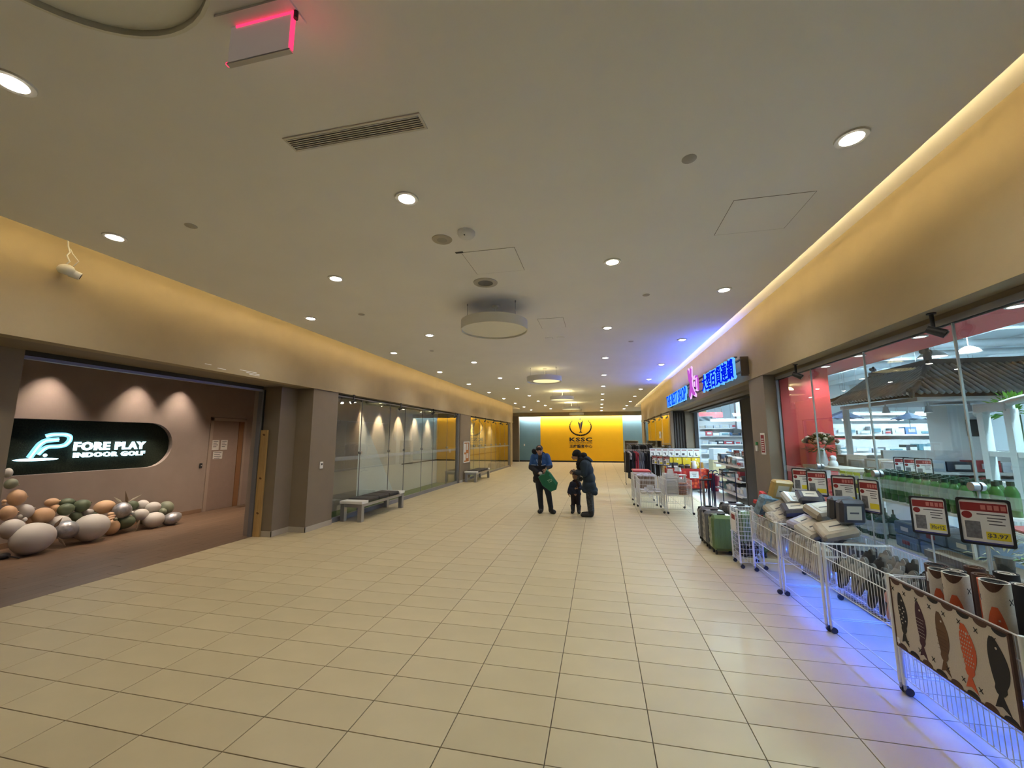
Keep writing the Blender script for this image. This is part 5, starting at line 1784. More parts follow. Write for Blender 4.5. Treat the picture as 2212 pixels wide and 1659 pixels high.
def rail_rack(x0, x1, y, z, label):
    t = thing('clothes_rack', label, 'clothes rack', ((x0 + x1) / 2, y, 0))
    MB().cyl((x0 - .06, y, z), (x1 + .06, y, z), .012, n=10).build('rail', M_STEEL, t)
    for x in (x0, x1):
        MB().cyl((x, y, .05), (x, y, z), .012, n=10).build('upright', M_STEEL, t)
        MB().cyl((x, y - .26, .05), (x, y + .26, .05), .012, n=10).build('foot', M_STEEL, t)
        for s in (-1, 1):
            MB().cyl((x - .01, y + s * .25, .022), (x + .01, y + s * .25, .022), .022, n=12).build('wheel', M_RUB, t)


rail_rack(.98, 2.30, 16.7, 1.32, 'chrome rail full of dark coats and one red garment beside the yellow wall view')
seq = ['black', 'white', 'navy', 'black', 'red', 'red', 'grey', 'grey', 'grey', 'black', 'black', 'navy', 'black', 'black', 'grey', 'black', 'black', 'black']
for k, m in enumerate(seq):
    x = 1.04 + k * .068
    L = [.82, .30, 1.05, 1.08, 1.0, .98, .70, .72, .70, .95, 1.0, .95, .9, .92, .8, .9, .95, .9][k]
    garment(x, 16.7, 1.32, L, .42, m, '%s garment, %s from the aisle end of the crowded chrome rail' % (m, ORD[k]), math.radians(203 + (k % 2) * 3), sleeve=k % 4 != 1)
rail_rack(1.30, 2.40, 20.0, 1.54, 'taller chrome rail farther back with black tops on white hangers')
for k in range(14):
    garment(1.37 + k * .072, 20.0, 1.54, .62 + .05 * (k % 3), .40, 'black' if k % 5 else 'grey', '%s top, %s from the aisle end of the farther tall rail' % ('black' if k % 5 else 'grey', ORD[k]), math.radians(205 + (k % 2) * 3))
t = thing('shelf_unit', 'plain grey open shelf unit standing by the blue wall panel', 'shelf', (1.93, 26.1, 0))
M_SHU = mat('shelf_grey', (.36, .33, .27), .7)
for x in (1.52, 2.31):
    MB().box(x, 25.9, 0, x + .03, 26.3, 1.64).build('side', M_SHU, t)
for z in (.05, .42, .80, 1.2, 1.61):
    MB().box(1.55, 25.9, z, 2.31, 26.3, z + .03).build('shelf_board', M_SHU, t)
MB().box(1.55, 26.28, .05, 2.31, 26.3, 1.62).build('back', M_SHU, t)

# --- red cloth table with appliances
t = thing('folding_table', 'folding table under the red flowered cloth by the entrance', 'table', (2.95, 15.0, 0))
MB().box(2.28, 14.72, .715, 3.52, 15.34, .745).build('table_top', M_PLA, t)
for x in (2.36, 3.46):
    for y in (14.80, 15.28):
        MB().cyl((x, y, 0), (x, y, .715), .014, n=8).build('leg', M_BLACK, t)
M_RCL = mat('red_flower_cloth', (.50, .035, .02), .85, var=.0)
nt = M_RCL.node_tree
b_ = nt.nodes['Principled BSDF']
tc_ = nt.nodes.new('ShaderNodeTexCoord')
vo = nt.nodes.new('ShaderNodeTexVoronoi')
vo.inputs['Scale'].default_value = 8
cr = nt.nodes.new('ShaderNodeValToRGB')
cr.color_ramp.elements[0].color = (.72, .12, .03, 1)
cr.color_ramp.elements[1].color = (.33, .012, .012, 1)
cr.color_ramp.elements[0].position = .25
cr.color_ramp.elements[1].position = .55
nt.links.new(tc_.outputs['Object'], vo.inputs['Vector'])
nt.links.new(vo.outputs['Distance'], cr.inputs[0])
nt.links.new(cr.outputs[0], b_.inputs['Base Color'])
cl = MB()
edge = [(2.25, 15.37), (2.25, 14.69), (3.55, 14.69), (3.55, 15.37)]
path = []
for (xa, ya), (xb, yb) in zip(edge, edge[1:]):
    n = 34 if abs(xb - xa) > .7 else 16
    for k in range(n):
        f = k / n
        path.append((xa + (xb - xa) * f, ya + (yb - ya) * f))
path.append(edge[-1])
rows = [(.752, 0), (.70, .006), (.45, .014), (.12, .022)]
vs = []
for z, am in rows:
    for i, (x, y) in enumerate(path):
        w = am * math.sin(i * .95)
        nx = -1 if x < 2.26 else (1 if x > 3.54 else 0)
        ny = -1 if y < 14.70 else 0
        vs.append((x + nx * (am * .6 + w * .6), y + ny * (am * .6 + w), z))
n = len(path)
cl.add(vs, [(r_ * n + i, (r_ + 1) * n + i, (r_ + 1) * n + i + 1, r_ * n + i + 1) for r_ in range(3) for i in range(n - 1)])
cl.add([(2.25, 14.69, .752), (3.55, 14.69, .752), (3.55, 15.37, .752), (2.25, 15.37, .752)], [(0, 1, 2, 3)])
o = cl.build('tablecloth', M_RCL, smooth=True, angle=40)
tag(o, 'red tablecloth with orange flowers hanging to the floor by the entrance', 'tablecloth')
t = thing('table_notice', 'white printed notice taped on the red tablecloth front', 'notice', (3.07, 14.63, .46))
MB().box(2.93, 14.632, .46, 3.21, 14.638, .68).build('sheet', M_WHITE, t)
for k in range(3):
    MB().box(2.99 + .02 * k, 14.629, .62 - k * .05, 3.15 - .01 * k, 14.632, .635 - k * .05).build('print', M_INK, t)


def kettle(x, y, z, s, m, label, glass=False):
    t = thing('kettle', label, 'kettle', (x, y, z))
    MB().lathe([(0, 0), (.075 * s, 0), (.078 * s, .02), (0, .02)], (x, y, z), 20).build('base', M_PLA if not glass else M_PLA, t, smooth=True, angle=40)
    MB().lathe([(0, .02), (.072 * s, .02), (.075 * s, .06 * s), (.058 * s, .20 * s), (.05 * s, .22 * s), (0, .23 * s)], (x, y, z), 20).build('jug', m, t, smooth=True, angle=40)
    MB().tube([(x + .055 * s, y, z + .19 * s), (x + .11 * s, y, z + .19 * s), (x + .115 * s, y, z + .10 * s), (x + .07 * s, y, z + .05 * s)], .010, 8).build('handle', M_PLA, t, smooth=True)
    MB().cyl((x - .05 * s, y, z + .18 * s), (x - .085 * s, y, z + .21 * s), .018 * s, .010 * s, 10).build('spout', m, t)


kettle(3.14, 14.90, .757, 1.15, M_PLA, 'white kettle on the red cloth table')
kettle(3.38, 14.92, .757, .95, mat('amber_glass', (.42, .22, .05), .1, coat=.6), 'amber glass kettle at the end of the red cloth table')
for k, (x, m, lab) in enumerate([(2.74, M_BLACK, 'round black rice cooker with silver rim on the red table'), (2.93, mat('dark_pot', (.05, .04, .035), .5), 'dark small pot between rice cooker and white kettle')]):
    t = thing('rice_cooker', lab, 'cooker', (x, 14.92, .757))
    MB().lathe([(0, 0), (.08, 0), (.09, .05), (.088, .11), (.06, .14), (0, .15)], (x, 14.92, .757), 20).build('body', m, t, smooth=True, angle=40)
    MB().lathe([(.089, .10), (.094, .105), (.089, .11)], (x, 14.92, .757), 20).build('rim', M_STEEL, t)
for k, x in enumerate((2.34, 2.54)):
    t = thing('grill_box', ['dark boxed appliance, closer to the clothes on the red table', 'dark boxed appliance, closer to the rice cooker on the red table'][k], 'appliance', (x, 14.95, .757))
    MB().obox((x, 14.95, .85), (.18, .2, .19), bev=.015).build('body', mat('appliance_dark', (.06, .065, .075), .4), t)
    MB().box(x - .06, 14.842, .80, x + .06, 14.85, .85).build('panel', M_PAPER, t)
M_YB = mat('yellow_carton', (.72, .50, .02), .6)
for k in range(4):
    x = 2.36 + k * .30
    t = thing('yellow_carton', '%s yellow carton from the clothes in the row behind the kettles' % ORD[k], 'carton', (x, 15.22, .757), 'yellow cartons on the red table')
    MB().obox((x, 15.22, .935), (.27, .18, .35), bev=.004).build('box', M_YB, t)
    MB().box(x - .02, 15.127, 1.03, x + .02, 15.13, 1.08).build('tag', M_PAPER, t)
# hanging price sheets on a rail above the table
t = thing('sheet_rail', 'slim rail stand holding the row of price sheets above the red table', 'stand', (2.5, 14.62, 0))
MB().cyl((1.66, 14.62, 1.44), (3.32, 14.62, 1.44), .008, n=8).build('rail', M_STEEL, t)
for x in (1.70, 3.28):
    MB().cyl((x, 14.62, .03), (x, 14.62, 1.44), .008, n=8).build('upright', M_STEEL, t)
    MB().box(x - .12, 14.55, 0, x + .12, 14.69, .03).build('foot', M_STEEL, t)
for k in range(8):
    x = 1.69 + k * .20
    t = thing('price_sheet', '%s white price sheet with appliance picture from the clothes end of the rail' % ORD[k], 'price sign', (x + .095, 14.60, 1.16), 'price sheets on the rail')
    MB().box(x, 14.603, 1.16, x + .19, 14.607, 1.43).build('sheet', M_WHITE, t)
    MB().box(x + .02, 14.601, 1.375, x + .17, 14.603, 1.40).build('heading', M_REDINK, t)
    g = MB()
    if k in (2, 3, 1, 0):
        g.box(x + .04, 14.600, 1.27, x + .12, 14.603, 1.30).box(x + .09, 14.600, 1.21, x + .115, 14.603, 1.27)
    elif k in (4, 5):
        g.box(x + .03, 14.600, 1.21, x + .11, 14.603, 1.28)
    else:
        g.box(x + .05, 14.600, 1.20, x + .08, 14.603, 1.30).box(x + .08, 14.600, 1.20, x + .11, 14.603, 1.23)
    g.build('product_picture', M_INK, t)
    MB().box(x + .13, 14.600, 1.18, x + .18, 14.603, 1.205).build('price_patch', M_YEL if k % 2 else M_INK, t)
for k, (x, y) in enumerate([(1.62, 12.9), (1.72, 12.6), (1.86, 12.3)]):
    price_card(x, y, 1.14, .19, .28, math.radians(240), .0, ['framed price card closest to the clothes rack, behind the white baskets', 'framed price card in the middle behind the white baskets', 'framed price card closest to the white jars, behind the white baskets'][k])
# buckets
M_BUK = mat('red_bucket', (.45, .03, .06), .35)
for k in range(7):
    t = thing('bucket', '%s red bucket from the bottom of the nested stack beside the red table' % ORD[k], 'bucket', (3.80, 15.1, .0 + k * .045), 'stack of red buckets')
    z = k * .045
    MB().lathe([(0, .005), (.12, .005), (.165, .29), (.16, .29), (.116, .012), (0, .012)], (3.80, 15.1, z), 24).build('body', M_BUK, t, smooth=True, angle=40)
    MB().lathe([(.163, .283), (.178, .283), (.178, .30), (.163, .30), (.163, .283)], (3.80, 15.1, z), 24).build('rim', M_BUK, t, smooth=True, angle=40)
M_CARDB = mat('cardboard', (.46, .36, .20), .85, var=.04, scale=5)
for k, (z0, z1, m, lab) in enumerate([(0, .48, M_CARDB, 'lower large cardboard box just inside the entrance'), (.48, .96, M_CARDB, 'upper large cardboard box with white label inside the entrance'), (.96, 1.40, mat('white_carton', (.66, .66, .66), .6), 'white appliance box on top of the cardboard boxes')]):
    t = thing('cardboard_box', lab, 'box', (4.5, 17.0, z0))
    MB().obox((4.5, 17.0, (z0 + z1) / 2), (.62 - .08 * (k == 2), .60, z1 - z0 - .004), bev=.006).build('carton', m, t)
    if k == 1:
        MB().box(4.30, 16.694, .72, 4.48, 16.698, .88).build('label', M_PAPER, t)
    if k == 2:
        MB().box(4.34, 16.692, 1.0, 4.70, 16.698, 1.11).build('print_panel', M_PAPER, t)
        MB().box(4.46, 16.689, 1.03, 4.66, 16.692, 1.06).build('print', M_INK, t)
    MB().box(4.20 + .04 * (k == 2), 16.697, z0 + (z1 - z0) * .48, 4.80 - .04 * (k == 2), 16.6995, z0 + (z1 - z0) * .50).build('seam', mat('tape', (.36, .28, .15), .5), t)

# ================================================================== INSIDE THE SHOP
TUBE = emat('tube_glow', (.86, .95, 1.0), 6.0)


def shop_light(loc, power, parent, tgt=None):
    return spot('shop_beam', loc, tgt or (loc[0], loc[1], 0), power, COOL, 165, .9, .12, parent=parent)


TUBES = [(8.6, 10.1, 16.0, 2.60, 'tube light under the pagoda roof, hung over the far shelves'), (9.3, 11.3, 18.0, 2.48, 'longest tube light, hung just below the pagoda eave tip'), (9.1, 10.0, 14.0, 2.47, 'short tube light beside the white screen column'),
         (4.8, 6.4, 19.0, 2.55, 'tube light above the range hood shelves seen through the entrance'), (5.3, 6.1, 17.6, 2.70, 'slanted looking tube light nearest the entrance'), (6.0, 7.6, 21.0, 2.62, 'tube light deep behind the range hood shelves'), (11.6, 13.2, 17.0, 2.75, 'tube light farthest back past the screen column'), (7.4, 8.8, 19.4, 2.70, 'tube light near the red column')]
for x0, x1, y, z, lab in TUBES:
    t = thing('tube_light', lab, 'tube light', ((x0 + x1) / 2, y, z))
    MB().cyl((x0, y, z), (x1, y, z), .035, n=10).build('tube', TUBE, t)
    MB().box(x0 - .02, y - .05, z + .03, x1 + .02, y + .05, z + .08).build('housing', M_WHITE, t)
    for x in (x0 + .2, x1 - .2):
        MB().cyl((x, y, z + .08), (x, y, 5.2), .005, n=6).build('hanger', M_ALU, t)
HB = [(4.9, 2.3, 3.45, 'round high bay lamp above the picture edge, out over the shop'), (6.95, 10.0, 3.48, 'round high bay lamp hanging over the pagoda ridge'), (5.0, 12.8, 3.45, 'round high bay lamp near the red column'), (4.95, 5.2, 3.45, 'round high bay lamp over the white gate'), (9.5, 12.5, 4.0, 'round high bay lamp over the middle aisles'),
      (13.5, 10, 4.0, 'round high bay lamp towards the rear wall'), (6.0, 22.0, 4.0, 'round high bay lamp over the kitchen goods'), (12.0, 21.0, 4.0, 'round high bay lamp in the far corner of the shop'), (9.0, 0.5, 4.0, 'round high bay lamp behind the picture edge'), (5.2, 17.2, 3.9, 'round high bay lamp just inside the entrance')]
for k, (x, y, z, lab) in enumerate(HB):
    t = thing('high_bay_lamp', lab, 'pendant lamp', (x, y, z))
    MB().lathe([(.24, 0), (.25, 0), (.16, .10), (.07, .15), (.06, .15), (.15, .095), (.24, 0)], (x, y, z), 24).build('shade', M_WHITE, t, smooth=True, angle=40)
    MB().lathe([(0, .012), (.22, .012), (.22, .02), (0, .02)], (x, y, z), 24).build('diffuser', TUBE, t)
    MB().cyl((x, y, z + .15), (x, y, 5.2), .008, n=6).build('rod', M_ALU, t)
    sl_ = shop_light((x, y, z - .03), P_SHOP * (.5 if x < 5 and y < 6 else 1.35), t)
    if k in (4, 5, 6, 7):
        sl_.data.spot_size = math.pi
        lu = bpy.data.lights.new('shop_ceiling_fill', 'POINT')  # point light added above the shade to brighten the shop ceiling
        lu.energy = P_SHOP * .5
        lu.color = COOL
        lu.shadow_soft_size = .1
        lo = bpy.data.objects.new('shop_ceiling_fill', lu)
        COL.objects.link(lo)
        lo.parent = t
        lo.location = (0, 0, .30)
# pipes and ducts under the shop ceiling
M_PIPE = mat('pipe_white', (.60, .66, .70), .4)
M_PIPED = mat('pipe_grey', (.22, .25, .27), .5)
for k, (y, z, r, x0, x1) in enumerate([(9.0, 4.6, .12, 4, 17.5), (10.2, 4.75, .07, 4, 17.5), (11.6, 4.6, .16, 4, 17.5), (13.2, 4.8, .08, 4, 17.5), (14.6, 4.65, .12, 4, 17.5), (16.4, 4.7, .10, 4, 17.5), (18.5, 4.7, .14, 4, 17.5), (7.6, 4.7, .1, 4, 17.5), (6.2, 4.8, .07, 4, 17.5)]):
    t = thing('ceiling_pipe', '%s overhead pipe running across the shop ceiling, counted from the front window' % ORD[[1, 2, 3, 4, 5, 6, 7, 0, 8][k] if k < 8 else 8], 'pipe', ((x0 + x1) / 2, y, z - r))
    MB().cyl((x0, y, z), (x1, y, z), r, n=14).build('run', [M_PIPE, M_PIPED, M_PIPE][k % 3], t, smooth=True, angle=40)
    for x in range(5, 17, 3):
        MB().cyl((x, y, z), (x, y, 5.2), .006, n=6).build('hanger', M_PIPED, t)
for k in range(6):
    x = 5.0 + k * 2.2
    o = MB().box(x, -2.8, 4.95, x + .10, 29.8, 5.19).build('ceiling_joist', M_PIPE)
    tag(o, '%s long ceiling joist of the shop counted from the window wall' % ORD[k], 'joist')

# pagoda style roof over the display
M_RT = mat('roof_tile', (.20, .225, .23), .35, var=.15, scale=10)  # tile rows coloured paler than the slope to imitate shading between them
M_RTD = mat('roof_ridge', (.016, .018, .02), .6)
pg = thing('pagoda_roof', 'dark tiled pagoda roof with ridge ornaments inside the shop', 'roof', (6.2, 9.0, 2.40))
CX, CY, RX, RY = 5.2, 7.96, 5.97, 8.70
ZE, ZR = 2.50, 3.10


def prow(p0, p1, r, nm, m, sag=.08):
    pts = []
    for k in range(5):
        f = k / 4
        p = Vector(p0).lerp(Vector(p1), f)
        p.z -= sag * math.sin(math.pi * f)
        pts.append(p)
    MB().tube(pts, r, 8).build(nm, m, pg, smooth=True)


sl = MB()
sl.add([(CX, CY, ZE), (CX, 10.45, ZE + .04), (RX, 10.25, ZR), (RX, RY, ZR)], [(0, 1, 2, 3)])
sl.add([(CX, CY, ZE), (RX, RY, ZR), (8.2, RY, ZR), (8.2, CY, ZE)], [(0, 1, 2, 3)])
sl.add([(CX, CY, ZE - .03), (CX, 10.45, ZE + .01), (RX, 10.25, ZR - .05), (RX, RY, ZR - .05)], [(3, 2, 1, 0)])
sl.add([(CX, CY, ZE - .03), (RX, RY, ZR - .05), (8.2, RY, ZR - .05), (8.2, CY, ZE - .03)], [(3, 2, 1, 0)])
sl.build('roof_slope', M_RTD, pg)
for k in range(24):
    y = 8.05 + k * .10
    f = min(1.0, max(0.0, (y - CY) / (RY - CY)))
    top = (RX, y, ZR + .02) if y >= RY else (CX + (RX - CX) * f, y, ZE + (ZR - ZE) * f + .02)
    prow((CX - .03, y, ZE + .035), (top[0], top[1], top[2] + .015), .032, 'tile_row', M_RT, 0)
for k in range(29):
    x = 5.29 + k * .10
    f = min(1.0, max(0.0, (x - CX) / (RX - CX)))
    top = (x, RY, ZR + .02) if x >= RX else (x, CY + (RY - CY) * f, ZE + (ZR - ZE) * f + .02)
    prow((x, CY - .03, ZE + .035), (top[0], top[1], top[2] + .015), .032, 'tile_row', M_RT, 0)
prow((CX - .08, CY - .08, ZE + .06), (RX, RY, ZR + .08), .05, 'hip_ridge', M_RTD, .1)
MB().box(RX - .05, RY, ZR, RX + .05, 10.3, ZR + .12).build('ridge', M_RTD, pg)
MB().box(RX, RY - .05, ZR, 8.2, RY + .05, ZR + .12).build('ridge', M_RTD, pg)
prow((RX, 10.25, ZR + .05), (CX - .1, 10.55, ZE + .10), .04, 'hip_ridge', M_RTD, .1)
for (x, y, z, s) in ((RX, RY, ZR + .12, 1.0), (RX, 10.2, ZR + .08, .7), (CX - .1, 10.58, ZE + .10, .55), (CX - .1, CY - .1, ZE - .02, .6)):
    q = MB()
    q.ell((x, y, z + .06 * s), (.06 * s, .06 * s, .12 * s), (0, 0, 0), 10, 7)
    q.ell((x - .07 * s, y, z + .16 * s), (.05 * s, .04 * s, .05 * s), (0, 0, 0), 8, 6)
    q.ell((x + .06 * s, y + .03 * s, z + .14 * s), (.045 * s, .04 * s, .06 * s), (0, 0, 0), 8, 6)
    q.ell((x, y, z + .20 * s), (.04 * s, .04 * s, .05 * s), (0, 0, 0), 8, 6)
    q.build('ridge_ornament', M_RTD, pg, smooth=True)
MB().box(CX + .1, CY + .1, ZE - .09, 8.2, CY + .2, ZE - .02).build('eave_beam', M_WHITE, pg)
MB().box(CX + .1, CY + .2, ZE - .09, CX + .2, 10.3, ZE - .02).build('eave_beam', M_WHITE, pg)
MB().box(CX + .2, CY + .2, ZE - .05, 8.2, 10.3, ZE - .02).build('eave_ceiling', mat('eave_grey', (.30, .33, .36), .7), pg)
for x, y in ((CX + .15, 10.2), (8.1, CY + .15)):
    MB().cyl((x, y, 0), (x, y, ZE - .05), .06, n=12).build('post', M_WHITE, pg)

t = thing('screen_column', 'white square column carrying a black screen under the pagoda roof', 'column', (6.65, 9.25, 0))
MB().box(6.36, 9.0, 0, 6.95, 9.5, 2.40).build('shaft', M_WHITE, t)
o = thing('wall_screen', 'black flat screen on the white column', 'screen', (6.76, 8.97, 1.82))
MB().obox((6.76, 8.975, 1.97), (.30, .04, .31), bev=.006).build('casing', M_BLACK, o)
MB().box(6.625, 8.951, 1.83, 6.895, 8.954, 2.11).build('panel', mat('screen_glass', (.012, .012, .014), .15), o)
# white garden gate with curved top
gt = thing('garden_gate', 'white garden gate with curved top rail behind the window', 'gate', (4.6, 5.4, 0))
M_GW = mat('gate_white', (.70, .78, .76), .5)
for y in (6.0, 5.66, 5.1, 4.5):
    MB().box(4.56, y - .04, 0, 4.64, y + .04, 2.12).build('post', M_GW, gt)
MB().tube([(4.6, 6.08 - .11 * k, 2.08 + .16 * math.sin(math.pi * k / 15)) for k in range(16)], .045, 8).build('arch_rail', M_GW, gt, smooth=True)
for z in (1.57, 1.22, .7):
    MB().box(4.57, 4.46, z, 4.63, 6.04, z + .06).build('cross_rail', M_GW, gt)
for k in range(12):
    y = 4.58 + k * .12
    MB().box(4.585, y, .76, 4.615, y + .03, 1.22).build('baluster', M_GW, gt)
MB().box(4.55, 5.66, 2.10, 4.65, 6.06, 2.20).build('cap', M_GW, gt)


def leafy(name, lab, cat, x, y, z, R, n, m, stem=None, lw=.03, ll=.12, pot=None):
    t = thing(name, lab, cat, (x, y, z))
    L = MB()
    for k in range(n):
        a, e = random.uniform(0, 6.28), random.uniform(-.2, 1.4)
        d = Vector((math.cos(a) * math.cos(e), math.sin(a) * math.cos(e), math.sin(e)))
        p = Vector((x, y, z)) + d * R * random.uniform(.35, 1)
        s = d.cross(Vector((0, 0, 1))).normalized() if abs(d.z) < .95 else Vector((1, 0, 0))
        q = p + d * ll + Vector((0, 0, -.02))
        mid = (p + q) / 2 + Vector((0, 0, .015))
        L.add([p, mid + s * lw, q, mid - s * lw], [(0, 1, 2, 3)])
    L.build('leaves', m, t)['kind'] = 'stuff'
    return t


M_LEAF = mat('leaf_green', (.06, .16, .03), .6, var=.3, scale=30)
M_LEAFD = mat('leaf_dark', (.045, .085, .03), .6, var=.3, scale=30)
t = leafy('display_palm', 'bright green plant above the garden gate', 'plant', 5.5, 6.7, 2.12, .24, 110, mat('leaf_bright', (.14, .40, .04), .6, var=.2, scale=20), lw=.02, ll=.15)
MB().cyl((5.5, 6.7, 0), (5.5, 6.7, 2.1), .04, n=10).build('stem', M_LEAFD, t)
MB().lathe([(0, 0), (.16, 0), (.2, .3), (0, .3)], (5.5, 6.7, 0), 18).build('pot', M_WHITE, t)

# ---- window display: bottle shelf
sd = thing('display_shelf', 'white window display shelf loaded with green bottles', 'shelf', (3.2, 5.05, 0))
for z in (.66, 1.12):
    MB().box(2.95, 4.12, z, 3.46, 6.45 if z < 1 else 5.98, z + .02).build('shelf_board', M_WHITE, sd)
for x in (2.97, 3.42):
    for y in (4.14, 5.95, 6.42):
        MB().box(x, y, 0, x + .02, y + .02, 1.12 if y < 6.5 else .66).build('leg', M_WHITE, sd)
M_GB = mat('green_bottle', (.035, .13, .022), .12, coat=.5, var=.2, scale=25)
M_GBC = mat('dark_cap', (.008, .03, .014), .4)
bp = thing('green_bottle', 'tall green bottle with dark cap packed in rows behind the window', 'bottle', (0, 0, 0), 'green bottles on the window shelf')
MB().lathe([(0, 0), (.044, 0), (.046, .01), (.046, .19), (.03, .235), (.02, .25), (0, .25)], (0, 0, 0), 12).build('body', M_GB, bp, smooth=True, angle=45)
MB().lathe([(0, .25), (.024, .25), (.024, .285), (0, .285)], (0, 0, 0), 12).build('cap', M_GBC, bp)
MB().lathe([(.0465, .07), (.0468, .07), (.0468, .16), (.0465, .16)], (0, 0, 0), 12).build('label', mat('bottle_label', (.07, .19, .06), .5), bp)
first = True
for i in range(4):
    for j in range(15):
        loc = (3.03 + i * .105, 4.22 + j * .105, 1.142)
        if j >= 13 and i == 0:
            continue
        if first:
            bp.location = loc
            bp['label'] = 'green bottle, first from the rolled mats in the first row from the window'
            first = False
        else:
            copy_tree(bp, loc, label='green bottle, %s from the rolled mats in the %s row from the window' % (ORD[j], ORD[i]))
for k in range(3):
    t = thing('yellow_price_card', '%s yellow price card at the pillar end of the green bottles' % ORD[k], 'price sign', (2.99, 5.62 + k * .14, 1.14))
    MB().box(2.985, 5.56 + k * .14, 1.14, 2.99, 5.68 + k * .14, 1.38).build('card', mat('lime_card', (.62, .68, .05), .6), t)
    for q in range(2):
        MB().box(2.983, 5.585 + k * .14, 1.20 + q * .09, 2.985, 5.655 + k * .14, 1.25 + q * .09).build('print', M_INK, t)
M_TB = mat('teal_bottle', (.012, .07, .04), .2, coat=.4)
lp = thing('lotion_bottle', 'dark green lotion bottle with white label on the lower window shelf', 'bottle', (0, 0, 0), 'lotion bottles on the lower shelf')
MB().lathe([(0, 0), (.055, 0), (.057, .01), (.057, .20), (.02, .23), (.018, .26), (0, .26)], (0, 0, 0), 14).build('body', M_TB, lp, smooth=True, angle=45)
MB().lathe([(.0575, .05), (.058, .05), (.058, .17), (.0575, .17)], (0, 0, 0), 14).build('label', mat('lotion_label', (.55, .60, .55), .6), lp)
MB().cyl((0, 0, .26), (0, 0, .31), .008, n=8).build('pump', M_GBC, lp)
first = True
for i in range(2):
    for j in range(8):
        if j == 4:
            continue
        loc = (3.06 + i * .13, 5.42 + j * .127, .682)
        if first:
            lp.location = loc
            lp['label'] = 'dark green lotion bottle, first from the blue boxes in the front lower row'
            first = False
        else:
            copy_tree(lp, loc, label='dark green lotion bottle, %s from the blue boxes in the %s lower row' % (ORD[j if j < 4 else j - 1], ['front', 'back'][i]))
M_BLB = mat('blue_box', (.10, .17, .26), .5, var=.1)
for k in range(6):
    x, y, z = 3.04 + (k % 2) * .0, 4.30 + (k % 3) * .33, .682 + (k // 3) * .13
    t = thing('blue_box', '%s %s blue boxed towel set under the green bottles' % (['lower', 'upper'][k // 3], ['first', 'middle', 'last'][k % 3]), 'box', (x + .1, y, z), 'blue boxes under the bottles')
    MB().obox((x + .14, y, z + .063), (.36, .30, .124), bev=.012).build('box', M_BLB, t)
    MB().box(x - .042, y - .05, z + .04, x - .039, y + .05, z + .08).build('label', M_PAPER if k % 2 else M_REDINK, t)
# vase shelf by the red panel
t = thing('wall_shelf', 'pale wooden wall shelf carrying the flower vase by the red panel', 'shelf', (3.17, 6.45, 1.36))
MB().box(3.0, 5.99, 1.36, 3.36, 6.95, 1.40).build('board', mat('pale_oak', (.50, .43, .35), .5), t)
MB().box(3.02, 6.90, 1.20, 3.34, 6.95, 1.36).build('bracket', M_WHITE, t)
MB().box(3.02, 6.02, .68, 3.06, 6.06, 1.36).build('bracket', M_WHITE, t)
vs_ = thing('flower_vase', 'white ribbed vase of pink and cream artificial flowers', 'vase', (3.14, 6.68, 1.40))
MB().lathe([(0, 0), (.055, 0), (.075, .05), (.06, .15), (.04, .22), (.045, .25), (.038, .25), (.033, .22), (0, .2)], (3.14, 6.68, 1.40), 18).build('vase', M_CER, vs_, smooth=True, angle=50)
MFL = [mat('bloom_pink', (.38, .20, .16), .7), mat('bloom_cream', (.42, .33, .22), .7), mat('bloom_dusk', (.20, .09, .08), .7)]
for k in range(30):
    a, e = random.uniform(0, 6.28), random.uniform(.0, 1.45)
    p = Vector((3.14, 6.68, 1.72)) + Vector((math.cos(a) * math.cos(e) * .20, math.sin(a) * math.cos(e) * .18, math.sin(e) * .13))
    MB().ell(p, (.030, .030, .026), (random.random(), random.random(), 0), 9, 6).build('blossom', MFL[k % 3], vs_, smooth=True)
L = MB()
for k in range(330):
    a, e = random.uniform(0, 6.28), random.uniform(-.6, 1.3)
    d = Vector((math.cos(a) * math.cos(e) * .8, math.sin(a) * math.cos(e) * .75, math.sin(e) * .6))
    p = Vector((3.14, 6.66, 1.68)) + d * random.uniform(.12, .24)
    q = p + d * .11
    s = d.cross(Vector((0, 0, 1))).normalized() * .025
    L.add([p, (p + q) / 2 + s, q, (p + q) / 2 - s], [(0, 1, 2, 3)])
L.build('leaves', M_LEAFD, vs_)['kind'] = 'stuff'
for k in range(5):
    a = k * 1.25
    MB().cyl((3.14, 6.68, 1.60), (3.14 + .12 * math.cos(a), 6.68 + .15 * math.sin(a), 1.74), .004, n=5).build('stem', M_LEAFD, vs_)
t = thing('ceramic_figure', 'small white round ceramic figure beside the flower vase', 'figurine', (3.14, 6.40, 1.40))
MB().lathe([(0, 0), (.05, 0), (.055, .03), (.045, .07), (.03, .085), (.042, .11), (.03, .145), (0, .155)], (3.14, 6.40, 1.40), 16).build('body', M_CER, t, smooth=True, angle=60)
for s in (-1, 1):
    MB().ell((3.10, 6.40 + s * .02, 1.52), (.006, .006, .006), (0, 0, 0), 8, 6).build('eye', M_BLACK, t)
# rattan chair behind the window near the pillar
t = thing('rattan_chair', 'curved rattan chair back by the red panel under the price cards', 'chair', (3.12, 6.78, 0))
M_RAT = mat('rattan', (.32, .15, .06), .6)
MB().tube([(2.98, 6.90, .45), (2.95, 6.90, .80), (3.0, 6.82, 1.02), (3.10, 6.62, 1.06), (3.14, 6.5, .95), (3.16, 6.46, .70)], .016, 8).build('back_hoop', M_RAT, t, smooth=True)
MB().obox((3.10, 6.70, .43), (.34, .42, .05), bev=.02).build('seat', M_RAT, t)
for x in (2.96, 3.24):
    for y in (6.52, 6.88):
        MB().cyl((x, y, 0), (x, y, .41), .014, n=8).build('leg', M_RAT, t)
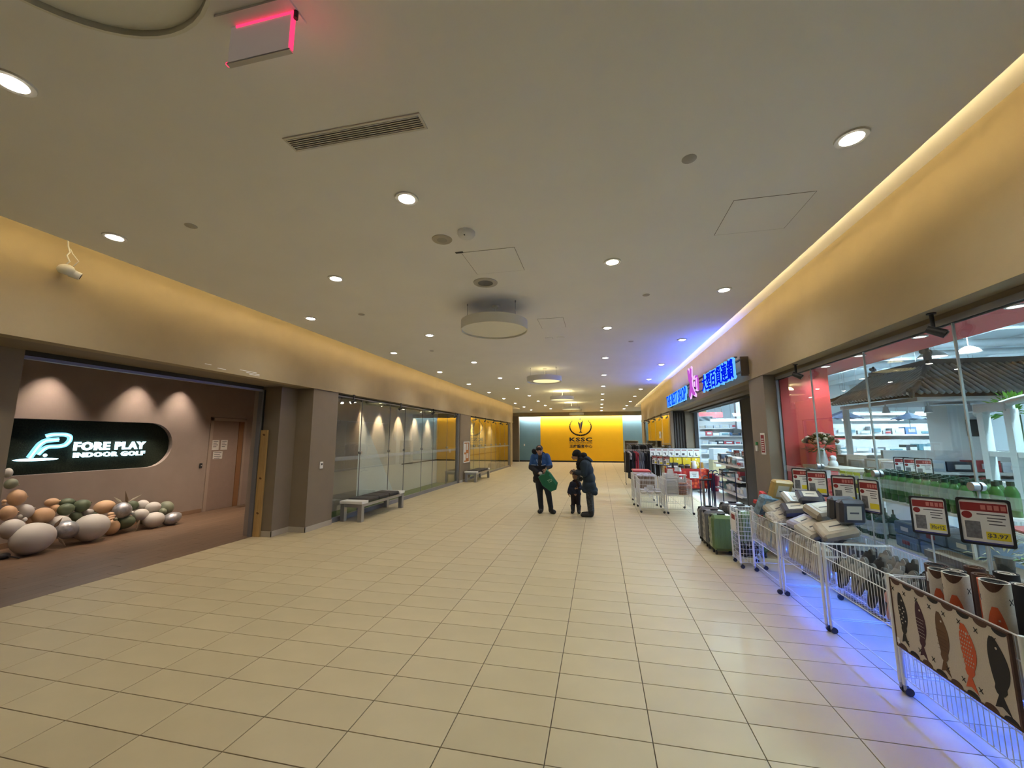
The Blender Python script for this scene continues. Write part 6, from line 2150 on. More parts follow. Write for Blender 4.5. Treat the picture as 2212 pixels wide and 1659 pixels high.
# plants and brown box on the sill by the mats
t = thing('sill_bench', 'low brown ledge inside the window carrying potted plants', 'ledge', (3.0, 3.6, 0))
MB().box(2.82, 2.9, .74, 3.12, 4.45, .80).build('top', mat('ledge_brown', (.20, .14, .09), .7), t)
MB().box(2.84, 2.9, 0, 2.90, 4.45, .74).build('front', M_CARDB, t)
for k, (x, y) in enumerate([(2.95, 3.86), (2.95, 3.55), (2.96, 3.22)]):
    t = leafy('potted_plant', ['potted spiky grass plant behind the 3 for 12 card', 'potted leafy plant behind the largest price card', 'potted plant at the picture edge inside the window'][k], 'plant', x, y, .90, .13, 70, [mat('dry_grass', (.34, .33, .16), .7), M_LEAF, M_LEAF][k], lw=[.006, .02, .02][k], ll=[.12, .06, .06][k])
    MB().lathe([(0, -.10), (.045, -.10), (.055, 0), (0, 0)], (x, y, .90), 14).build('pot', M_BLACK, t, smooth=True, angle=40)
t = thing('leaflet_holder', 'white leaflets and red folder on a small stand behind the window', 'leaflets', (3.3, 4.6, 1.02))
MB().box(3.05, 4.05, 1.0, 3.45, 4.10, 1.12) if False else None
MB().obox((3.22, 3.95, 1.06), (.22, .3, .012), (.1, 0, .2)).build('folder', M_WHITE, t)
MB().obox((3.22, 3.95, 1.08), (.18, .24, .012), (.1, 0, .1)).build('red_folder', M_REDINK, t)
MB().cyl((3.22, 3.95, 0), (3.22, 3.95, 1.05), .012, n=8).build('stand', M_STEEL, t)


# ---- shelving runs with boxed goods
BOXM = [mat('goods_white', (.66, .70, .74), .5), mat('goods_pale', (.55, .60, .66), .5), mat('goods_tan', (.50, .42, .34), .6), mat('goods_teal', (.12, .26, .32), .5), mat('goods_red', (.42, .05, .06), .5), mat('goods_dark', (.05, .055, .07), .5), mat('goods_blue', (.14, .24, .46), .5)]
BN = ['white', 'pale grey', 'tan', 'teal', 'red', 'dark', 'blue']


def gondola(x0, y0, L, along, zs, label, seed, tag_name, hmax=.26, weights=(5, 4, 1, 1, 1, 1, 1)):
    rng = random.Random(seed)
    t = thing('shelving_unit', label, 'shelving', (x0 + (L / 2 if along == 'x' else 0), y0 + (L / 2 if along == 'y' else 0), 0))
    D = .42
    bx = (lambda a, z0, z1, d0, d1: (x0 + a[0], y0 + d0, z0, x0 + a[1], y0 + d1, z1)) if along == 'x' else (lambda a, z0, z1, d0, d1: (x0 + d0, y0 + a[0], z0, x0 + d1, y0 + a[1], z1))
    MB().box(*bx((0, L), .0, zs[-1] + .35, D - .02, D)).build('back_panel', M_WHITE, t)
    for z in zs:
        MB().box(*bx((0, L), z - .025, z, 0, D - .02)).build('shelf_board', M_WHITE, t)
    for a in (0, L - .03):
        MB().box(*bx((a, a + .03), 0, zs[-1] + .35, D - .06, D - .02)).build('upright', M_WHITE, t)
    for zi, z in enumerate(zs):
        a = .05
        ci = 0
        while a < L - .2:
            w = rng.uniform(.20, .46)
            if a + w > L - .02:
                break
            h = rng.uniform(.10, hmax)
            mi = rng.choices(range(7), weights)[0]
            ci += 1
            t2 = thing('boxed_goods', '%s box, %s on %s level, %s' % (BN[mi], ORD[min(ci - 1, 19)], ORD[zi], tag_name), 'box', (0, 0, 0), 'boxes on the %s' % tag_name)
            b = bx((a, a + w), z + .003, z + h, .05 + rng.uniform(0, .05), D - .06)
            t2.location = ((b[0] + b[3]) / 2, (b[1] + b[4]) / 2, b[2])
            MB().box(*b).build('carton', BOXM[mi], t2)
            fx = bx((a + w * .2, a + w * .8), z + h * .3, z + h * .75, .03, .049)
            MB().box(*fx).build('label', BOXM[(mi + 3) % 7] if rng.random() < .4 else M_PAPER, t2)
            a += w + rng.uniform(.01, .05)
        # price strip
        MB().box(*bx((0, L), z - .045, z - .005, -.012, 0)).build('price_strip', M_PAPER, t)


gondola(4.3, 9.3, 2.4, 'y', [.15, .55, .95, 1.3], 'white shelving unit behind the vase and red panel', 11, 'shelves behind the flower vase')
gondola(5.0, 8.2, 2.2, 'x', [.15, .55, .95, 1.22], 'white shelving unit in front of the screen column', 12, 'shelves in front of the screen column', .2)
gondola(6.0, 12.2, 3.4, 'x', [.15, .6, 1.0, 1.4], 'white shelving unit in the middle aisle under the pagoda roof', 13, 'middle aisle shelves')
gondola(7.5, 15.0, 4.0, 'x', [.2, .65, 1.1, 1.55, 1.9], 'tall white shelving unit below the longest tube light', 14, 'tall shelves below the tube lights')
gondola(10.5, 12.0, 4.5, 'x', [.2, .65, 1.1, 1.55], 'white shelving unit towards the rear of the shop', 15, 'rear shop shelves')
gondola(7.2, 4.9, 3.0, 'y', [.2, .65, 1.1, 1.5], 'white shelving unit behind the garden gate', 16, 'shelves behind the garden gate', weights=(3, 3, 1, 1, 1, 3, 1))
gondola(4.2, 20.2, 3.4, 'x', [.25, .7, 1.1, 1.5, 1.9, 2.25], 'tall white kitchenware shelving seen through the entrance', 17, 'kitchenware shelves', .24, (6, 4, 1, 2, 1, 2, 2))
gondola(3.75, 12.2, 2.6, 'y', [.2, .6, 1.0], 'low white shelving along the entrance wall', 18, 'low shelves along the entrance wall', .3, (3, 3, 1, 1, 1, 4, 2))
gondola(8.4, 20.2, 4.2, 'x', [.25, .7, 1.1, 1.5, 1.9], 'tall white shelving at the far end of the shop', 19, 'far end shelves')
# range hoods, draped banner, floor lamp like stands through the entrance
t = thing('range_hood', 'dark range hood above the kitchenware seen through the entrance', 'range hood', (6.25, 19.8, 2.0))
MB().prism([(5.92, 2.02), (6.62, 2.02), (6.55, 2.12), (6.0, 2.22)], (0, 20.1, 0), (1, 0, 0), (0, 0, 1), .3).build('canopy', mat('hood_dark', (.04, .042, .045), .35), t)
MB().box(6.10, 19.85, 2.12, 6.45, 20.1, 5.2).build('chimney', M_STEEL, t)
M_DRP = mat('banner_drape', (.42, .48, .52), .6)
nt = M_DRP.node_tree
tc_ = nt.nodes.new('ShaderNodeTexCoord')
wv = nt.nodes.new('ShaderNodeTexWave')
wv.inputs['Scale'].default_value = 1.6
wv.inputs['Distortion'].default_value = 6
wv.bands_direction = 'DIAGONAL'
cr = nt.nodes.new('ShaderNodeValToRGB')
cr.color_ramp.elements[0].color = (.16, .18, .19, 1)
cr.color_ramp.elements[1].color = (.62, .70, .74, 1)
nt.links.new(tc_.outputs['Object'], wv.inputs['Vector'])
nt.links.new(wv.outputs['Fac'], cr.inputs[0])
nt.links.new(cr.outputs[0], nt.nodes['Principled BSDF'].inputs['Base Color'])
t = thing('fabric_banner', 'large printed banner of silvery draped fabric at the back of the entrance', 'banner', (5.2, 21.95, 1.66))
MB().box(4.80, 21.93, 1.66, 5.62, 21.96, 2.86).build('print', M_DRP, t)
MB().box(4.76, 21.94, 1.62, 5.66, 21.97, 2.90).build('frame', M_WHITE, t)
MB().box(4.8, 21.95, 0, 4.86, 21.99, 1.66).build('leg', M_WHITE, t)
MB().box(5.56, 21.95, 0, 5.62, 21.99, 1.66).build('leg', M_WHITE, t)
o = MB().box(4.2, 22.6, 2.85, 6.3, 22.66, 3.12).build('aisle_sign', M_RED)
tag(o, 'long red header board above the fabric banner', 'sign board')
MB().box(4.25, 22.62, 3.12, 4.28, 22.65, 5.2).build('hanger', M_BLACK, o)
MB().box(6.22, 22.62, 3.12, 6.25, 22.65, 5.2).build('hanger', M_BLACK, o)
for k, (x, y, z) in enumerate([(4.05, 13.4, 1.2), (4.05, 12.7, 1.2), (4.0, 12.35, 1.2), (3.72, 11.2, .85), (3.72, 10.85, .85)]):
    price_card(x, y, z + .08, .2, .3, math.radians(215), 1.003 if k < 3 else 0, ['framed price card inside the entrance, closest to the cardboard boxes', 'framed price card inside the entrance, second from the boxes', 'framed price card inside the entrance, third from the boxes', 'low framed price card inside the entrance behind the canes', 'low framed price card closest to the entrance jamb'][k])
for k, (x, y, m, lab) in enumerate([(3.95, 10.4, M_BLACK, 'tall black appliance just inside the entrance jamb'), (4.05, 11.2, BOXM[5], 'dark boxed speaker inside the entrance'), (4.5, 14.2, BOXM[3], 'teal packaged screen inside the entrance')]):
    t = thing('appliance', lab, 'appliance', (x, y, 0))
    MB().obox((x, y, .45), (.34, .34, .90), bev=.02).build('body', m, t)
    MB().box(x - .14, y - .176, .55, x + .14, y - .171, .82).build('panel', M_PAPER, t)
# lobby-side wood window display on the far right
t = thing('linear_light', 'short white linear lamp glowing in the wood-panelled window', 'lamp', (3.0, 17.4, 2.42))
MB().box(2.98, 16.9, 2.44, 3.02, 18.2, 2.48).build('tube', TUBE, t)
for y in (17.0, 18.1):
    MB().cyl((3.0, y, 2.48), (3.0, y, 2.8), .004, n=6).build('wire', M_ALU, t)
spot('window_beam', (3.0, 17.5, 2.42), (3.1, 17.5, 0), 160, WARM, 160, .8, .3, parent=t)
t = thing('framed_notice', 'small white framed notice on the wood-panelled window glass', 'notice', (2.605, 18.55, 1.80))
MB().box(2.603, 18.4, 1.78, 2.607, 18.85, 2.08).build('sheet', M_WHITE, t)
MB().box(2.600, 18.55, 1.86, 2.603, 18.68, 1.98).build('print', M_INK, t)

for k, y in enumerate((2.9, 3.9, 4.9, 5.9, 6.7, 8.6, 10.4, 12.2, 14.0)):
    t = thing('soffit_downlight', '%s small downlight in the red soffit counted from the rolled mats' % ORD[k], 'ceiling light', (3.32, y, 2.838))
    MB().lathe([(.05, 0), (.065, 0), (.068, .012), (.05, .012), (.05, 0)], (3.32, y, 2.838), 18).build('trim_ring', M_WHITE, t)
    MB().lathe([(0, .003), (.05, .003), (.05, .008), (0, .008)], (3.32, y, 2.838), 18).build('lens', TUBE, t)
    spot('soffit_beam', (3.32, y, 2.82), (3.32, y, 0), P_SHOP * .055, COOL, 140, .8, .05, parent=t)

# ================================================================== PEOPLE
def blob(name, shapes, voxel, mats, parent=None, fmat=None, smooth=4, extra=None):
    """one continuous surface grown over tapered limbs and rounded masses"""
    q = MB()
    for s in shapes:
        if s[0] == 'c':
            p0, r0, p1, r1 = Vector(s[1]), s[2], Vector(s[3]), s[4]
            q.cyl(p0, p1, r0, r1, 14)
            q.ell(p0, (r0, r0, r0), (0, 0, 0), 14, 9)
            q.ell(p1, (r1, r1, r1), (0, 0, 0), 14, 9)
        else:
            q.ell(s[1], s[2], s[3] if len(s) > 3 else (0, 0, 0), 18, 12)
    me = bpy.data.meshes.new('blob')
    me.from_pydata(q.v, [], q.f)
    o = bpy.data.objects.new('blob', me)
    COL.objects.link(o)
    m = o.modifiers.new('r', 'REMESH')
    m.mode = 'VOXEL'
    m.voxel_size = voxel
    m2 = o.modifiers.new('s', 'SMOOTH')
    m2.factor = .5
    m2.iterations = smooth
    dg = bpy.context.evaluated_depsgraph_get()
    ev = o.evaluated_get(dg)
    em = ev.to_mesh()
    mb = MB()
    vs = [Vector(v.co) for v in em.vertices]
    if fmat is None:
        mb.add(vs, [list(p.vertices) for p in em.polygons])
    else:
        b = 0
        mb.v = vs
        for p in em.polygons:
            mb.f.append(list(p.vertices))
            mb.m.append(fmat(p.center))
    ev.to_mesh_clear()
    bpy.data.objects.remove(o)
    bpy.data.meshes.remove(me)
    if extra:
        extra(mb)
    return mb.build(name, mats, parent, smooth=True)


def fingers(mb, wrist, d, side, up, s=1.0, mi=0):
    """palm plus four unequal curled fingers and a thumb from its side"""
    d, side, up = Vector(d).normalized(), Vector(side).normalized(), Vector(up).normalized()
    mb.mk(mi)
    base = Vector(wrist)
    mb.ell(base + d * .045 * s, (.036 * s, .036 * s, .022 * s), d.to_track_quat('X', 'Z').to_euler(), 10, 7)
    for k, L in enumerate((.068, .076, .070, .055)):
        o = base + d * .075 * s + side * (.027 - .018 * k) * s
        p1 = o + d * L * .45 * s - up * .012 * s
        p2 = p1 + d * L * .30 * s - up * .024 * s
        p3 = p2 + d * L * .12 * s - up * .026 * s
        mb.tube([o, p1, p2, p3], [.009 * s, .0085 * s, .008 * s, .006 * s], 7)
    o = base + d * .02 * s + side * .03 * s
    p1 = o + side * .03 * s + d * .022 * s - up * .008 * s
    p2 = p1 + d * .03 * s + side * .006 * s - up * .014 * s
    mb.tube([o, p1, p2], [.011 * s, .010 * s, .007 * s], 7)


M_SKIN = mat('skin', (.36, .20, .13), .55)
M_HAIR = mat('black_hair', (.010, .009, .010), .6)
M_JBL = mat('jacket_blue', (.012, .065, .21), .75, var=.08, scale=30)
M_JBK = mat('jacket_black', (.008, .009, .014), .8)
M_PIPE2 = mat('reflective_piping', (.42, .45, .48), .4)
M_JEAN = mat('dark_jeans', (.012, .017, .026), .85, var=.2, scale=25)
M_BOOT = mat('black_boot', (.010, .010, .011), .55)
M_COAT = mat('long_navy_coat', (.012, .026, .043), .8, var=.1, scale=25)
M_FUR = mat('black_fur', (.006, .006, .007), .95, bump=.6, bscale=150)
M_PATT = mat('patterned_leggings', (.035, .040, .045), .8, var=.9, scale=28)
M_KJ = mat('child_jacket_navy', (.012, .018, .045), .8, var=.3, scale=30)

# ---------------- man with green bag, head bowed
Y = 9.92
man_shapes = [('e', (-1.445, Y - .10, 1.50), (.075, .095, .115), (.55, 0, 0)), ('e', (-1.43, Y - .145, 1.445), (.05, .05, .06)), ('c', (-1.44, Y - .01, 1.28), .052, (-1.442, Y - .06, 1.42), .05),
              ('e', (-1.44, Y, 1.24), (.165, .09, .13)), ('e', (-1.43, Y, 1.02), (.14, .085, .17)), ('e', (-1.41, Y, .83), (.145, .095, .11)),
              ('c', (-1.60, Y, 1.33), .05, (-1.645, Y - .06, 1.08), .042), ('c', (-1.645, Y - .06, 1.08), .04, (-1.45, Y - .20, .945), .027),
              ('c', (-1.28, Y, 1.33), .05, (-1.205, Y - .06, 1.12), .042), ('c', (-1.205, Y - .06, 1.12), .04, (-1.27, Y - .24, 1.065), .027),
              ('c', (-1.48, Y, .80), .085, (-1.455, Y - .02, .45), .055), ('c', (-1.455, Y - .02, .45), .052, (-1.435, Y + .02, .10), .036), ('c', (-1.435, Y + .02, .07), .035, (-1.445, Y - .10, .05), .03),
              ('c', (-1.33, Y, .80), .085, (-1.245, Y - .02, .45), .055), ('c', (-1.245, Y - .02, .45), .052, (-1.20, Y + .02, .10), .036), ('c', (-1.20, Y + .02, .07), .035, (-1.14, Y - .08, .05), .03),
              ('e', (-1.432, Y - .205, 1.475), (.014, .022, .02)), ('e', (-1.522, Y - .10, 1.50), (.012, .02, .03)), ('e', (-1.368, Y - .10, 1.50), (.012, .02, .03))]


def man_extra(mb):
    fingers(mb, (-1.45, Y - .20, .945), (.8, -.5, -.25), (.1, .3, .9), (0, -.6, .4))
    fingers(mb, (-1.27, Y - .24, 1.065), (-.2, -.6, -.45), (-.9, .2, .1), (0, -.6, .5))
    mb.mk(1)
    for sx in (-1, 1):
        mb.ell((-1.432 + sx * .03, Y - .188, 1.50), (.009, .004, .004), (0, 0, 0), 8, 6)
    mb.ell((-1.428, Y - .192, 1.43), (.022, .006, .005), (0, 0, 0), 8, 6)
    mb.mk(0)


man = blob('person', man_shapes, .012, [M_SKIN, M_HAIR], fmat=lambda c: 0, extra=man_extra)
tag(man, 'person in blue and black jacket, head bowed, holding a green bag open', 'person')
blob('hair', [('e', (-1.448, Y - .085, 1.535), (.088, .102, .088), (.5, 0, 0)), ('e', (-1.45, Y - .02, 1.50), (.08, .07, .08)), ('e', (-1.445, Y - .165, 1.525), (.074, .045, .055), (.6, 0, 0))], .01, M_HAIR, man)
JS = [('e', (-1.44, Y, 1.30), (.215, .125, .11)), ('e', (-1.44, Y - .01, 1.17), (.215, .145, .17)), ('e', (-1.44, Y, .98), (.20, .14, .18)), ('e', (-1.44, Y, .82), (.19, .135, .12)), ('c', (-1.57, Y, .76), .06, (-1.32, Y, .76), .06),
      ('c', (-1.60, Y, 1.33), .085, (-1.66, Y - .05, 1.08), .072), ('c', (-1.66, Y - .05, 1.08), .07, (-1.49, Y - .175, .965), .048),
      ('c', (-1.28, Y, 1.34), .085, (-1.20, Y - .05, 1.12), .072), ('c', (-1.20, Y - .05, 1.12), .068, (-1.255, Y - .20, 1.075), .046),
      ('c', (-1.50, Y - .02, 1.40), .045, (-1.38, Y - .02, 1.40), .045)]
blob('jacket', JS, .014, [M_JBL, M_JBK], man, fmat=lambda c: 0 if c.z > 1.155 + .06 * abs(c.x + 1.44) - .03 and not (abs(c.x + 1.43) < .045 and c.y < Y - .03) else 1)
blob('hood', [('e', (-1.53, Y + .04, 1.43), (.12, .09, .085), (.2, .3, 0)), ('e', (-1.44, Y + .05, 1.40), (.13, .07, .07)), ('e', (-1.60, Y + .0, 1.47), (.055, .06, .065))], .012, M_JBK, man)
for a, b in (((-1.645, Y - .12, 1.145), (-1.52, Y - .135, 1.145)), ((-1.50, Y - .148, 1.16), (-1.47, Y - .15, 1.125)), ((-1.40, Y - .15, 1.13), (-1.29, Y - .14, 1.16)), ((-1.51, Y - .15, 1.28), (-1.49, Y - .155, 1.19)), ((-1.385, Y - .155, 1.25), (-1.383, Y - .157, 1.19))):
    MB().cyl(a, b, .005, n=6).build('piping', M_PIPE2, man)
blob('trousers', [('e', (-1.41, Y, .83), (.165, .115, .11)), ('c', (-1.48, Y, .80), .105, (-1.455, Y - .02, .45), .075), ('c', (-1.455, Y - .02, .45), .073, (-1.438, Y + .02, .13), .062), ('c', (-1.33, Y, .80), .105, (-1.245, Y - .02, .45), .075), ('c', (-1.245, Y - .02, .45), .073, (-1.20, Y + .02, .13), .062)], .013, M_JEAN, man)
for hx, tx, ty in ((-1.435, -1.455, Y - .13), (-1.20, -1.105, Y - .11)):
    blob('boot', [('c', (hx, Y + .02, .15), .064, (hx, Y + .02, .065), .06), ('c', (hx, Y + .02, .056), .056, (tx, ty, .05), .05), ('e', ((hx + tx) / 2, (Y + .02 + ty) / 2, .03), (.052, .09, .03))], .011, M_BOOT, man)
# green shopping bag, held open in both hands
M_BAG = mat('green_bag', (.005, .115, .055), .5)
bag = thing('shopping_bag', 'green shopping bag with pale lettering held by the person in blue', 'bag', (-1.16, 9.62, .545))
poly = [(-1.447, .879), (-1.391, .930), (-1.30, .95), (-1.245, 1.06), (-1.158, .985), (-.987, .749), (-1.022, .60), (-1.153, .543), (-1.349, .688)]
bf = MB()
n = len(poly)
cxz = (-1.19, .77)
rings = []
for d, k in ((-.075, .93), (-.05, 1.0), (.03, 1.0), (.055, .93)):
    rings.append([(cxz[0] + (x - cxz[0]) * k, 9.62 + d, cxz[1] + (z - cxz[1]) * k) for x, z in poly])
vs = [p for r_ in rings for p in r_]
fs = [tuple(range(n)), tuple(range(3 * n, 4 * n))[::-1]]
for j in range(3):
    for i in range(n):
        fs.append((j * n + i, j * n + (i + 1) % n, (j + 1) * n + (i + 1) % n, (j + 1) * n + i))
bf.add(vs, fs)
bf.build('bag_body', M_BAG, bag)
MB().add([(-1.158, 9.544, .985), (-.99, 9.544, .752), (-1.02, 9.544, .70), (-1.19, 9.544, .93)], [(0, 1, 2, 3)]).build('lighter_gusset', mat('bag_light', (.02, .20, .12), .5), bag)
lettering(MB(), 'TD', (-1.20, 9.5435, .745), (.9, 0, .42), (-.42, 0, .9), .11, .07, .001, bold=.02).build('lettering', mat('bag_print', (.30, .46, .33), .6), bag)
MB().obox((-1.40, 9.66, .955), (.08, .03, .06), (0, .3, 0), bev=.008).build('paper_inside', M_PAPER, bag)
MB().tube([(-1.28, 9.62, 1.03), (-1.26, 9.63, 1.09), (-1.22, 9.62, 1.05)], .006, 6).build('strap', M_BAG, bag)

# ---------------- person in long dark coat bending over the child
Y = 9.68
W = [('e', (-.545, Y, 1.39), (.095, .078, .11), (0, -.75, 0)), ('e', (-.60, Y, 1.335), (.05, .048, .055)), ('c', (-.47, Y, 1.30), .05, (-.39, Y, 1.24), .055),
     ('e', (-.34, Y, 1.14), (.105, .15, .16), (0, .35, 0)), ('e', (-.27, Y, .93), (.10, .13, .16), (0, .2, 0)), ('e', (-.24, Y, .78), (.11, .14, .11)),
     ('c', (-.37, Y - .14, 1.20), .046, (-.38, Y - .18, .98), .04), ('c', (-.38, Y - .18, .98), .038, (-.57, Y + .06, .99), .026),
     ('c', (-.37, Y + .14, 1.20), .046, (-.42, Y + .19, 1.0), .04), ('c', (-.42, Y + .19, 1.0), .038, (-.585, Y + .20, 1.0), .026),
     ('c', (-.25, Y - .08, .76), .085, (-.265, Y - .07, .43), .056), ('c', (-.265, Y - .07, .43), .052, (-.235, Y - .06, .10), .036), ('c', (-.235, Y - .06, .06), .034, (-.36, Y - .07, .045), .03),
     ('c', (-.25, Y + .08, .76), .085, (-.25, Y + .09, .43), .056), ('c', (-.25, Y + .09, .43), .052, (-.22, Y + .10, .10), .036), ('c', (-.22, Y + .10, .06), .034, (-.33, Y + .10, .045), .03), ('e', (-.645, Y, 1.345), (.022, .014, .018))]


def wom_extra(mb):
    fingers(mb, (-.57, Y + .06, .99), (-.8, .45, .15), (.2, .3, .9), (0, 0, 1))
    fingers(mb, (-.585, Y + .20, 1.0), (-.9, .1, .1), (.1, -.3, .9), (0, 0, 1))
    mb.mk(1)
    for sy in (-1, 1):
        mb.ell((-.632, Y + sy * .028, 1.375), (.006, .012, .006), (0, 0, 0), 8, 6)
    mb.ell((-.625, Y, 1.305), (.006, .02, .005), (0, 0, 0), 8, 6)
    mb.mk(0)


wom = blob('person', W, .012, [M_SKIN, M_HAIR], fmat=lambda c: 0, extra=wom_extra)
tag(wom, 'person in long dark coat and black hat bending over the child', 'person')
blob('knit_hat', [('e', (-.535, Y, 1.425), (.11, .095, .10), (0, -.7, 0)), ('e', (-.60, Y, 1.40), (.045, .085, .05), (0, -.7, 0)), ('e', (-.46, Y, 1.36), (.09, .085, .09))], .011, M_FUR, wom)
blob('fur_collar', [('e', (-.375, Y, 1.385), (.085, .09, .075)), ('c', (-.45, Y - .08, 1.30), .06, (-.50, Y - .05, 1.19), .06), ('c', (-.45, Y + .08, 1.30), .06, (-.50, Y + .05, 1.19), .06), ('e', (-.49, Y, 1.12), (.065, .07, .07)), ('e', (-.40, Y, 1.30), (.08, .12, .07))], .011, M_FUR, wom)
blob('hood', [('e', (-.26, Y, 1.30), (.10, .11, .05), (0, .75, 0)), ('e', (-.33, Y, 1.32), (.07, .11, .06)), ('e', (-.20, Y, 1.27), (.045, .07, .03), (0, .8, 0))], .011, M_COAT, wom)
CO = [('e', (-.345, Y, 1.17), (.15, .20, .15), (0, .4, 0)), ('e', (-.30, Y, 1.03), (.145, .19, .17), (0, .3, 0)), ('e', (-.265, Y, .86), (.15, .19, .17)), ('e', (-.265, Y, .70), (.165, .20, .15)), ('c', (-.36, Y, .62), .09, (-.15, Y, .60), .085), ('c', (-.37, Y - .09, .60), .065, (-.13, Y - .09, .545), .06), ('c', (-.37, Y + .09, .60), .065, (-.13, Y + .09, .545), .06), ('c', (-.26, Y - .14, .62), .06, (-.26, Y + .14, .62), .06),
      ('c', (-.36, Y - .15, 1.20), .085, (-.375, Y - .19, .98), .072), ('c', (-.375, Y - .19, .98), .07, (-.53, Y + .02, .985), .05),
      ('c', (-.36, Y + .15, 1.20), .085, (-.41, Y + .20, 1.0), .072), ('c', (-.41, Y + .20, 1.0), .07, (-.55, Y + .20, 1.0), .05)]
blob('long_coat', CO, .014, M_COAT, wom)
blob('gloves', [('c', (-.55, Y + .03, .99), .034, (-.62, Y + .09, 1.0), .032), ('c', (-.62, Y + .09, 1.01), .022, (-.67, Y + .12, 1.02), .014)], .009, M_BOOT, wom)
blob('leggings', [('c', (-.25, Y - .08, .72), .10, (-.265, Y - .07, .43), .078), ('c', (-.265, Y - .07, .43), .076, (-.24, Y - .06, .13), .066), ('c', (-.25, Y + .08, .72), .10, (-.25, Y + .09, .43), .078), ('c', (-.25, Y + .09, .43), .076, (-.225, Y + .10, .13), .066)], .013, M_PATT, wom)
for hx, hy in ((-.235, Y - .06), (-.225, Y + .10)):
    blob('boot', [('c', (hx, hy, .12), .066, (hx, hy, .06), .06), ('c', (hx, hy, .052), .055, (hx - .20, hy - .01, .042), .045), ('e', (hx - .09, hy, .028), (.15, .055, .028))], .011, M_BOOT, wom)
t = thing('shoulder_bag', 'small dark shoulder bag hanging in front of the long coat', 'bag', (-.46, Y - .12, .80))
MB().obox((-.47, Y - .16, .86), (.13, .07, .12), (0, 0, .2), bev=.03).build('pouch', mat('dark_bag', (.02, .022, .022), .6), t, smooth=True)
MB().tube([(-.42, Y - .16, .91), (-.36, Y - .19, 1.05), (-.30, Y - .17, 1.22)], .007, 6).build('strap', M_BLACK, t)

# ---------------- child
Y = 10.02
K = [('e', (-.60, Y - .01, .875), (.075, .085, .09)), ('c', (-.60, Y, .74), .035, (-.60, Y, .80), .034), ('e', (-.60, Y, .63), (.10, .07, .13)), ('e', (-.605, Y, .47), (.095, .07, .09)),
     ('c', (-.70, Y, .70), .032, (-.745, Y - .01, .56), .027), ('c', (-.745, Y - .01, .56), .026, (-.765, Y - .02, .47), .02), ('c', (-.50, Y, .70), .032, (-.475, Y - .06, .60), .027), ('c', (-.475, Y - .06, .60), .026, (-.53, Y - .12, .60), .02),
     ('c', (-.655, Y, .44), .055, (-.66, Y, .25), .04), ('c', (-.66, Y, .25), .04, (-.675, Y, .08), .03), ('c', (-.675, Y, .05), .028, (-.685, Y - .07, .035), .025),
     ('c', (-.55, Y, .44), .055, (-.545, Y, .25), .04), ('c', (-.545, Y, .25), .04, (-.535, Y, .08), .03), ('c', (-.535, Y, .05), .028, (-.525, Y - .07, .035), .025), ('e', (-.645, Y - .085, .885), (.012, .014, .012))]


def kid_extra(mb):
    fingers(mb, (-.765, Y - .02, .47), (0, -.1, -1), (.2, -.9, 0), (-.9, 0, 0), .62)
    fingers(mb, (-.53, Y - .12, .60), (-.9, -.2, 0), (0, -.2, .9), (0, -.9, .2), .62)
    mb.mk(1)
    for sx in (-1, 1):
        mb.ell((-.64 + sx * .024, Y - .085, .905), (.009, .005, .006), (0, 0, 0), 8, 6)
    mb.ell((-.64, Y - .083, .855), (.014, .005, .004), (0, 0, 0), 8, 6)
    mb.mk(0)


kid = blob('person', K, .010, [M_SKIN, M_HAIR], fmat=lambda c: 0, extra=kid_extra)
tag(kid, 'small child in navy jacket and boots between the two adults', 'person')
blob('hat', [('e', (-.59, Y + .01, .915), (.088, .098, .078)), ('e', (-.55, Y + .03, .86), (.07, .085, .09)), ('e', (-.535, Y + .0, .80), (.055, .075, .06))], .010, mat('child_hat_dark', (.018, .008, .010), .9), kid)
blob('scarf', [('e', (-.59, Y - .01, .765), (.085, .08, .04)), ('c', (-.56, Y - .08, .76), .035, (-.52, Y - .10, .66), .045)], .010, mat('child_scarf', (.022, .010, .012), .9), kid)
blob('jacket', [('e', (-.60, Y, .665), (.135, .10, .11)), ('e', (-.605, Y, .55), (.13, .105, .12)), ('c', (-.69, Y, .46), .055, (-.52, Y, .46), .055), ('c', (-.69, Y, .70), .05, (-.745, Y - .01, .56), .045), ('c', (-.745, Y - .01, .56), .044, (-.765, Y - .02, .49), .04), ('c', (-.51, Y, .70), .05, (-.475, Y - .06, .60), .045), ('c', (-.475, Y - .06, .60), .044, (-.515, Y - .11, .60), .038)], .011, M_KJ, kid)
blob('trousers', [('c', (-.655, Y, .44), .07, (-.66, Y, .25), .056), ('c', (-.66, Y, .25), .055, (-.675, Y, .14), .05), ('c', (-.55, Y, .44), .07, (-.545, Y, .25), .056), ('c', (-.545, Y, .25), .055, (-.535, Y, .14), .05)], .011, mat('child_trousers', (.014, .008, .012), .85), kid)
for hx, tx in ((-.675, -.69), (-.535, -.52)):
    blob('boot', [('c', (hx, Y, .17), .058, (hx, Y, .05), .045), ('c', (hx, Y, .042), .042, (tx, Y - .08, .036), .036), ('e', (hx, Y, .175), (.066, .06, .018))], .010, mat('child_boot', (.022, .024, .028), .7, var=.6, scale=40), kid)

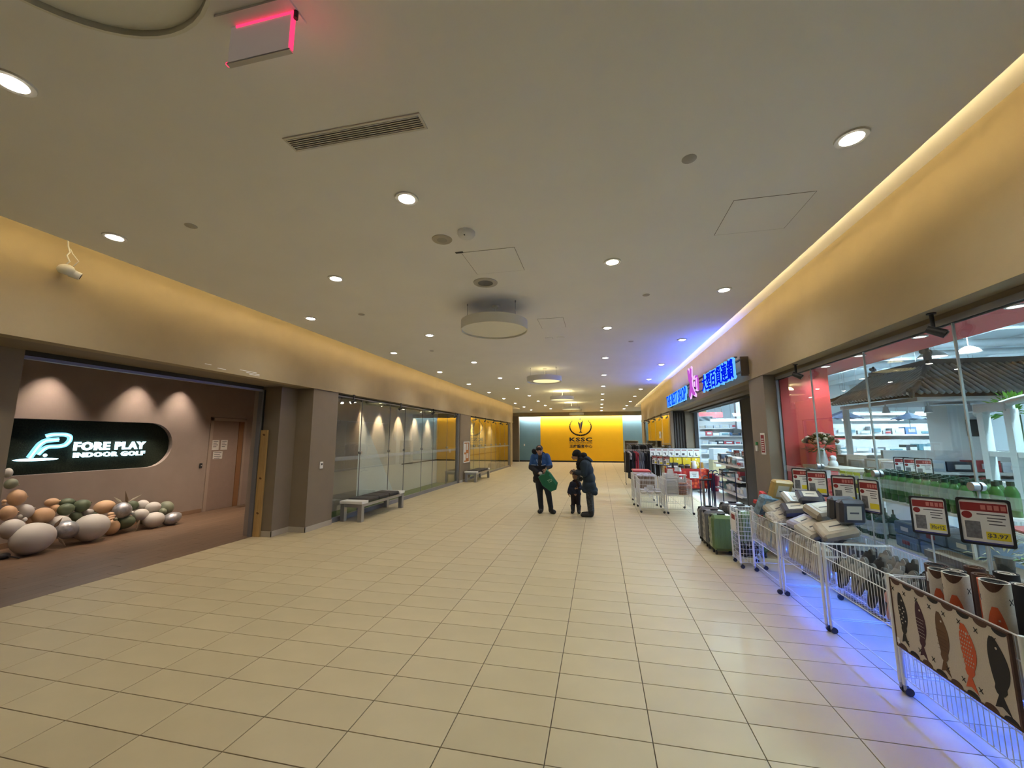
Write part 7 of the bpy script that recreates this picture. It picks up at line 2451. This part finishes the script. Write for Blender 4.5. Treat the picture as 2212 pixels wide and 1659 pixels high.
# ================================================================== MORE SHOP DISPLAY SEEN THROUGH THE WINDOW
M_UMB = mat('umbrella_navy', (.03, .045, .09), .6)
for k, (x, y, z, lab) in enumerate([(6.55, 12.5, 2.30, 'dark navy open umbrella hanging nearest the red column'), (7.05, 13.6, 2.40, 'dark navy open umbrella hanging in the middle below the pagoda eave'), (8.05, 12.6, 2.26, 'dark navy open umbrella hanging nearest the screen column')]):
    t = thing('hanging_umbrella', lab, 'umbrella', (x, y, z))
    u = MB()
    n = 8
    ring = []
    for i in range(n):
        a = 2 * math.pi * i / n
        ring.append(Vector((x + .42 * math.cos(a), y + .42 * math.sin(a), z)))
    top = Vector((x, y, z + .20))
    vs = [top]
    fs = []
    for i in range(n):
        p, q = ring[i], ring[(i + 1) % n]
        mid = (p + q) / 2
        mid = Vector((x, y, z + .035)) + (mid - Vector((x, y, z))) * .93
        b = len(vs)
        vs += [p, mid, q]
        fs += [(0, b, b + 1), (0, b + 1, b + 2)]
    u.add(vs, fs)
    u.build('canopy', M_UMB, t)
    MB().cyl((x, y, z - .25), (x, y, z + .24), .008, n=8).build('shaft', M_ALU, t)
    MB().cyl((x, y, z + .24), (x, y, 5.2), .003, n=5).build('cord', M_ALU, t)
M_WSP = mat('white_spot', (.72, .74, .75), .4)
for k, (x, lab) in enumerate([(5.15, 'white track spot nearest the red column'), (5.80, 'white track spot under the pagoda corner'), (6.42, 'white track spot beside the screen column'), (6.98, 'white track spot beyond the screen column')]):
    t = thing('white_track_spot', lab, 'spotlight', (x, 8.6, 2.20))
    MB().cyl((x, 8.6, 2.36), (x, 8.6, 2.42), .012, n=8).build('stem', M_WSP, t)
    MB().lathe([(0, .12), (.035, .12), (.04, .06), (.065, 0), (.055, 0), (.03, .06), (0, .1)], (x, 8.6, 2.24), 16).build('cone', M_WSP, t, smooth=True, angle=40)
    MB().lathe([(0, .01), (.05, .01), (.05, .014), (0, .014)], (x, 8.6, 2.24), 16).build('bulb', MATS['tube_glow'], t)
dc = thing('display_counter', 'white display counter with tan cartons behind the green bottles', 'counter', (4.15, 7.2, 0))
MB().box(3.95, 6.05, 1.16, 4.40, 8.35, 1.20).build('top', M_WHITE, dc)
MB().box(4.0, 6.1, 0, 4.36, 8.3, 1.16).build('plinth', M_SHOPW, dc)
TANM = [mat('carton_tan', (.48, .38, .30), .7), mat('carton_pale', (.58, .50, .44), .7)]
for k, (y, w, h) in enumerate([(8.05, .40, .30), (7.62, .36, .24), (7.22, .34, .27), (6.86, .30, .25)]):
    t = thing('tan_carton', '%s tan carton from the vase end of the display counter' % ORD[k], 'carton', (4.2, y, 1.20))
    MB().obox((4.2, y, 1.202 + h / 2), (.30, w, h), bev=.006).build('box', TANM[k % 2], t)
    MB().box(4.046, y - w * .3, 1.20 + h * .55, 4.049, y + w * .3, 1.20 + h * .9).build('label', M_PAPER, t)
for k, y in enumerate((6.58, 6.40, 6.20)):
    price_card(4.05, y, 1.40, .17, .26, math.radians(222), 1.20, ['white counter price card closest to the tan cartons', 'white counter price card in the middle', 'white counter price card closest to the garden gate'][k])
